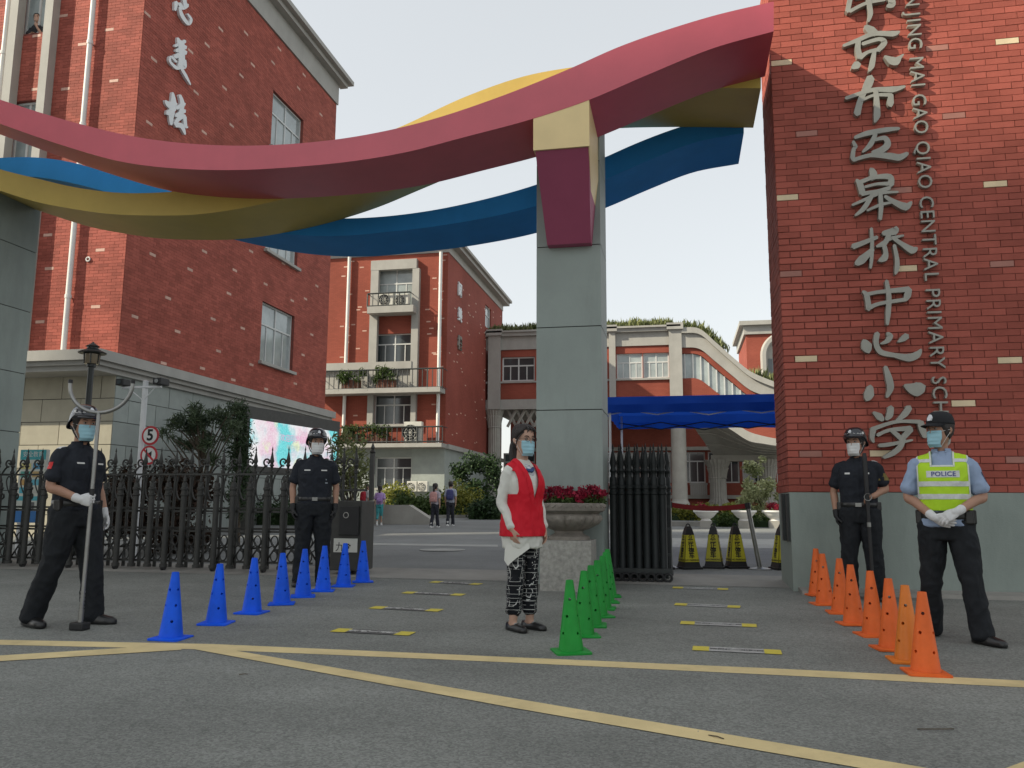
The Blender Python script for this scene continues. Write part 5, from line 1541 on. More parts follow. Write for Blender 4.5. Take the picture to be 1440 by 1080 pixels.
# pale retaining wall in front of the hedge
a, b = gp(500, 737), gp(612, 735)
m1 = MB()
hz = atY(560, 710, a.y).z - gz(a.y)
xs = [a.x - 1.5, atY(574, 736, a.y).x, atY(604, 736, a.y).x, atY(608, 736, a.y).x]
zs = [hz, hz, hz * .32, .05]
for k in range(3):
    m1.hexa([(xs[k], a.y, gz(a.y) - .1), (xs[k + 1], a.y, gz(a.y) - .1), (xs[k + 1], a.y + .4, gz(a.y) - .1), (xs[k], a.y + .4, gz(a.y) - .1)], [(xs[k], a.y, gz(a.y) + zs[k]), (xs[k + 1], a.y, gz(a.y) + zs[k + 1]), (xs[k + 1], a.y + .4, gz(a.y) + zs[k + 1]), (xs[k], a.y + .4, gz(a.y) + zs[k])])
tag(m1.build('retaining_wall', MT['cream']), 'low pale retaining wall sloping down at its right end', 'wall')
# tree right, sunlight put into its leaf colour
p = gp(1083, 741); p.y += 1
c_ = atY(1078, 688, p.y)
tree('small_tree', (p.x, p.y, gz(p.y)), 2, ([tuple(c_ + Vector((q.uniform(-.75, .75), q.uniform(-.6, .6), q.uniform(-1.0, .95)))) for k in range(26)], [q.uniform(.14, .3) for k in range(26)]), 'leaf_sun', 4200, .06, 'small tree with sunlit leaves beside the end of the brick wall', 'tree', .05, seed=8)
# cloud-pruned conifers behind the left gate
p = Vector((atY(285, 700, 14.2).x, 14.2, gz(14.2)))
cs, rs = [], []
for (px, py, r_) in ((232, 607, .16), (248, 592, .20), (270, 582, .22), (262, 605, .22), (285, 600, .28), (300, 585, .24), (315, 590, .22), (330, 578, .2), (296, 620, .26), (270, 630, .22), (250, 622, .18), (318, 612, .22), (335, 600, .2), (300, 640, .2)):
    for k in range(3):
        c_ = atY(px + q.uniform(-9, 9), py + q.uniform(-7, 7), 14.2 + q.uniform(-.5, .5)); cs.append(tuple(c_)); rs.append(r_ * q.uniform(.35, .8))
tree('conifer', p, 2, (cs, rs), 'leaf_pine', 2900, .09, 'feathery dark conifer with bent trunk behind the sliding gate', 'tree', .05, seed=9, limbs=22, aspect=9)
p = Vector((atY(338, 700, 15.0).x, 15.0, gz(15)))
cs = [tuple(atY(338 + q.uniform(-9, 8), 575 + k * 6, 15 + q.uniform(-.25, .25))) for k in range(26)]
tree('conifer', p, 3, (cs, [q.uniform(.18, .28) for k in cs]), 'leaf_dark', 4200, .045, 'narrow dark upright conifer beside the left edge of the bright screen', 'tree', .05, seed=10, aspect=4)
cs, rs = blob_clumps((atY(225, 720, 13.2).x, 13.2, gz(13) + .72), .9, 22, 31, (1.6, .45, .7), .4)
sh = thing('shrub', (atY(225, 720, 13.2).x, 13.2, gz(13.2)), 'mass of dark reddish-brown shrubs low behind the sliding gate', 'shrub')
leaves_np('foliage', cs, rs, 9000, .05, leafmat('reddish_dark_leaf', (.014, .014, .008), (.05, .026, .016), .1), sh, 32)
hedge('hedge', 150, 505, 738, 690, .7, 'leaf_dark', 'low clipped dark hedge running behind the sliding gate', 16000, .045, 27, .05)
cs = [tuple(atY(495 + q.uniform(-24, 24), 648 + q.uniform(-30, 40), 12.6 + q.uniform(-.3, .3))) for k in range(44)]
p = Vector((atY(495, 700, 12.6).x, 12.6, gz(12.6)))
tree('bamboo_clump', p, 2, (cs, [q.uniform(.10, .2) for k in cs]), 'leaf_light', 800, .07, 'loose pale green leafy clump behind the gate end post', 'plant', .025, seed=12, limbs=20, aspect=4.5)
cs, rs = blob_clumps((atY(668, 676, 40).x, 40, atY(668, 676, 40).z), 1.3, 20, 33, (.9, .6, .9), .42)
tree('dark_shrub', Vector((atY(664, 700, 40).x, 40, gz(40))), 3, (cs, rs), 'leaf_dark', 4200, .09, 'dark leafy bush against the stone base of the further building', 'shrub', .05, seed=13, limbs=3)
# planted roof edge of the hall
cs = [F3(random.Random(k).uniform(xl, xr_ - .5), zt3 + .1 + random.Random(k + 99).uniform(0, .18), -.4 - random.Random(k + 7).random() * .8) for k in range(80)]
cs += [atY(wq[k], wc[0][k] - 2, CY + .3) for k in range(0, 22, 2)] + [atY(wq[k], wc[0][k] - 3, CY + .3) for k in range(38, 50, 3)]
rg = leaves_np('roof_planting', [tuple(c) for c in cs], [.48] * len(cs), 6500, .27, MT['leaf_light'], None, 50, (1.2, 1, .8), upright=True, aspect=6)
tag(rg, 'shaggy green plants growing along the roof edge of the school hall', 'roof plants', kind='stuff')

# ------------------------------------------------------------------ flower boxes and air conditioners on the balconies
def flower_box(px0, px1, pyt, pyb, pyl, label, seed):
    a, b = F2.uv(px0, pyb), F2.uv(px1, pyt)
    t = thing('flower_box', F2((a[0] + b[0]) / 2, a[1], .8), label, 'flower box', 'flower boxes on the balconies')
    m1 = MB(); m1.box((a[0], B2Y - .9, a[1]), (b[0], B2Y - .5, b[1])); m1.build('box', MT['terracotta'], t)
    q = random.Random(seed)
    zl_ = F2.uv(px0, pyl)[1]
    cs = [(q.uniform(a[0] - .1, b[0] + .1), B2Y - .7 + q.uniform(-.4, .2), q.uniform(b[1] - .1, zl_ - .15)) for k in range(16)]
    leaves_np('foliage', cs, [.26] * 16, 900, .1, MT['leaf_mid'], t, seed, aspect=4)
flower_box(489, 513, 537, 550, 521, 'left flower box on the upper balcony of the further school building', 71)
flower_box(537, 562, 537, 550, 519, 'right flower box on the upper balcony of the further school building', 72)
flower_box(489, 518, 612, 626, 599, 'left flower box on the lower balcony of the further school building', 73)
flower_box(524, 552, 612, 626, 598, 'right flower box on the lower balcony of the further school building', 74)
ac_m = mat('aged_white_enamel', (0.58, 0.57, 0.52), .5, .08, 3, dirt=.2)
def aircon(px0, px1, pyt, pyb, d, label):
    a, b = F2.uv(px0, pyb), F2.uv(px1, pyt)
    t = thing('air_conditioner', F2((a[0] + b[0]) / 2, a[1], d), label, 'air conditioner', 'outdoor air conditioner units')
    m1 = MB(); y0 = B2Y - d - .3
    m1.box((a[0], y0, a[1] + .02), (b[0], y0 + .34, b[1])); m1.build('casing', ac_m, t, bevel=.02)
    cx = a[0] + (b[0] - a[0]) * .36; cz = (a[1] + b[1]) / 2; R = (b[1] - a[1]) * .38
    m1 = MB(); m1.prism([(R * cos(k * pi / 12), R * sin(k * pi / 12)) for k in range(24)], lambda u, v, dd: Vector((cx + u, dd, cz + v)), y0 - .012, y0 - .002); fo = m1.build('fan_opening', MT['dark_in'], t, fix=True)
    m1 = MB()
    for rr_ in (.35, .65, .95): m1.tube([(cx + R * rr_ * cos(k * pi / 10), y0 - .03, cz + R * rr_ * sin(k * pi / 10)) for k in range(21)], .012, 4, caps=False)
    for k in range(4): m1.tube([(cx - R * cos(k * pi / 4), y0 - .032, cz - R * sin(k * pi / 4)), (cx + R * cos(k * pi / 4), y0 - .032, cz + R * sin(k * pi / 4))], .012, 4)
    m1.build('fan_guard', ac_m, fo)
aircon(539, 559, 415, 436.2, .42, 'white air conditioner behind the top balcony rail of the further building')
aircon(562, 580, 417, 436.2, .42, 'rusty-fronted air conditioner at the right of the top balcony rail')
aircon(575, 600, 595, 625.8, .6, 'tall white air conditioner standing on the lower balcony')
aircon(576, 590, 677, 692, .2, 'left air conditioner at ground level below the further building')
aircon(591, 605, 677, 692, .2, 'right air conditioner at ground level below the further building')

# ------------------------------------------------------------------ LED screen
ls = atY(352, 590, 18.6)
sd_ = Vector((.16, .987, 0)).normalized()
P6 = Plane((ls.x, ls.y, 0), sd_, Vector((sd_.y, -sd_.x, 0)))
sw = P6.uv(474.5, 606)[0]; szt = P6.uv(354, 589)[1]; szb = P6.uv(354, 655)[1]
led = thing('led_screen', P6(sw / 2, gz(18), 0), 'bright LED screen with pink, white and turquoise picture in a dark frame', 'screen')
m1 = MB()
ft = P6.uv(352, 571)[1]
m1.hexa([P6(-.12, szb - .14, -.35), P6(-.12, szb - .14, -.01), P6(sw + .14, szb - .14, -.01), P6(sw + .14, szb - .14, -.35)], [P6(-.12, ft, -.35), P6(-.12, ft, -.01), P6(sw + .14, ft, -.01), P6(sw + .14, ft, -.35)])
m1.build('cabinet', MT['bronze_iron'], led, fix=True)
for uu in (.25, sw - .25):
    m1 = MB(); m1.hexa([P6(uu - .12, gz(17), -.3), P6(uu - .12, gz(17), -.1), P6(uu + .12, gz(17), -.1), P6(uu + .12, gz(17), -.3)], [P6(uu - .12, szb - .141, -.3), P6(uu - .12, szb - .141, -.1), P6(uu + .12, szb - .141, -.1), P6(uu + .12, szb - .141, -.3)]); m1.build('leg', MT['bronze_iron'], led, fix=True)
lm = bpy.data.materials.new('led_picture'); lm.use_nodes = True
N, L = lm.node_tree.nodes, lm.node_tree.links
b = N['Principled BSDF']; b.inputs['Base Color'].default_value = (.02, .02, .02, 1)
g = N.new('ShaderNodeNewGeometry')
def nz_(sc, off, lo_, hi_):
    m_ = N.new('ShaderNodeMapping'); m_.inputs['Location'].default_value = off; L.new(g.outputs['Position'], m_.inputs['Vector'])
    t = N.new('ShaderNodeTexNoise'); t.inputs['Scale'].default_value = sc; t.inputs['Detail'].default_value = 5; L.new(m_.outputs[0], t.inputs['Vector'])
    r = N.new('ShaderNodeMapRange'); r.inputs[1].default_value = lo_; r.inputs[2].default_value = hi_; L.new(t.outputs[0], r.inputs[0]); return r.outputs[0]
c1 = _mix(N, L, nz_(1.1, (3, 1, 2), .42, .6), (.92, .90, .93), (.84, .50, .64))
c2_ = _mix(N, L, nz_(.9, (7, 4, 1), .46, .58), c1, (.12, .62, .66))
c3_ = _mix(N, L, nz_(1.6, (1, 9, 5), .60, .68), c2_, (.75, .85, .5))
c4_ = _mix(N, L, nz_(26, (0, 0, 0), .35, .65), c3_, (1, 1, 1), 'SOFT_LIGHT')
L.new(c4_, b.inputs['Emission Color']); b.inputs['Emission Strength'].default_value = .46
m1 = MB(); m1.add([P6(0, szb, .002), P6(sw, szb, .002), P6(sw, szt, .002), P6(0, szt, .002)], [(0, 1, 2, 3)]); scr = m1.build('display', lm, led)
pk = mat('pink_screen_text', (.02, .02, .02), .5, 0, emit=((.80, .38, .60), .5)); gn = mat('grey_screen_text', (.02, .02, .02), .5, 0, emit=((.45, .55, .52), .5))
text_on('print', '\u6b22\u8fce\u540c\u5b66\u4eec\u8fd4\u6821',   .21, pk, P6(sw * .5, szt - .38, .008), sd_, (0, 0, 1), scr)
text_on('print', '\u7231\u56fd \u6587\u660e \u5065\u5eb7 \u6210\u957f',   .12, gn, P6(sw * .52, (szt + szb) / 2 - .02, .008), sd_, (0, 0, 1), scr)

# ------------------------------------------------------------------ lamp post, camera mast with signs, notice board
LP = atY(128, 520, 12.4)
lpz = gz(12.4)
lp = thing('street_lamp', (LP.x, 12.4, lpz), 'dark garden lamp post with a capped lantern above the guard with the fork', 'street lamp')
zl0, zl1 = atY(128, 512, 12.4).z, atY(128, 486, 12.4).z
m1 = MB(); m1.lathe([(.09, lpz), (.09, lpz + .3), (.055, lpz + .4), (.05, zl0 - .06), (.075, zl0 - .05), (.075, zl0)], 14, (LP.x, 12.4, 0)); m1.build('post', MT['iron'], lp, smooth=True)
m1 = MB(); m1.lathe([(.11, zl0 + .001), (.12, zl0 + .02), (.13, zl0 + .17), (.11, zl0 + .18)], 16, (LP.x, 12.4, 0)); m1.build('lantern_glass', mat('smoky_lantern_glass', (.25, .2, .14), .2, .1), lp, smooth=True)
m1 = MB()
for k in range(6):
    t = k * pi / 3; m1.tube([(LP.x + .125 * cos(t), 12.4 + .125 * sin(t), zl0 + .002), (LP.x + .137 * cos(t), 12.4 + .137 * sin(t), zl0 + .18)], .01, 5)
m1.build('lantern_frame', MT['iron'], lp)
m1 = MB(); m1.lathe([(.22, zl0 + .181), (.23, zl0 + .2), (.09, zl0 + .27), (.09, zl0 + .30), (.12, zl0 + .31), (.04, zl0 + .36), (0, zl0 + .4)], 18, (LP.x, 12.4, 0)); m1.build('lantern_cap', MT['iron'], lp, smooth=True)
CMY = 12.0
cp = atY(197, 650, CMY)
cmst = thing('camera_mast', (cp.x, CMY, gz(CMY)), 'white camera mast with a crossbar and two cameras behind the gate', 'camera mast')
zt_ = atY(197, 536, CMY).z
m1 = MB(); m1.tube([(cp.x, CMY, gz(CMY)), (cp.x, CMY, zt_)], .045, 14); m1.lathe([(.05, zt_), (0, zt_ + .02)], 14, (cp.x, CMY, 0)); m1.build('pole', MT['white_pole'], cmst, smooth=True)
zb_ = atY(197, 541, CMY).z - .05
xa, xb = atY(174, 541, CMY).x, atY(229, 541, CMY).x
m1 = MB(); m1.tube([(xa, CMY - .03, zb_), (xb, CMY - .03, zb_)], .022, 8); m1.tube([(cp.x, CMY - .03, zb_ - .22), (xa + .12, CMY - .03, zb_ - .01)], .008, 5); m1.tube([(cp.x, CMY - .03, zb_ - .22), (xb - .12, CMY - .03, zb_ - .01)], .008, 5); m1.build('crossbar', MT['white_pole'], cmst)
for x in (xa + .02, xb - .02):
    m1 = MB(); m1.box((x - .075, CMY - .14, zb_ + .03), (x + .075, CMY + .1, zb_ + .14)); m1.tube([(x, CMY - .03, zb_ + .015), (x, CMY - .03, zb_ + .04)], .02, 6); cb_ = m1.build('camera', MT['black_plastic'], cmst, bevel=.012)
    m1 = MB(); m1.tube([(x, CMY - .141, zb_ + .085), (x, CMY - .155, zb_ + .085)], .035, 12); m1.build('lens', MT['glass'], cb_)
sign_r = mat('red_sign_ring', (.42, .02, .03), .5, .05); sign_w = mat('white_sign_face', (.62, .62, .60), .5, .04)
def rsign(px, py, label, what):
    c_ = atY(px, py, CMY - .1)
    t = thing('road_sign', (c_.x, c_.y, c_.z), label, 'road sign', 'round signs on the camera mast')
    R = .155
    circ = lambda r: [(r * cos(k * pi / 20), r * sin(k * pi / 20)) for k in range(40)]
    f = lambda u, v, d: Vector((u, d, v))
    m1 = MB(); m1.prism(circ(R), f, -.004, .004); m1.build('ring', sign_r, t, local=True, fix=True)
    m1 = MB(); m1.prism(circ(R * .78), f, -.008, -.0042); m1.build('face', sign_w, t, local=True, fix=True)
    if what == '5':
        text_on('print', '5', .25, ink, Vector(t.location) + Vector((0, -.0095, 0)), (1, 0, 0), (0, 0, 1), t, offset=.008)
    else:
        m1 = MB(); m1.prism([(-.06, -.02), (-.02, -.02), (.05, -.065), (.05, .065), (-.02, .02), (-.06, .02)], f, -.0098, -.0084); m1.build('horn_symbol', ink, t, local=True, fix=True)
        m1 = MB(); m1.obox((0, -.0115, 0), (.25, .003, .032), Matrix.Rotation(radians(45), 3, 'Y')); m1.build('slash', sign_r, t, local=True)
rsign(211.5, 612.5, 'round red-rimmed sign with a black number 5, upper of two', '5')
rsign(209.5, 640, 'round red-rimmed no-horn sign below the number 5 sign', 'horn')
# notice board
NY = 12.6
n0, n1 = atY(20, 735, NY), atY(66, 632, NY)
nb_ = thing('notice_board', ((n0.x + n1.x) / 2, NY, gz(NY)), 'colourful teal and blue printed notice board behind the left end of the gate', 'notice board')
m1 = MB(); m1.box((n0.x, NY, n0.z), (n1.x, NY + .05, n1.z)); bd = m1.build('board', mat('pale_poster_paper', (.55, .56, .5), .5, .1, 5), nb_)
for x in (n0.x + .03, n1.x - .03):
    m1 = MB(); m1.box((x - .02, NY + .051, gz(NY)), (x + .02, NY + .09, n1.z)); m1.build('leg', MT['white_pole'], nb_)
q = random.Random(77); H_ = n1.z - n0.z; W_ = n1.x - n0.x
def pr(u0, u1, v0, v1, colr, k):
    m1 = MB(); m1.box((n0.x + W_ * u0, NY - .002 - k * .0012, n0.z + H_ * v0), (n0.x + W_ * u1, NY - .0005 - k * .0012, n0.z + H_ * v1)); m1.build('print', mat('poster_print', colr, .5, .1, 12), bd)
pr(0.01, .99, .86, .995, (.05, .33, .36), 0); pr(.01, .99, .005, .16, (.03, .16, .42), 0); pr(.01, .99, .30, .36, (.08, .38, .45), 0)
for r in range(4):
    pr(.08, .45, .40 + r * .11, .48 + r * .11, [(.08, .4, .5), (.5, .3, .1), (.1, .35, .3), (.55, .5, .2)][r], 1); pr(.52, .92, .40 + r * .11, .48 + r * .11, [(.5, .5, .45), (.12, .4, .5), (.5, .35, .15), (.1, .3, .45)][r], 1)
pr(.3, .7, .19, .28, (.1, .1, .1), 1)
text_on('print', '\u5b89\u5168\u6559\u80b2', W_ * .2, sign_w, ((n0.x + n1.x) / 2, NY - .005, n0.z + H_ * .93), (1, 0, 0), (0, 0, 1), bd)

# ================================================================== PEOPLE
V3 = Vector
def catpath(pts, k=5):
    P = [V3(p[0]) for p in pts]; R = [p[1] if isinstance(p[1], tuple) else (p[1], p[1]) for p in pts]
    return catmull(P, R, k)
def limb(mb, pts, seg=14, k=4):
    """tapering limb through joints: [(point, radius or (ra, rb)), ...], closed with rounded ends"""
    P, R = catpath(pts, k)
    d0 = (P[0] - P[1]).normalized(); d1 = (P[-1] - P[-2]).normalized()
    r0, r1 = R[0], R[-1]
    P = [P[0] + d0 * min(r0) * .55, P[0] + d0 * min(r0) * .35] + P + [P[-1] + d1 * min(r1) * .35, P[-1] + d1 * min(r1) * .55]
    R = [(r0[0] * .35, r0[1] * .35), (r0[0] * .8, r0[1] * .8)] + R + [(r1[0] * .8, r1[1] * .8), (r1[0] * .35, r1[1] * .35)]
    mb.tube(P, R, seg)
def torso_rings(rows, n=28, e=2.5, sub=3):
    """rows: (z, cx, cy, half width, half depth); slightly square cross-sections"""
    A = [np.array(r, float) for r in rows]
    out = []
    for i in range(len(A) - 1):
        for j in range(sub):
            t = j / sub
            p0, p1, p2, p3 = A[max(i - 1, 0)], A[i], A[i + 1], A[min(i + 2, len(A) - 1)]
            out.append(.5 * (2 * p1 + (p2 - p0) * t + (2 * p0 - 5 * p1 + 4 * p2 - p3) * t * t + (3 * p1 - 3 * p2 + p3 - p0) * t ** 3))
    out.append(A[-1])
    rings = []
    for z, cx, cy, hw, hd in out:
        r = []
        for k in range(n):
            t = 2 * pi * k / n
            c, s = cos(t), sin(t)
            r.append(V3((cx + hw * math.copysign(abs(c) ** (2 / e), c), cy + hd * math.copysign(abs(s) ** (2 / e), s), z)))
        rings.append(r)
    return rings
def fuse(mb, name, mats, voxel, smooth_it=4, folds=None, seed=0):
    """one continuous surface out of overlapping lofts, then cloth folds"""
    ob = put('tmp', mb.mesh('tmp', mats, fix=True))
    md_ = ob.modifiers.new('r', 'REMESH'); md_.mode = 'VOXEL'; md_.voxel_size = voxel
    bpy.context.view_layer.update()
    me = bpy.data.meshes.new_from_object(ob.evaluated_get(bpy.context.evaluated_depsgraph_get()))
    bpy.data.objects.remove(ob)
    bm = bmesh.new(); bm.from_mesh(me)
    for _ in range(smooth_it): bmesh.ops.smooth_vert(bm, verts=bm.verts, factor=.5, use_axis_x=True, use_axis_y=True, use_axis_z=True)
    bm.normal_update()
    if folds:
        so_ = V3((seed * 3.7, seed * 1.3, seed * 2.1))
        mv = []
        for v in bm.verts:
            d = 0
            for amp, sx, sy, sz in folds:
                q_ = V3((v.co.x * sx, v.co.y * sx, v.co.z * sz)) + so_
                w_ = noise.noise(q_)
                d += amp * (1 - 2.2 * abs(w_)) if sy else amp * w_
            mv.append(d)
        for v, d in zip(bm.verts, mv): v.co += v.normal * d
        bm.normal_update()
        bmesh.ops.smooth_vert(bm, verts=bm.verts, factor=.35, use_axis_x=True, use_axis_y=True, use_axis_z=True)
    bm.to_mesh(me); bm.free()
    me.name = name
    me.materials.clear()
    for m in (mats if isinstance(mats, list) else [mats]): me.materials.append(m)
    me.polygons.foreach_set('use_smooth', [True] * len(me.polygons))
    return me
def clip_shell(src, planes, off, name, m, keep=None, thick=0.0):
    """a piece of cloth laid on another: the part of src inside the planes [(point, outward normal)], lifted by off"""
    bm = bmesh.new(); bm.from_mesh(src)
    for co, no in planes:
        bmesh.ops.bisect_plane(bm, geom=bm.verts[:] + bm.edges[:] + bm.faces[:], plane_co=co, plane_no=no, clear_outer=True)
    if keep:
        bmesh.ops.delete(bm, geom=[f for f in bm.faces if not keep(f.calc_center_median(), f.normal)], context='FACES')
    bm.normal_update()
    nv = [v.normal.copy() for v in bm.verts]
    for v, n_ in zip(bm.verts, nv): v.co += n_ * off
    if thick: bmesh.ops.solidify(bm, geom=bm.faces[:], thickness=thick)
    me = bpy.data.meshes.new(name); bm.to_mesh(me); bm.free()
    me.materials.clear(); me.materials.append(m)
    me.polygons.foreach_set('use_smooth', [True] * len(me.polygons))
    return me
def cut_faces(me, planes_list):
    """cut along planes (no clearing) so a following face test has clean edges, returns bmesh"""
    bm = bmesh.new(); bm.from_mesh(me)
    for co, no in planes_list: bmesh.ops.bisect_plane(bm, geom=bm.verts[:] + bm.edges[:] + bm.faces[:], plane_co=co, plane_no=no)
    return bm

HP = np.array([[0.00, -.062, -.012, .026], [0.05, -.078, .004, .042], [0.16, -.086, .040, .056], [.28, -.086, .066, .064], [.42, -.085, .086, .069], [.55, -.081, .096, .073], [.68, -.087, .099, .0755], [.82, -.078, .093, .073], [.92, -.054, .072, .058], [.98, -.022, .04, .034], [1.0, .004, .016, .01]])
HH = .235
def hprof(t):
    t = min(max(t, 0), 1)
    return [float(np.interp(t, HP[:, 0], HP[:, k])) for k in (1, 2, 3)]
def head_pt(ang, t, off=0.0, tmin=0.0):
    f, b_, w = hprof(max(t, tmin))
    cy, hd = (f + b_) / 2, (b_ - f) / 2
    s, c = sin(ang), cos(ang)
    e = 2 / 2.2
    return V3(((w + off) * math.copysign(abs(s) ** e, s), cy - (hd + off) * math.copysign(abs(c) ** e, c), t * HH))
def head_solid(mb, M, female=False):
    rings = [[M @ head_pt(2 * pi * k / 28, t) for k in range(28)] for t in np.linspace(0.0, 1.0, 22)]
    mb.loft([list(reversed(r)) for r in rings])
    # nose
    mb.loft([[M @ V3((x * w, y, z)) for x, y in ((-1, -.070), (0, y0), (1, -.070))] for w, y0, z in ((.006, -.088, .60 * HH), (.009, -.098, .52 * HH), (.014, -.108, .43 * HH), (.015, -.103, .395 * HH), (.008, -.086, .375 * HH))])
    for s in (-1, 1):     # ears
        mb.tube([M @ V3((s * .070, .012, .38 * HH)), M @ V3((s * .078, .018, .45 * HH)), M @ V3((s * .081, .022, .53 * HH)), M @ V3((s * .074, .016, .60 * HH))], [(.008, .010), (.009, .016), (.009, .018), (.007, .012)], 8, smooth=3)
def hand(mb, wrist, d, n, side, s=1.0, curl=(.25, .35, .3), spread=.06, thumb=.6, fat=1.0, grip=False):
    """wrist point, finger direction d, palm normal n (palm faces n), side: thumb on the +side of d x n"""
    d = V3(d).normalized(); n = V3(n); n = (n - d * n.dot(d)).normalized(); x = d.cross(n) * side   # x towards the thumb
    w0 = V3(wrist)
    L = .092 * s
    mb.loft([[w0 + d * a + x * (hw * math.copysign(abs(cos(t)) ** .8, cos(t))) + n * (hd * sin(t)) for t in np.linspace(0, 2 * pi, 13)[:-1]] for a, hw, hd in
             ((-.02 * s, .024 * s * fat, .019 * s * fat), (.0, .026 * s * fat, .018 * s * fat), (.03 * s, .036 * s * fat, .017 * s * fat), (.07 * s, .041 * s * fat, .015 * s * fat), (L, .039 * s * fat, .011 * s * fat))])
    lens = (.072, .080, .074, .058)
    for k in range(4):
        off = (.030 - .0205 * k) * s
        p = w0 + d * (L - .012 * s - (.006 * s if k == 3 else 0)) + x * off
        dd = (d + x * spread * (1.5 - k)).normalized()
        r = (.0098 if k < 3 else .0085) * s * fat
        pts = [(p, r * 1.05)]
        ang = 0
        for j, fr in enumerate((.45, .3, .25)):
            ang += curl[j]
            dir_ = dd * cos(ang) + n * sin(ang)
            p = p + dir_ * (lens[k] * s * fr)
            pts.append((p, r * (1 - .09 * (j + 1))))
        limb(mb, pts, 8, 2)
    tb = w0 + d * .022 * s + x * .026 * s
    td = (d * cos(thumb) + x * sin(thumb) + n * .35).normalized()
    p1 = tb + td * .042 * s
    td2 = (td + n * (.7 if grip else .25) - x * (.55 if grip else .2)).normalized()
    p2 = p1 + td2 * .032 * s; p3 = p2 + (td2 + n * (.4 if grip else .1)).normalized() * .022 * s
    limb(mb, [(tb - td * .012 * s, .013 * s * fat), (p1, .0115 * s * fat), (p2, .0105 * s * fat), (p3, .009 * s * fat)], 8, 2)

skin_m = mat('warm_skin', (0.36, 0.20, 0.135), .5, .08, 14, .05, 90, spec=.35, coords='obj')
skin_m2 = mat('light_skin', (0.46, 0.285, 0.21), .5, .06, 14, .04, 90, spec=.35, coords='obj')
hair_m = mat('black_hair', (0.018, 0.013, 0.011), .42, .35, 30, .5, 160, spec=.5, stretch=(3, 3, .4), coords='obj')
eyew = mat('eye_white', (.30, .28, .26), .25, 0); eyed = mat('eye_dark', (.01, .008, .007), .15, 0); browm = mat('dark_eyebrow', (.015, .011, .01), .7, 0)
navy = mat('black_navy_uniform_cloth', (0.020, 0.023, 0.030), .8, .22, 7, .25, 260, spec=.2, coords='obj')
navy2 = mat('black_trouser_cloth', (0.016, 0.018, 0.021), .8, .22, 7, .25, 260, spec=.2, coords='obj')
blk_leather = mat('black_leather', (.012, .012, .012), .32, .15, 9, .05, 60, spec=.5, coords='obj')
wglove = mat('white_cotton_glove', (.60, .60, .60), .8, .06, 20, .2, 200, coords='obj')
bglove = mat('black_glove', (.014, .014, .015), .6, .2, 20, .2, 120, coords='obj')
mask_b = mat('pale_blue_mask', (.30, .52, .60), .75, .06, 10, .1, 200, coords='obj'); mask_w = mat('white_mask', (.66, .66, .65), .75, .06, 10, .1, 200, coords='obj')
helm_m = mat('glossy_black_helmet', (.012, .014, .02), .22, .1, 6, spec=.6, coat=.4, coords='obj')
badge_m = mat('silver_badge', (.62, .64, .66), .35, .1, 30, metal=.3); cap_m = mat('black_cap_cloth', (.014, .015, .018), .85, .2, 9, .3, 240, coords='obj')
white_thread = mat('white_embroidery', (.62, .62, .60), .7, .05); flag_red = mat('red_patch', (.55, .02, .02), .6, .05)
lblue = mat('light_blue_shirt_cloth', (.265, .34, .48), .8, .08, 5, .15, 240, coords='obj')
hivis = mat('fluorescent_yellow_green_vest', (.42, .66, .02), .7, .06, 6, .12, 200, coords='obj')
silver = mat('silver_reflective_strip', (.56, .58, .57), .4, .1, 60, spec=.6)
redv = mat('red_vest_cloth', (.56, .008, .022), .62, .08, 5, .15, 200, spec=.25, coords='obj')
white_sh = mat('white_shirt_cloth', (.62, .62, .57), .8, .05, 5, .15, 200, coords='obj')

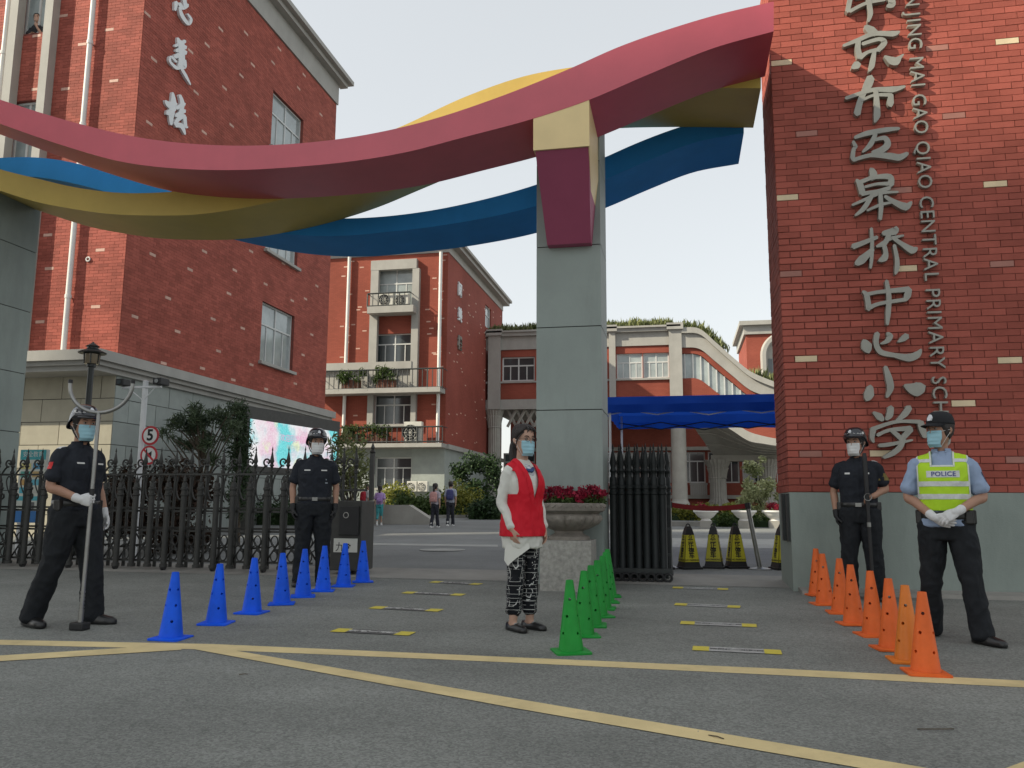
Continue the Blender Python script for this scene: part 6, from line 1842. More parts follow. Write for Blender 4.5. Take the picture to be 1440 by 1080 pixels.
def maze_mat():
    m = bpy.data.materials.new('black_trousers_white_line_pattern'); m.use_nodes = True
    N, L = m.node_tree.nodes, m.node_tree.links
    b = N['Principled BSDF']; b.inputs['Roughness'].default_value = .8; b.inputs['Specular IOR Level'].default_value = .2
    tc = N.new('ShaderNodeTexCoord')
    outs = []
    for k, (ax, ay, az) in enumerate(((1, 1, 0), (1, -1, 0))):
        sp = N.new('ShaderNodeSeparateXYZ'); L.new(tc.outputs['Object'], sp.inputs[0])
    s1 = N.new('ShaderNodeMath'); s1.operation = 'MULTIPLY_ADD'; s1.inputs[1].default_value = .8
    L.new(sp.outputs[1], s1.inputs[0]); L.new(sp.outputs[0], s1.inputs[2])
    cb = N.new('ShaderNodeCombineXYZ'); L.new(s1.outputs[0], cb.inputs[0]); L.new(sp.outputs[2], cb.inputs[1])
    def line(scale, off, w_, thr, swap):
        mp = N.new('ShaderNodeMapping'); mp.inputs['Location'].default_value = off
        if swap: mp.inputs['Rotation'].default_value = (0, 0, pi / 2)
        L.new(cb.outputs[0], mp.inputs['Vector'])
        br = N.new('ShaderNodeTexBrick'); br.inputs['Scale'].default_value = scale; br.inputs['Mortar Size'].default_value = w_
        br.inputs['Color1'].default_value = (0, 0, 0, 1); br.inputs['Color2'].default_value = (0, 0, 0, 1); br.inputs['Mortar'].default_value = (1, 1, 1, 1)
        br.inputs['Brick Width'].default_value = 1.1; br.inputs['Row Height'].default_value = .62; br.offset = .37; br.squash = .6; br.squash_frequency = 3
        L.new(mp.outputs[0], br.inputs['Vector'])
        nz = N.new('ShaderNodeTexNoise'); nz.inputs['Scale'].default_value = scale * 1.1; L.new(mp.outputs[0], nz.inputs['Vector'])
        th = N.new('ShaderNodeMath'); th.operation = 'GREATER_THAN'; th.inputs[1].default_value = thr; L.new(nz.outputs[0], th.inputs[0])
        mu = N.new('ShaderNodeMath'); mu.operation = 'MULTIPLY'; L.new(br.outputs[0], mu.inputs[0]); L.new(th.outputs[0], mu.inputs[1])
        return mu.outputs[0]
    a = line(19, (.0, .0, 0), .024, .47, False); c = line(18, (.33, .21, 0), .024, .49, True)
    mx = N.new('ShaderNodeMath'); mx.operation = 'MAXIMUM'; L.new(a, mx.inputs[0]); L.new(c, mx.inputs[1])
    L.new(_mix(N, L, mx.outputs[0], (.010, .011, .014), (.58, .58, .56)), b.inputs['Base Color'])
    return m

def make_person(sp, loc, yaw, label, group=None):
    """sp: scale (1 = 1.75 m), joints in metres at scale 1, person faces -Y"""
    S = sp.get('s', 1.0)
    t = thing('person', loc, label, 'person', group, rz=yaw)
    A = lambda p: V3(p) * S
    vox = sp.get('vox', .008)
    fem = sp.get('female', False)
    sk = sp.get('skin', skin_m)
    seed = sp.get('seed', 1)
    Z = sp.get('dz', 0.0)
    lean = sp.get('lean', 0.0)
    neck = A(sp.get('neck', (0, .01, 1.465)))
    head = A(sp.get('head', (0, -.012, 1.515)))
    HM = Matrix.Translation(head) @ Matrix.Rotation(radians(sp.get('hyaw', 0)), 4, 'Z') @ Matrix.Rotation(radians(sp.get('hpitch', 0)), 4, 'X') @ Matrix.Scale(S * sp.get('hscale', 1.10), 4)
    # ---- body: head, neck, trunk, arms, hands, legs as one continuous mesh
    bd = MB()
    head_solid(bd, HM)
    limb(bd, [(neck - V3((0, 0, .05 * S)), .062 * S), (neck + V3((0, -.004 * S, .02 * S)), .053 * S), (head + V3((0, .012 * S, .05 * S)), .052 * S)], 14, 3)
    T = sp['torso']
    bd.loft(torso_rings([(z * S, cx * S, cy * S, hw * S * .88, hd * S * .88) for z, cx, cy, hw, hd in T]))
    for a in sp['arms']:
        sh, el, wr = A(a['sh']), A(a['el']), A(a['wr'])
        k = .92 if fem else 1.0
        limb(bd, [(sh, .05 * S * k), (sh.lerp(el, .35), .047 * S * k), (el, .038 * S * k), (el.lerp(wr, .3), .040 * S * k), (wr, (.029 * S * k))], 14, 4)
        hand(bd, wr, a['d'], a['n'], a['side'], S * (.95 if fem else 1.0), a.get('curl', (.25, .35, .3)), thumb=a.get('thumb', .6), fat=.9 if a.get('glove') else 1.0, grip=a.get('grip', False))
    for l in sp['legs']:
        hp, kn, an = A(l['hip']), A(l['kn']), A(l['an'])
        limb(bd, [(hp, .078 * S), (kn, .052 * S), (kn.lerp(an, .35), .048 * S), (an, .036 * S), (an - V3((0, 0, .03 * S)), .034 * S)], 12, 3)
        fd = V3((sin(l['toe']), -cos(l['toe']), 0))
        limb(bd, [(an - V3((0, 0, .02 * S)) - fd * .03 * S, .03 * S), (an + fd * .10 * S - V3((0, 0, .055 * S)), .024 * S)], 8, 2)
    put('body', fuse(bd, 'body', sk, sp.get('bvox', .006), 3), t)
    # ---- face
    if sp.get('face', True):
        for s in (-1, 1):
            m1 = MB(); c = V3((s * .031, -.0765, .545 * HH))
            m1.loft([[HM @ (c + V3((.013 * cos(q_) * cos(p_), -.008 * sin(p_) if True else 0, .0065 * sin(q_) * cos(p_)))) for q_ in np.linspace(0, 2 * pi, 13)[:-1]] for p_ in np.linspace(0, 1.5, 5)])
            m1.build('eye', eyew, t, local=True, smooth='all', fix=True)
            m1 = MB(); m1.loft([[HM @ (c + V3((.0055 * cos(q_) * cos(p_), -.0065 - .004 * sin(p_), .0055 * sin(q_) * cos(p_)))) for q_ in np.linspace(0, 2 * pi, 11)[:-1]] for p_ in np.linspace(0, 1.5, 4)])
            m1.build('iris', eyed, t, local=True, fix=True)
            m1 = MB(); m1.tube([HM @ (c + V3((s * x, y, z))) for x, y, z in ((-.014, -.006, .009), (-.004, -.0105, .0115), (.007, -.009, .010), (.016, -.001, .006))], [.002, .003, .003, .002], 5); m1.build('eyelid', sk, t, local=True)
            m1 = MB(); m1.tube([HM @ (c + V3((s * x, y, z))) for x, y, z in ((-.016, -.010, .019), (-.002, -.0115, .0235), (.012, -.008, .024), (.022, .0, .019))], [.002, .0036, .0034, .0015], 5, smooth=2); m1.build('eyebrow', browm, t, local=True)
    # ---- mask
    if sp.get('mask'):
        m1 = MB(); g0 = []
        nu, nv_ = 20, 16
        for j in range(nv_ + 1):
            v = j / nv_; row = []
            for i in range(nu + 1):
                u = i / nu * 2 - 1
                tt = -.03 + .52 * v
                amax = radians(62 - 10 * abs(v - .5) * 2)
                ang = u * amax
                off = .010 + .013 * exp(-(u / .35) ** 2) * sin(pi * min(1, v * 1.05 + .12)) + .0012 * (1 if (j // 2) % 2 else -1) * (1 - abs(u) ** 3)
                if v > .9: off -= .006 * (v - .9) / .1 * (1 if abs(u) > .3 else .2)
                p = head_pt(ang, tt, off, tmin=.17)
                if v < .2: p.y += .020 * (1 - v / .2)
                row.append(HM @ p)
            g0.append(row)
        for r0_, r1_ in zip(g0, g0[1:]): m1.add(r0_ + r1_, [(i, i + 1, nu + 2 + i, nu + 1 + i) for i in range(nu)])
        mo = m1.build('mask', sp['mask'], t, local=True, smooth='all')
        m1 = MB()
        for s, col_ in ((-1, 0), (1, nu)):
            for row in (1, nv_ - 1):
                m1.tube([g0[row][col_], HM @ V3((s * .080, .0 , .40 * HH if row == 1 else .52 * HH)), HM @ V3((s * .080, .03, .5 * HH))], .0018 * S, 5, smooth=3)
        m1.build('ear_loops', white_thread, t, local=True, kind='stuff')
    # ---- hair
    def hair_shell(t_of, off_of, n=40, m=16, name='hair'):
        m1 = MB(); rings = []
        for j in range(m + 1):
            v = j / m; r = []
            for k in range(n):
                a = 2 * pi * k / n - pi
                t0 = t_of(a); tt = t0 + (1.0 - t0) * (1 - (1 - v) ** 1.3)
                off = off_of(a, v) * min(1, v * 5 + .25) + .0025 * noise.noise(V3((a * 6, tt * 3, seed)))
                p = head_pt(a, tt, off); p.z += off * .9 * max(0, (tt - .75) / .25)
                r.append(HM @ p)
            rings.append(r)
        m1.loft(rings, caps=True)
        return m1.build(name, sp.get('hair_m', hair_m), t, local=True, smooth='all', fix=True)
    hs_ = sp.get('hair')
    if hs_ == 'short':
        hair_shell(lambda a: .78 if abs(a) < .6 else (.78 - (abs(a) - .6) * .55 if abs(a) < 1.5 else max(.2, .30 - (abs(a) - 1.5) * .08)), lambda a, v: .008)
    if hs_ == 'tail':
        hair_shell(lambda a: .87 - .05 * abs(a + .25) if abs(a) < .55 else (.85 - (abs(a) - .55) * .30 if abs(a) < 1.3 else (.50 if abs(a) < 1.6 else max(.16, .50 - (abs(a) - 1.6) * .5))), lambda a, v: .011 + .010 * v + .006 * noise.noise(V3((a * 4, v * 2.5, 5))))
        m1 = MB(); b0 = HM @ V3((0, .10, .42 * HH))
        dn = V3((0, 0, -1))
        bk = (HM.to_3x3() @ V3((0, 1, 0))).normalized()
        m1.tube([HM @ V3((0, .085, .45 * HH)), b0 + bk * .035 * S, b0 + bk * .045 * S + dn * .09 * S, b0 + bk * .03 * S + dn * .2 * S, b0 + bk * .035 * S + dn * .30 * S], [.028 * S, .036 * S, .045 * S, .038 * S, .012 * S], 14, smooth=4)
        m1.build('ponytail', hair_m, t, local=True, smooth='all')
        # loose strands at the temple
        for s in (-1, 1):
            m1 = MB(); m1.tube([HM @ V3((s * .05, -.068, .80 * HH)), HM @ V3((s * .078, -.04, .62 * HH)), HM @ V3((s * .083, -.012, .44 * HH)), HM @ V3((s * .078, -.005, .3 * HH))], [(.002, .006), (.003, .008), (.003, .006), (.001, .002)], 6, smooth=3); m1.build('side_strand', hair_m, t, local=True, smooth='all')
        for kx in (-1, 0, 1):
            m1 = MB(); m1.tube([HM @ V3((.015 * kx, -.045, 1.02 * HH)), HM @ V3((.03 * kx + .01, -.085, .90 * HH)), HM @ V3((.045 * kx + .012, -.090, .76 * HH))], [(.012, .004), (.010, .004), (.003, .002)], 6, smooth=3); m1.build('fringe', hair_m, t, local=True, smooth='all')
    if sp.get('glasses'):
        for s in (-1, 1):
            m1 = MB(); m1.tube([HM @ V3((s * .034 + .024 * cos(q_), -.101 + abs(cos(q_)) * .004, .535 * HH + .017 * sin(q_))) for q_ in np.linspace(0, 2 * pi, 21)], .0019, 5, caps=False)
            m1.tube([HM @ V3((s * .058, -.096, .56 * HH)), HM @ V3((s * .080, -.03, .56 * HH)), HM @ V3((s * .082, .02, .54 * HH))], .0014, 5); m1.build('glasses_rim', MT['black_plastic'], t, local=True)
        m1 = MB(); m1.tube([HM @ V3((-.011, -.102, .55 * HH)), HM @ V3((0, -.106, .56 * HH)), HM @ V3((.011, -.102, .55 * HH))], .0014, 5); m1.build('glasses_bridge', MT['steel'], t, local=True)
    # ---- helmet
    if sp.get('headgear') == 'helmet':
        n = 44; rings = []
        def rim(a):   # lower edge height by direction: raised over the face, low over ears and nape
            f = (1 + cos(a)) / 2
            return HH * (.36 + .40 * min(1, f * 1.5) ** 2)
        for j in range(15):
            v = j / 14; r = []
            for k in range(n):
                a = 2 * pi * k / n - pi
                zt_ = HH * 1.16; z0_ = rim(a)
                ph = v * pi / 2
                hw_, hd_ = .101, .124
                flare = .006 * max(0, 1 - v * 6)
                z = z0_ + (zt_ - z0_) * sin(ph) if v > 0 else z0_
                rr_ = cos(ph) ** .62 if v < 1 else 0.0
                r.append(HM @ V3(((hw_ + flare) * rr_ * sin(a), .008 - (hd_ + flare + .012 * max(0, cos(a)) * max(0, 1 - v * 4)) * rr_ * cos(a), z)))
            rings.append(r)
        m1 = MB(); m1.loft(rings); hl = m1.build('helmet', helm_m, t, local=True, smooth='all', fix=True)
        m1 = MB(); m1.tube([HM @ V3(((.107) * sin(a), .008 - (.130 + .012 * max(0, cos(a))) * cos(a), rim(a))) for a in np.linspace(-pi, pi, n + 1)], .005 * S, 6, caps=False); m1.build('rim', MT['black_plastic'], hl, local=True)
        # short peak
        m1 = MB(); g0 = []
        for j in range(4):
            g0.append([HM @ V3(((.104 + .002 * j) * sin(a), .008 - (.130 + .010 * j) * cos(a), HH * (.78 - .022 * j))) for a in np.linspace(-1.0, 1.0, 17)])
        for r0_, r1_ in zip(g0, g0[1:]): m1.add(r0_ + r1_, [(i, i + 1, 18 + i, 17 + i) for i in range(16)])
        m1.build('peak', helm_m, hl, local=True, smooth='all')
        # white band and badge
        m1 = MB()
        for k in range(15):
            a = -1.15 + k * 2.3 / 14
            for q_, (zz0, zz1) in enumerate(((.845, .868), (.872, .895))):
                if (k + q_) % 2: continue
                a1 = a + 2.3 / 14
                def bp_(aa, zf):
                    v = (zf * HH - rim(aa)) / (HH * 1.16 - rim(aa)); ph = math.asin(min(1, max(0, v))); rr_ = cos(ph) ** .62
                    return HM @ V3((.1025 * rr_ * sin(aa), .008 - .1265 * rr_ * cos(aa), zf * HH))
                m1.add([bp_(a, zz0), bp_(a1, zz0), bp_(a1, zz1), bp_(a, zz1)], [(0, 1, 2, 3)])
        m1.build('checker_band', white_thread, hl, local=True, kind='stuff')
        ba = sp.get('badge_a', 0)
        def bp2(aa, zf, o_=.0):
            v = (zf * HH - rim(aa)) / (HH * 1.16 - rim(aa)); ph = math.asin(min(1, max(0, v))); rr_ = cos(ph) ** .62
            return HM @ V3(((.1025 + o_) * rr_ * sin(aa), .008 - (.1265 + o_) * rr_ * cos(aa), zf * HH))
        m1 = MB(); pts = [(-.14, .915), (.14, .915), (.17, .97), (.1, 1.03), (0, 1.05), (-.1, 1.03), (-.17, .97)]
        lo_ = [bp2(u, z, .001) for u, z in pts]; hi_ = [bp2(u * .9, z, .006) for u, z in pts]
        m1.loft([lo_, hi_]); m1.build('badge', badge_m, hl, local=True, fix=True)
        for s in (-1, 1):
            m1 = MB(); m1.tube([HM @ V3((s * .085, .02, .42 * HH)), HM @ V3((s * .066, -.03, .10 * HH)), HM @ V3((s * .03, -.062, -.03 * HH)), HM @ V3((0, -.072, -.045 * HH))], .006, 6, smooth=3); m1.build('chin_strap', MT['black_plastic'], hl, local=True)
        for s in (-1, 1):
            m1 = MB(); w_ = [bp2(s * 1.25 + q_ * .11, z, .002) for q_, z in ((-1, .86), (1, .86), (1, .95), (-1, .95))]
            m1.add(w_, [(0, 1, 2, 3)]); m1.build('side_mark', white_thread, hl, local=True)
    if sp.get('headgear') == 'cap':
        n = 44; rings = []
        for v in np.linspace(0, 1, 12):
            ph = v * pi / 2; rr_ = cos(ph) ** .55 if v < 1 else 0
            rings.append([HM @ V3((.087 * rr_ * sin(a), .008 - .106 * rr_ * cos(a), HH * (.70 + .42 * sin(ph)))) for a in np.linspace(-pi, pi, n + 1)[:-1]])
        m1 = MB(); m1.loft(rings); cpo = m1.build('cap', cap_m, t, local=True, smooth='all', fix=True)
        top, bot_ = [], []
        for j in range(6):
            u = j / 5
            top.append([HM @ V3(((.086 - .012 * u) * sin(a), .008 - .104 * cos(a) - .072 * u * max(0, cos(a * .95)), HH * (.715 - .10 * u - .05 * (1 - cos(a)) * (1 - u * .2)))) for a in np.linspace(-1.2, 1.2, 21)])
        m1 = MB()
        for r0_, r1_ in zip(top, top[1:]): m1.add(r0_ + r1_, [(i, i + 1, 22 + i, 21 + i) for i in range(20)])
        pk_ = m1.build('peak', cap_m, cpo, local=True, smooth='all')
        sdm = pk_.modifiers.new('s', 'SOLIDIFY'); sdm.thickness = .004
        m1 = MB(); pts = [(-.018, 0), (.018, 0), (.023, .02), (.012, .042), (0, .048), (-.012, .042), (-.023, .02)]
        lo_ = [HM @ V3((x, -.090 - .004 + (z * .22), HH * .80 + z)) for x, z in pts]; hi_ = [HM @ V3((x * .85, -.104 + (z * .25), HH * .80 + z)) for x, z in pts]
        m1.loft([lo_, hi_]); m1.build('badge', badge_m, cpo, local=True, fix=True)
    # ---- shirt or jacket
    folds = sp.get('folds', [(.006, 7, 0, 6), (.0075, 11, 1, 8), (.0035, 24, 1, 17)])
    cl = MB()
    cl.loft(torso_rings([(z * S, cx * S, cy * S, hw * S, hd * S) for z, cx, cy, hw, hd in T]))
    for a in sp['arms']:
        sh, el, wr = A(a['sh']), A(a['el']), A(a['wr'])
        k = .84 if fem else 1.0
        fr = a.get('sleeve', .72)
        ctr = A((sh.x / S * .35, T[-3][2], T[-2][0] - .03)) if False else V3((sh.x * .45, sh.y, sh.z + .0))
        pts = [(ctr + V3((0, 0, .012 * S)), .058 * S * k), (sh, .060 * S * k), (sh.lerp(el, .4), .061 * S * k)]
        if fr <= 1: pts += [(sh.lerp(el, fr), .068 * S * k)]
        else:
            pts += [(el, .052 * S * k), (el.lerp(wr, .45), .049 * S * k), (el.lerp(wr, fr - 1), .043 * S * k)]
        limb(cl, pts, 16, 4)
    shirt = fuse(cl, 'shirt', sp['shirt'], vox, 3, folds, seed)
    so_ = put(sp.get('shirt_name', 'shirt'), shirt, t)
    # collar
    if sp.get('collar'):
        m1 = MB(); g0 = []
        for j in range(5):
            u = j / 4; row = []
            for i in range(33):
                a = -2.75 + 5.5 * i / 32      # open at the front; a measured from the back
                op = max(0, abs(a) - 2.2) / .55
                r = (.066 + .012 * u) * S
                row.append(neck + V3((r * 1.05 * sin(a), r * 1.0 * cos(a) - .004 * S - op * .012 * S * u, (.035 - .050 * u - .03 * op * u) * S)))
            g0.append(row)
        for r0_, r1_ in zip(g0, g0[1:]): m1.add(r0_ + r1_, [(i, i + 1, 34 + i, 33 + i) for i in range(32)])
        c_o = m1.build('collar', sp['collar'], so_, local=True, smooth='all')
        sdm = c_o.modifiers.new('s', 'SOLIDIFY'); sdm.thickness = .004
    # ---- trousers
    tr = MB()
    W = sp['waist']
    tr.loft(torso_rings([(z * S, cx * S, cy * S, hw * S, hd * S) for z, cx, cy, hw, hd in W]))
    baggy = sp.get('baggy', 1.0)
    for l in sp['legs']:
        hp, kn, an = A(l['hip']), A(l['kn']), A(l['an'])
        hem = an + V3((0, 0, l.get('hem', -.03) * S))
        limb(tr, [(hp + V3((0, 0, .02 * S)), (.098 * S * baggy, .105 * S * baggy)), (hp.lerp(kn, .45), (.086 * S * baggy, .092 * S * baggy)), (kn, .070 * S * baggy), (kn.lerp(hem, .55), .066 * S * baggy * sp.get('flare', 1.0) ** .5), (hem, .066 * S * baggy * sp.get('flare', 1.0))], 16, 4)
    tm = fuse(tr, 'trousers', sp['trousers'], vox, 3, sp.get('tfolds', [(.008, 8, 0, 5), (.010, 11, 1, 7), (.004, 22, 1, 16)]), seed + 5)
    put('trousers', tm, t)
    # ---- shoes
    for l in sp['legs']:
        an = A(l['an']); fd = V3((sin(l['toe']), -cos(l['toe']), 0)); sd__ = V3((fd.y, -fd.x, 0))
        b0 = V3((an.x, an.y, l.get('gz', 0.0) * S))
        k = S * sp.get('shoe', 1.0)
        m1 = MB(); rings = []
        prof = [(-.085, .018, .052), (-.078, .032, .068), (-.03, .038, .085 if not fem else .06), (.02, .040, .082 if not fem else .052), (.07, .044, .062), (.12, .047, .05), (.16, .042, .042), (.188, .026, .032), (.196, .010, .02)]
        for f, hw_, hh_ in prof:
            rings.append([b0 + fd * f * k + sd__ * hw_ * k * math.copysign(abs(cos(q_)) ** .75, cos(q_)) + V3((0, 0, (.012 + (hh_ if sin(q_) > 0 else .012) * (abs(sin(q_)) ** .8) * (1 if sin(q_) > 0 else -1) * 1.0) * k)) for q_ in np.linspace(0, 2 * pi, 17)[:-1]])
        m1.loft(rings)
        shm = m1.build('shoe', sp.get('shoes', blk_leather), t, local=True, smooth='all', fix=True)
        if not fem:
            m1 = MB(); m1.tube([b0 + V3((0, 0, .06 * k)), an + V3((0, 0, .035 * S)), an + V3((0, 0, .10 * S))], [.042 * k, .044 * k, .046 * k], 14); m1.build('ankle_shaft', sp.get('shoes', blk_leather), shm, local=True, smooth=True)
        else:
            m1 = MB(); m1.tube([b0 + fd * .055 * k - sd__ * .03 * k + V3((0, 0, .066 * k)), b0 + fd * .065 * k + V3((0, 0, .076 * k)), b0 + fd * .055 * k + sd__ * .03 * k + V3((0, 0, .066 * k))], .005, 6, smooth=3); m1.build('buckle', MT['steel'], shm, local=True)
    # ---- gloves
    for a in sp['arms']:
        if a.get('glove'):
            m1 = MB(); wr, el = A(a['wr']), A(a['el'])
            hand(m1, wr, a['d'], a['n'], a['side'], S * 1.04, a.get('curl', (.25, .35, .3)), thumb=a.get('thumb', .6), fat=1.16, grip=a.get('grip', False))
            limb(m1, [(wr.lerp(el, .16), .037 * S), (wr, .034 * S), (wr + V3(a['d']).normalized() * .03 * S, .030 * S)], 12, 3)
            put('glove', fuse(m1, 'glove', a['glove'], .0045, 2), t)
    return t, shirt, HM, so_

def decal(shirt, so_, name, c, U, V_, w, h, m, off=.003, nx_=6, ny_=4, outline=None):
    """a flat patch sewn onto the cloth: projected along the inward direction"""
    bm = bmesh.new(); bm.from_mesh(shirt); bvh = BVHTree.FromBMesh(bm); bm.free()
    U, V_ = V3(U).normalized(), V3(V_).normalized(); Nn = U.cross(V_)
    m1 = MB(); rows = []
    for j in range(ny_ + 1):
        r = []
        for i in range(nx_ + 1):
            p = V3(c) + U * w * (i / nx_ - .5) + V_ * h * (j / ny_ - .5)
            hit = bvh.ray_cast(p + Nn * .25, -Nn, .6)
            r.append((hit[0] if hit[0] else p) + Nn * off)
        rows.append(r)
    for r0_, r1_ in zip(rows, rows[1:]): m1.add(r0_ + r1_, [(i, i + 1, nx_ + 2 + i, nx_ + 1 + i) for i in range(nx_)])
    return m1.build(name, m, so_, local=True)
def decal_text(shirt, so_, name, body, size, c, U, V_, m, off=.005, offset=0.0):
    bm = bmesh.new(); bm.from_mesh(shirt); bvh = BVHTree.FromBMesh(bm); bm.free()
    U, V_ = V3(U).normalized(), V3(V_).normalized(); Nn = U.cross(V_)
    me = text_mesh(body, size, 0, 'CENTER', 1.05, offset)
    for v in me.vertices:
        p = V3(c) + U * v.co.x + V_ * v.co.y
        hit = bvh.ray_cast(p + Nn * .25, -Nn, .6)
        v.co = (hit[0] if hit[0] else p) + Nn * off
    me.materials.clear(); me.materials.append(m)
    return put(name, me, so_)

MALE_T = [(.93, 0, .0, .172, .126), (1.0, 0, .0, .170, .126), (1.10, 0, -.004, .170, .126), (1.25, 0, -.006, .182, .130), (1.34, 0, .0, .180, .120), (1.40, 0, .008, .150, .092), (1.44, 0, .012, .105, .074), (1.475, 0, .012, .07, .06)]
MALE_W = [(.80, 0, .0, .165, .118), (.88, 0, .0, .172, .125), (.96, 0, .0, .165, .118), (1.03, 0, 0, .158, .112)]
BT = [(z, cx, cy, hw * (1.06 if z < 1.38 else 1.02), hd * 1.06) for z, cx, cy, hw, hd in MALE_T]
BW = [(z, cx, cy, hw * 1.05, hd * 1.05) for z, cx, cy, hw, hd in MALE_W]
def legs(l, r): return [l, r]
def ground_at(x, y): return V3((x, y, gz(y)))

# ---------------------------------------------------------------- guard with the fork, left
g1 = dict(s=1.015, seed=3, torso=[(z, cx, cy, hw * (1.08 if z < 1.38 else 1.03), hd * 1.07) for z, cx, cy, hw, hd in MALE_T], waist=[(z, cx, cy, hw * 1.06, hd * 1.06) for z, cx, cy, hw, hd in MALE_W], shirt=navy, shirt_name='uniform_shirt', trousers=navy2, baggy=1.24, shoe=1.12, collar=navy,
          hyaw=-14, hpitch=2, mask=mask_b, headgear='helmet', hair='short', skin=skin_m,
          arms=[dict(sh=(-.178, .01, 1.375), el=(-.240, .02, 1.12), wr=(-.16, -.215, 1.02), d=(.30, -.9, -.12), n=(.9, .2, 0), side=1, glove=wglove, curl=(1.0, 1.2, .8), grip=True, thumb=.5),
                dict(sh=(.178, .01, 1.375), el=(.24, .03, 1.13), wr=(.25, -.05, .90), d=(.05, -.2, -1), n=(-1, 0, 0), side=-1, glove=wglove, curl=(.35, .5, .4))],
          legs=[dict(hip=(-.09, .0, .90), kn=(-.13, .06, .50), an=(-.16, .21, .09), toe=-.25), dict(hip=(.09, 0, .90), kn=(.11, -.10, .50), an=(.13, -.13, .09), toe=.25)])
p = gp(93, 879)
y1_ = radians(80)
gA, shA, hmA, soA = make_person(g1, ground_at(p.x, p.y), y1_, 'guard in black uniform and white gloves gripping a tall steel fork, far left', None)
S_ = 1.015
decal(shA, soA, 'flag_patch', V3((-.26, .03, 1.29)) * S_, (0, -1, 0), (0, 0, 1), .085, .058, flag_red)
decal(shA, soA, 'name_tape', V3((-.10, -.1, 1.315)) * S_, (1, 0, 0), (0, 0, 1), .062, .014, white_thread)
decal(shA, soA, 'name_tape', V3((.10, -.1, 1.315)) * S_, (1, 0, 0), (0, 0, 1), .062, .014, white_thread)
decal(shA, soA, 'epaulette', V3((-.165, .01, 1.42)) * S_, (-.45, -.0, -.2), (0, -1, 0), .07, .05, white_thread)
# the fork: top-level, held in his right hand
bm_ = gA.matrix_basis if False else None
RZ = Matrix.Rotation(y1_, 3, 'Z')
hw1 = V3(gA.location) + RZ @ (V3((-.112, -.292, 1.005)) * S_)
foot = gp(112, 886)
topd = (hw1 - foot); topd = topd / topd.z
shaft_top = foot + topd * ((atY(140, 580, hw1.y).z - foot.z))
fk = thing('restraint_fork', (foot.x, foot.y, foot.z), 'long steel restraint fork with a wide half-round head and black foot', 'restraint fork')
ax = (shaft_top - foot).normalized()
m1 = MB(); m1.tube([foot + ax * .16, shaft_top], .0165, 14); m1.build('shaft', MT['steel'], fk, smooth=True)
m1 = MB(); m1.tube([foot + ax * .03, foot + ax * .16], .021, 14)
for k in range(5): m1.tube([foot + ax * (.17 + k * .03), foot + ax * (.185 + k * .03)], .0195, 12)
m1.build('sleeve', MT['steel'], fk, smooth=True)
m1 = MB(); m1.box((foot.x - .065, foot.y - .05, foot.z + .001), (foot.x + .06, foot.y + .05, foot.z + .062)); m1.build('rubber_foot', MT['black_plastic'], fk, bevel=.012)
m1 = MB(); m1.tube([hw1 - ax * .0 + ax * .02, hw1 + ax * .10], .0195, 12); m1.build('grip', MT['black_plastic'], fk, smooth=True)
# half-round head roughly square to the view of the gate
hd_u = V3((cos(.2), sin(.2), 0)); Rk = .258
m1 = MB()
pts = [shaft_top + hd_u * (Rk * 1.02 * sin(a)) + ax * (Rk * .92 * (1 - cos(a))) for a in np.linspace(-1.62, 1.62, 31)]
m1.tube(pts, .0155, 10); m1.build('head', MT['steel'], fk, smooth=True)
m1 = MB()
for q_, q2 in ((pts[0], pts[1]), (pts[-1], pts[-2])): m1.tube([q_, q_ + (q_ - q2).normalized() * .03], .018, 10)
m1.build('rubber_tips', MT['black_plastic'], fk, kind='stuff')

# ---------------------------------------------------------------- guard by the drive cabinet
g2 = dict(s=1.02, seed=8, torso=BT, waist=BW, shirt=navy, shirt_name='uniform_shirt', trousers=navy2, baggy=1.2, shoe=1.1, collar=navy,
          hyaw=10, hpitch=3, mask=mask_w, headgear='helmet', hair='short', skin=skin_m,
          arms=[dict(sh=(-.178, .01, 1.375), el=(-.245, .03, 1.13), wr=(-.235, -.035, .885), d=(.05, -.1, -1), n=(1, 0, 0), side=1, glove=bglove, curl=(.35, .5, .4)),
                dict(sh=(.178, .01, 1.375), el=(.245, .03, 1.13), wr=(.24, -.035, .885), d=(-.05, -.1, -1), n=(-1, 0, 0), side=-1, glove=bglove, curl=(.35, .5, .4))],
          legs=[dict(hip=(-.09, .0, .90), kn=(-.11, .0, .50), an=(-.125, .03, .09), toe=-.3), dict(hip=(.09, 0, .90), kn=(.11, -.0, .50), an=(.125, .03, .09), toe=.3)])
p = gp(437, 823.5)
gB, shB, hmB, soB = make_person(g2, ground_at(p.x, p.y), radians(27), 'guard in black uniform and helmet standing with arms down beside the gate cabinet', None)
for x in (-.095, .095): decal(shB, soB, 'name_tape', V3((x, -.1, 1.315)) * 1.02, (1, 0, 0), (0, 0, 1), .068, .014, white_thread)
decal(shB, soB, 'pocket_badge', V3((.125, -.1, 1.19)) * 1.02, (1, 0, 0), (0, 0, 1), .03, .055, mat('grey_badge', (.25, .28, .32), .5, 0))
for s in (-1, 1): decal(shB, soB, 'epaulette', V3((s * .15, .01, 1.40)) * 1.02, (s * .45, 0, -.2) if s > 0 else (.45, 0, .2), (0, 1, 0) if s > 0 else (0, 1, 0), .06, .05, white_thread)

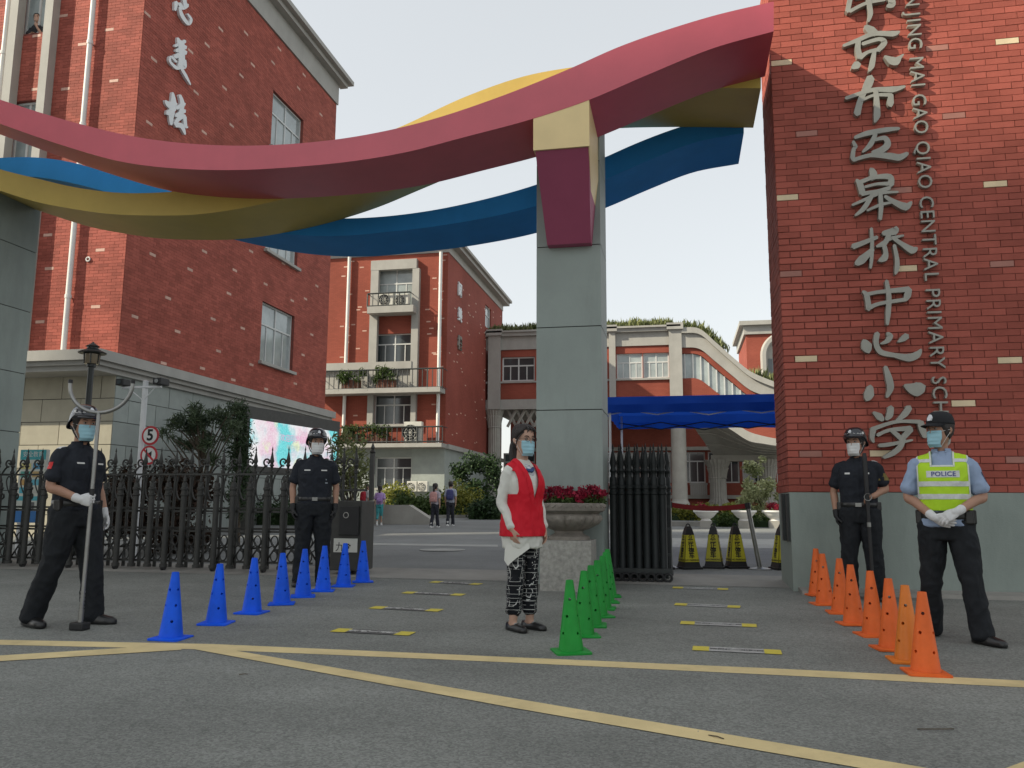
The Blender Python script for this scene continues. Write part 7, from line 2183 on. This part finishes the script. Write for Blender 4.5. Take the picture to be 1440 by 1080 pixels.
# ---------------------------------------------------------------- guard with the black staff, right
g3 = dict(s=.985, seed=12, torso=BT, waist=BW, shirt=navy, shirt_name='uniform_shirt', trousers=navy2, baggy=1.2, shoe=1.1, collar=navy,
          hyaw=-22, hpitch=2, mask=mask_w, headgear='helmet', hair='short', skin=skin_m,
          arms=[dict(sh=(-.178, .01, 1.375), el=(-.25, .04, 1.13), wr=(-.23, -.03, .885), d=(.1, -.12, -1), n=(1, 0, 0), side=1, glove=bglove, curl=(.4, .6, .5)),
                dict(sh=(.178, .01, 1.375), el=(.265, .06, 1.16), wr=(.14, -.12, 1.07), d=(-.8, -.5, -.25), n=(0, -.6, -.8), side=-1, curl=(.9, 1.1, .8), grip=True)],
          legs=[dict(hip=(-.09, .0, .90), kn=(-.115, -.02, .50), an=(-.135, .02, .09), toe=-.35), dict(hip=(.09, 0, .90), kn=(.115, -.02, .50), an=(.135, .02, .09), toe=.35)])
gy = 9.32
gx = atY(1211, 760, gy).x
gC, shC, hmC, soC = make_person(g3, ground_at(gx, gy), radians(-14), 'guard in black uniform with helmet and black staff standing against the brick wall', None)
for x in (-.095, .095): decal(shC, soC, 'name_tape', V3((x, -.1, 1.315)) * .985, (1, 0, 0), (0, 0, 1), .05, .018, white_thread)
decal(shC, soC, 'epaulette', V3((.165, .01, 1.42)) * .985, (.45, 0, -.2), (0, 1, 0), .06, .05, white_thread)
decal(shC, soC, 'arm_patch', V3((.255, .0, 1.28)) * .985, (0, 1, 0), (0, 0, 1), .06, .075, mat('dull_gold_patch', (.16, .12, .03), .6, .4, 60))
RZ = Matrix.Rotation(radians(-14), 3, 'Z')
b0 = V3(gC.location) + RZ @ V3((.10, -.24, .0)); b0.z = gz(b0.y)
b1_ = V3(gC.location) + RZ @ V3((.085, -.20, 1.50))
stf = thing('security_staff', b0, 'long black staff with rings held upright before the guard at the brick wall', 'staff')
ax = (b1_ - b0).normalized()
m1 = MB(); m1.tube([b0, b0.lerp(b1_, .62)], .018, 10); m1.build('shaft', MT['black_plastic'], stf, smooth=True)
m1 = MB(); m1.tube([b0.lerp(b1_, .62), b0.lerp(b1_, .7), b0.lerp(b1_, .97), b1_], [.020, .023, .024, .018], 12); m1.build('head', MT['black_plastic'], stf, smooth=True)
m1 = MB()
for fr in (.70, .755): c_ = b0.lerp(b1_, fr); m1.tube([c_ + V3((.036 * cos(q_), -.038, .036 * sin(q_))) for q_ in np.linspace(0, 2 * pi, 15)], .004, 5, caps=False); break
m1.build('ring', MT['steel'], stf)
m1 = MB(); m1.tube([b0.lerp(b1_, .5), b0.lerp(b1_, .53)], .021, 10); m1.build('collar', MT['steel'], stf)

def belt(root, S, z=.985):
    bb = MB(); bb.loft(torso_rings([(zz * S, 0, 0, hw * S * 1.06, hd * S * 1.06) for zz, hw, hd in ((z - .024, .178, .132), (z - .02, .181, .135), (z + .02, .181, .135), (z + .024, .178, .132))], 32, 2.5, 1))
    o = bb.build('duty_belt', blk_leather, root, local=True, smooth=True)
    m1 = MB(); m1.box((-.03 * S, -.152 * S, (z - .02) * S), (.03 * S, -.136 * S, (z + .02) * S)); m1.build('buckle', MT['steel'], o, local=True)
    for x, y in ((.19, -.03), (-.19, -.03), (.165, .06)):
        m1 = MB(); m1.box((x * S - .028, y * S - .035, (z - .06) * S), (x * S + .028, y * S + .035, (z + .03) * S)); m1.build('belt_pouch', blk_leather, o, local=True, bevel=.01)
belt(gA, 1.015); belt(gB, 1.02); belt(gC, .985)
for sh_, so2, S in ((shA, soA, 1.015), (shB, soB, 1.02), (shC, soC, .985)):
    for x in (-.095, .095):
        decal(sh_, so2, 'chest_pocket', V3((x, -.1, 1.235)) * S, (1, 0, 0), (0, 0, 1), .105, .115, navy, .004, 6, 6)
        decal(sh_, so2, 'pocket_flap', V3((x, -.1, 1.285)) * S, (1, 0, 0), (0, 0, 1), .110, .035, navy, .008, 6, 3)
    decal(sh_, so2, 'button_placket', V3((0, -.1, 1.20)) * S, (1, 0, 0), (0, 0, 1), .032, .40, navy, .005, 3, 16)

# ---------------------------------------------------------------- police officer
PT = [(.882, 0, .0, .188, .140), (.905, 0, .0, .184, .136), (.98, 0, .0, .178, .13), (1.08, 0, -.006, .176, .132), (1.24, 0, -.006, .186, .134), (1.34, 0, .0, .184, .122), (1.40, 0, .008, .156, .094), (1.44, 0, .012, .108, .074), (1.475, 0, .012, .07, .06)]
g4 = dict(s=.965, seed=21, torso=PT, waist=[(.78, 0, .0, .168, .122), (.84, 0, .0, .174, .127), (.88, 0, .0, .174, .127), (.902, 0, 0, .170, .122)], shirt=lblue, trousers=navy2, baggy=1.12, collar=lblue,
          hyaw=-42, hpitch=-1, mask=mask_b, headgear='cap', hair='short', skin=skin_m,
          arms=[dict(sh=(-.182, .01, 1.37), el=(-.265, .0, 1.12), wr=(-.085, -.195, .955), d=(.86, -.12, -.42), n=(-.1, .8, .5), side=1, glove=wglove, curl=(.25, .3, .2), sleeve=.80),
                dict(sh=(.182, .01, 1.37), el=(.27, .0, 1.12), wr=(.085, -.225, 1.0), d=(-.80, -.12, -.46), n=(.1, .7, -.5), side=-1, glove=wglove, curl=(.3, .3, .25), sleeve=.80)],
          legs=[dict(hip=(-.095, .0, .88), kn=(-.13, .03, .48), an=(-.155, .13, .09), toe=-.5), dict(hip=(.095, 0, .88), kn=(.145, -.07, .49), an=(.195, -.11, .09), toe=.85)])
p = gp(1342, 900)
psi = radians(-16)
gD, shD, hmD, soD = make_person(g4, ground_at(p.x, p.y), psi, 'police officer in fluorescent yellow vest and black cap with gloved hands crossed', None)
s4 = .965
# vest: tabard over the shirt
vb = MB(); vb.loft(torso_rings([(z * s4, cx * s4, cy * s4, (hw + .012) * s4, (hd + .012) * s4) for z, cx, cy, hw, hd in PT[2:]]))
for s in (-1, 1): limb(vb, [(V3((s * .06, .01, 1.405)) * s4, .062 * s4), (V3((s * .155, .01, 1.378)) * s4, .066 * s4)], 14, 3)
vme = fuse(vb, 'vest', hivis, .007, 3, [(.004, 8, 0, 7), (.005, 13, 1, 9)], 22)
bm = cut_faces(vme, [(V3((0, 0, 1.36)) * s4, V3((0, 0, 1))), (V3((.075, 0, 0)) * s4, V3((1, 0, 0))), (V3((-.075, 0, 0)) * s4, V3((1, 0, 0))), (V3((.182, 0, 0)) * s4, V3((1, 0, 0))), (V3((-.182, 0, 0)) * s4, V3((1, 0, 0))), (V3((0, 0, 1.005)) * s4, V3((0, 0, 1)))])
def kill_vest(c):
    if c.z > 1.36 * s4 and abs(c.x) < .075 * s4: return True
    if abs(c.x) > .182 * s4 and c.z > 1.1 * s4: return True
    if c.z < 1.005 * s4: return True
    return False
bmesh.ops.delete(bm, geom=[f for f in bm.faces if kill_vest(f.calc_center_median())], context='FACES')
bm.to_mesh(vme); bm.free()
vo = put('vest', vme, gD); vo['label'] = 'fluorescent yellow-green reflective vest'
sdm = vo.modifiers.new('s', 'SOLIDIFY'); sdm.thickness = .004; sdm.offset = 1
Zp, Zn = V3((0, 0, 1)), V3((0, 0, -1))
for z0, z1 in ((1.195, 1.235), (1.095, 1.135)):
    put('reflective_strip', clip_shell(vme, [(V3((0, 0, z1 * s4)), Zp), (V3((0, 0, z0 * s4)), Zn)], .0065, 'reflective_strip', silver), vo)
for s in (-1, 1):
    put('shoulder_strip', clip_shell(vme, [(V3((0, 0, 1.385 * s4)), Zn), (V3((0, 0, 1.412 * s4)), Zp)], .0065, 'shoulder_strip', silver, keep=lambda c, n, s=s: c.x * s > 0 and c.y < .02), vo)
edge_m = mat('white_vest_edging', (.62, .64, .58), .7, .05)
def edging(pl, keep): put('edging', clip_shell(vme, pl, .006, 'edging', edge_m, keep=keep), vo)
for s in (-1, 1): edging([(V3((s * .172 * s4, 0, 0)), V3((-s, 0, 0)))], lambda c, n: c.y < .05 and c.z > 1.1 * s4)
for s in (-1, 1): edging([(V3((s * .087 * s4, 0, 0)), V3((s, 0, 0))), (V3((s * .070 * s4, 0, 0)), V3((-s, 0, 0)))], lambda c, n: c.y < .02 and c.z > 1.352 * s4)
edging([(V3((0, 0, 1.36 * s4)), Zp), (V3((0, 0, 1.348 * s4)), Zn), (V3((.087 * s4, 0, 0)), V3((1, 0, 0))), (V3((-.087 * s4, 0, 0)), V3((-1, 0, 0)))], lambda c, n: c.y < 0)
decal(vme, vo, 'police_panel', V3((0, -.1, 1.292)) * s4, (1, 0, 0), (0, 0, 1), .235 * s4, .052 * s4, silver, .006, 14, 4)
decal_text(vme, vo, 'print', 'POLICE', .050, V3((0.004, -.1, 1.291)) * s4, (1, 0, 0), (0, 0, 1), mat('blue_print', (.03, .045, .22), .6, 0), .0085, .0008)
# duty belt over the shirt, shirt tail below it
bb = MB(); bb.loft(torso_rings([(z * s4, 0, 0, hw * s4, hd * s4) for z, hw, hd in ((.935, .188, .140), (.95, .190, .142), (.985, .190, .142), (1.0, .188, .140))], 36, 2.5, 1))
bo = put('duty_belt', fuse(bb, 'duty_belt', blk_leather, .006, 2), gD)
for x, y in ((.185, -.03), (-.185, -.03), (.165, -.085)):
    m1 = MB(); m1.box((x * s4 - .03, y * s4 - .035, .90 * s4), (x * s4 + .03, y * s4 + .035, 1.01 * s4)); m1.build('belt_pouch', blk_leather, bo, local=True, bevel=.01)
decal(shD, soD, 'arm_patch', V3((.27, .0, 1.27)) * s4, (0, 1, 0), (0, 0, 1), .06, .075, mat('dark_arm_patch', (.03, .04, .09), .6, .5, 60))
decal(shD, soD, 'epaulette', V3((.178, .01, 1.41)) * s4, (.45, 0, -.2), (0, 1, 0), .06, .05, cap_m)

# ---------------------------------------------------------------- woman volunteer
WT = [(.70, 0, .0, .182, .138), (.84, 0, .0, .182, .138), (.96, 0, .0, .170, .128), (1.08, 0, -.004, .158, .122), (1.24, 0, -.012, .168, .132), (1.33, 0, -.002, .156, .112), (1.39, 0, .008, .125, .085), (1.43, 0, .012, .088, .066), (1.46, 0, .012, .062, .054)]
g5 = dict(s=.935, seed=31, female=True, torso=WT, waist=[(.74, 0, .0, .155, .118), (.86, 0, .0, .165, .125), (.98, 0, 0, .14, .11)], shirt=white_sh, trousers=maze_mat(), baggy=.93, flare=1.0, shoe=.93,
          hyaw=-6, hpitch=2, mask=mask_b, hair='tail', glasses=True, skin=skin_m2, neck=(0, .01, 1.455), head=(0, -.012, 1.505),
          arms=[dict(sh=(-.150, .01, 1.36), el=(-.205, .04, 1.10), wr=(-.185, -.065, .862), d=(.12, -.22, -1), n=(.9, .2, .3), side=1, curl=(.25, .35, .25), sleeve=1.93),
                dict(sh=(.150, .01, 1.36), el=(.205, .02, 1.10), wr=(.185, -.08, .86), d=(-.1, -.25, -1), n=(-.9, .2, .1), side=-1, curl=(.25, .35, .25), sleeve=1.93)],
          legs=[dict(hip=(-.085, .0, .88), kn=(-.085, -.01, .49), an=(-.085, .02, .085), toe=-.1, hem=.075), dict(hip=(.085, 0, .88), kn=(.085, -.015, .49), an=(.09, .0, .085), toe=.12, hem=.075)])
p = gp(734, 886)
ps5 = radians(53)
gE, shE, hmE, soE = make_person(g5, ground_at(p.x, p.y), ps5, 'woman with glasses and blue mask in red vest, white shirt and patterned black trousers', None)
s5 = .935
VT = [(.79, 0, .0, .200, .156), (.86, 0, .0, .196, .152)] + [(z, cx, cy, hw + .014, hd + .014) for z, cx, cy, hw, hd in WT[2:]]
vb = MB(); vb.loft(torso_rings([(z * s5, cx * s5, cy * s5, hw * s5, hd * s5) for z, cx, cy, hw, hd in VT]))
for s in (-1, 1): limb(vb, [(V3((s * .05, .01, 1.40)) * s5, .052 * s5), (V3((s * .130, .01, 1.372)) * s5, .056 * s5)], 14, 3)
vme = fuse(vb, 'vest', redv, .007, 3, [(.006, 7, 0, 5), (.007, 10, 1, 6), (.003, 22, 1, 14)], 33)
# armholes and V neck cut out of the vest
bm = cut_faces(vme, [(V3((.152 * s5, 0, 0)), V3((1, 0, 0))), (V3((-.152 * s5, 0, 0)), V3((1, 0, 0))), (V3((0, 0, 1.16 * s5)), Zp), (V3((0, 0, .80 * s5)), Zp)]
               + [(V3((0, 0, 1.10 * s5)), V3((s * 1.0, 0, -.23)).normalized()) for s in (-1, 1)])
def kill_w(c, n):
    if abs(c.x) > .152 * s5 and c.z > 1.16 * s5 and c.z < 1.36 * s5: return True
    if c.z < .80 * s5: return True
    if c.y < .02 * s5 and c.z > 1.10 * s5 and abs(c.x) < (c.z - 1.10 * s5) * .23: return True
    return False
bmesh.ops.delete(bm, geom=[f for f in bm.faces if kill_w(f.calc_center_median(), f.normal)], context='FACES')
bm.to_mesh(vme); bm.free()
vo = put('vest', vme, gE); vo['label'] = 'red sleeveless volunteer vest'
sdm = vo.modifiers.new('s', 'SOLIDIFY'); sdm.thickness = .006; sdm.offset = 1
for s in (-1, 1):   # lapels
    put('lapel', clip_shell(vme, [], .009, 'lapel', redv, keep=lambda c, n, s=s: c.y < .015 * s5 and c.x * s > 0 and c.z > 1.08 * s5 and abs(c.x) - (c.z - 1.10 * s5) * .23 < .042), vo)
# collar, scarf and brooch
m1 = MB(); nk = V3((0, .01, 1.455)) * s5
m1.tube([nk + V3((.060 * cos(a), .052 * sin(a), -.012 - .02 * max(0, -sin(a)))) * s5 * 1.05 for a in np.linspace(0, 2 * pi, 25)], [(.018, .014)] * 25, 8, caps=False)
scarf_m = mat('white_blue_scarf_print', (.50, .52, .55), .7, .5, 22, coords='obj')
sc_o = m1.build('scarf', scarf_m, gE, local=True, smooth='all')
m1 = MB(); m1.tube([nk + V3((0, -.068, -.045)), nk + V3((.012, -.105, -.10)), nk + V3((.02, -.125, -.17))], [(.028, .016), (.034, .014), (.012, .008)], 10, smooth=4); m1.build('scarf_end', scarf_m, sc_o, local=True, smooth='all')
m1 = MB(); m1.tube([nk + V3((-.03, -.085, -.075)), nk + V3((.0, -.118, -.085)), nk + V3((.03, -.10, -.06))], [(.018, .012), (.028, .016), (.014, .01)], 10, smooth=3); m1.build('scarf_knot', mat('navy_scarf_knot', (.03, .06, .16), .6, .5, 40, coords='obj'), sc_o, local=True, smooth='all')
# hanging shirt tail on her right side
m1 = MB(); rows = []
for q_ in range(7):
    v = q_ / 6; r = []
    for k in range(15):
        a = radians(175 + 80 * k / 14)
        zl = .55 + .15 * (abs(k - 3) / 11) ** .9
        z = .74 + (zl - .74) * v
        r.append(V3(((.188 + .010 * v) * cos(a), (.144 + .012 * v) * sin(a), z)) * s5)
    rows.append(r)
for r0_, r1_ in zip(rows, rows[1:]): m1.add(r0_ + r1_, [(i_, i_ + 1, 16 + i_, 15 + i_) for i_ in range(14)])
tl_ = m1.build('shirt_tail', white_sh, soE, local=True, smooth='all')

# ---------------------------------------------------------------- schoolchildren, walking away inside the campus
KT = [(.90, 0, .0, .15, .11), (1.1, 0, -.004, .152, .112), (1.25, 0, -.006, .165, .115), (1.36, 0, .0, .165, .105), (1.42, 0, .008, .14, .085), (1.46, 0, .012, .07, .06)]
def kid(px, py, hgt, yaw, shirt_c, pants_c, label, hair, pack, packlabel, shorts=False, seed=1, stride=.16):
    cm_ = mat('child_top', shirt_c, .8, .08, 8, coords='obj'); pm_ = mat('child_trousers', pants_c, .8, .1, 8, coords='obj')
    sp = dict(s=hgt / 1.75, vox=.014, bvox=.011, seed=seed, torso=KT, waist=[(.80, 0, .0, .145, .11), (.96, 0, 0, .14, .105)], shirt=cm_, trousers=pm_, baggy=.9, hscale=1.18, skin=skin_m2, hair=hair, head=(0, -.012, 1.47),
              shoes=white_thread,
              arms=[dict(sh=(-.165, .01, 1.37), el=(-.21, .06, 1.10), wr=(-.2, -.02, .88), d=(0, -.1, -1), n=(1, 0, 0), side=1), dict(sh=(.165, .01, 1.37), el=(.21, -.0, 1.10), wr=(.2, -.1, .88), d=(0, -.1, -1), n=(-1, 0, 0), side=-1)],
              legs=[dict(hip=(-.08, .0, .88), kn=(-.08, -.06, .48), an=(-.08, -stride, .09), toe=0, hem=.2 if shorts else -.02), dict(hip=(.08, 0, .88), kn=(.08, .02, .48), an=(.08, stride, .10), toe=0, hem=.2 if shorts else -.02)])
    p = gp(px, py)
    t, *_ = make_person(sp, ground_at(p.x, p.y), yaw, label, 'schoolchildren walking into the school')
    Sk = hgt / 1.75
    RZ = Matrix.Rotation(yaw, 3, 'Z')
    bp_ = thing('backpack', V3(t.location) + RZ @ (V3((0, .18, 1.02)) * Sk), packlabel, 'backpack', 'school backpacks', rz=yaw)
    pmat = mat('backpack_fabric', pack, .7, .15, 12, .2, 80, coords='obj')
    m1 = MB(); m1.loft(torso_rings([(z * Sk, 0, cy * Sk, hw * Sk, hd * Sk) for z, cy, hw, hd in ((0, 0, .12, .06), (.02, 0, .14, .075), (.2, 0.005, .15, .08), (.34, 0, .135, .07), (.40, -.01, .09, .05))], 20, 3.2, 2)); m1.build('bag', pmat, bp_, local=True, smooth='all')
    m1 = MB(); m1.loft(torso_rings([(z * Sk, 0, cy * Sk, hw * Sk, hd * Sk) for z, cy, hw, hd in ((.03, .07, .09, .02), (.05, .075, .105, .03), (.15, .078, .105, .03), (.18, .07, .09, .02))], 16, 3.2, 2)); m1.build('front_pocket', pmat, bp_, local=True, smooth='all')
    m1 = MB()
    for s in (-1, 1):
        m1 = MB(); m1.tube([V3((s * .08, -.06, .36)) * Sk, V3((s * .10, -.17, .385)) * Sk, V3((s * .11, -.26, .30)) * Sk, V3((s * .12, -.27, .15)) * Sk, V3((s * .12, -.10, .03)) * Sk], .012 * Sk, 6, smooth=3); m1.build('strap', pmat, bp_, local=True)
    return t
kid(611, 742, 1.28, radians(176), (.40, .36, .40), (.02, .021, .03), 'schoolgirl with pale top and pink backpack walking away beside a taller child', 'tail', (.50, .26, .24), 'pink and grey backpack worn by the schoolgirl', seed=41)
kid(633, 740, 1.36, radians(186), (.36, .38, .45), (.02, .021, .03), 'child with navy backpack walking away, right of the schoolgirl with pink bag', 'short', (.045, .05, .15), 'navy blue backpack worn by the taller child', seed=42)
kid(533, 739, 1.22, radians(195), (.40, .28, .50), (.05, .28, .30), 'small child in turquoise shorts half hidden by the gate end post', 'tail', (.36, .22, .48), 'light purple backpack beside the gate end post', True, seed=43)
kid(514, 739, 1.28, radians(150), (.42, .42, .42), (.05, .05, .07), 'child with red backpack seen through the gate bars above the cabinet', 'short', (.36, .015, .03), 'red backpack seen above the gate cabinet', seed=44)
# someone leaning at the upper window
wp = FF(FF.uv(46, 30)[0], FF.uv(46, 40)[1] - 1.26, -.34)
sp = dict(s=1.0, vox=.014, bvox=.011, seed=51, neck=(0, -.17, 1.46), head=(0, -.20, 1.50), torso=[(z, cx, cy - max(0, z - .95) * .36, hw, hd) for z, cx, cy, hw, hd in MALE_T], waist=MALE_W, shirt=mat('dark_pullover', (.03, .03, .035), .8, .1), trousers=navy2, hair='short', skin=skin_m2, hyaw=20,
          arms=[dict(sh=(-.178, -.14, 1.375), el=(-.23, -.24, 1.12), wr=(-.05, -.30, 1.14), d=(.8, -.3, .1), n=(0, 0, -1), side=1), dict(sh=(.178, -.14, 1.375), el=(.22, -.24, 1.12), wr=(.13, -.33, 1.3), d=(-.3, -.3, .8), n=(0, 1, 0), side=-1)],
          legs=[dict(hip=(-.09, .0, .90), kn=(-.1, .0, .50), an=(-.1, .03, .09), toe=-.1), dict(hip=(.09, 0, .90), kn=(.1, -.0, .50), an=(.1, .03, .09), toe=.1)])
make_person(sp, wp, 0.0, 'person leaning at the open upper window at the top left corner')
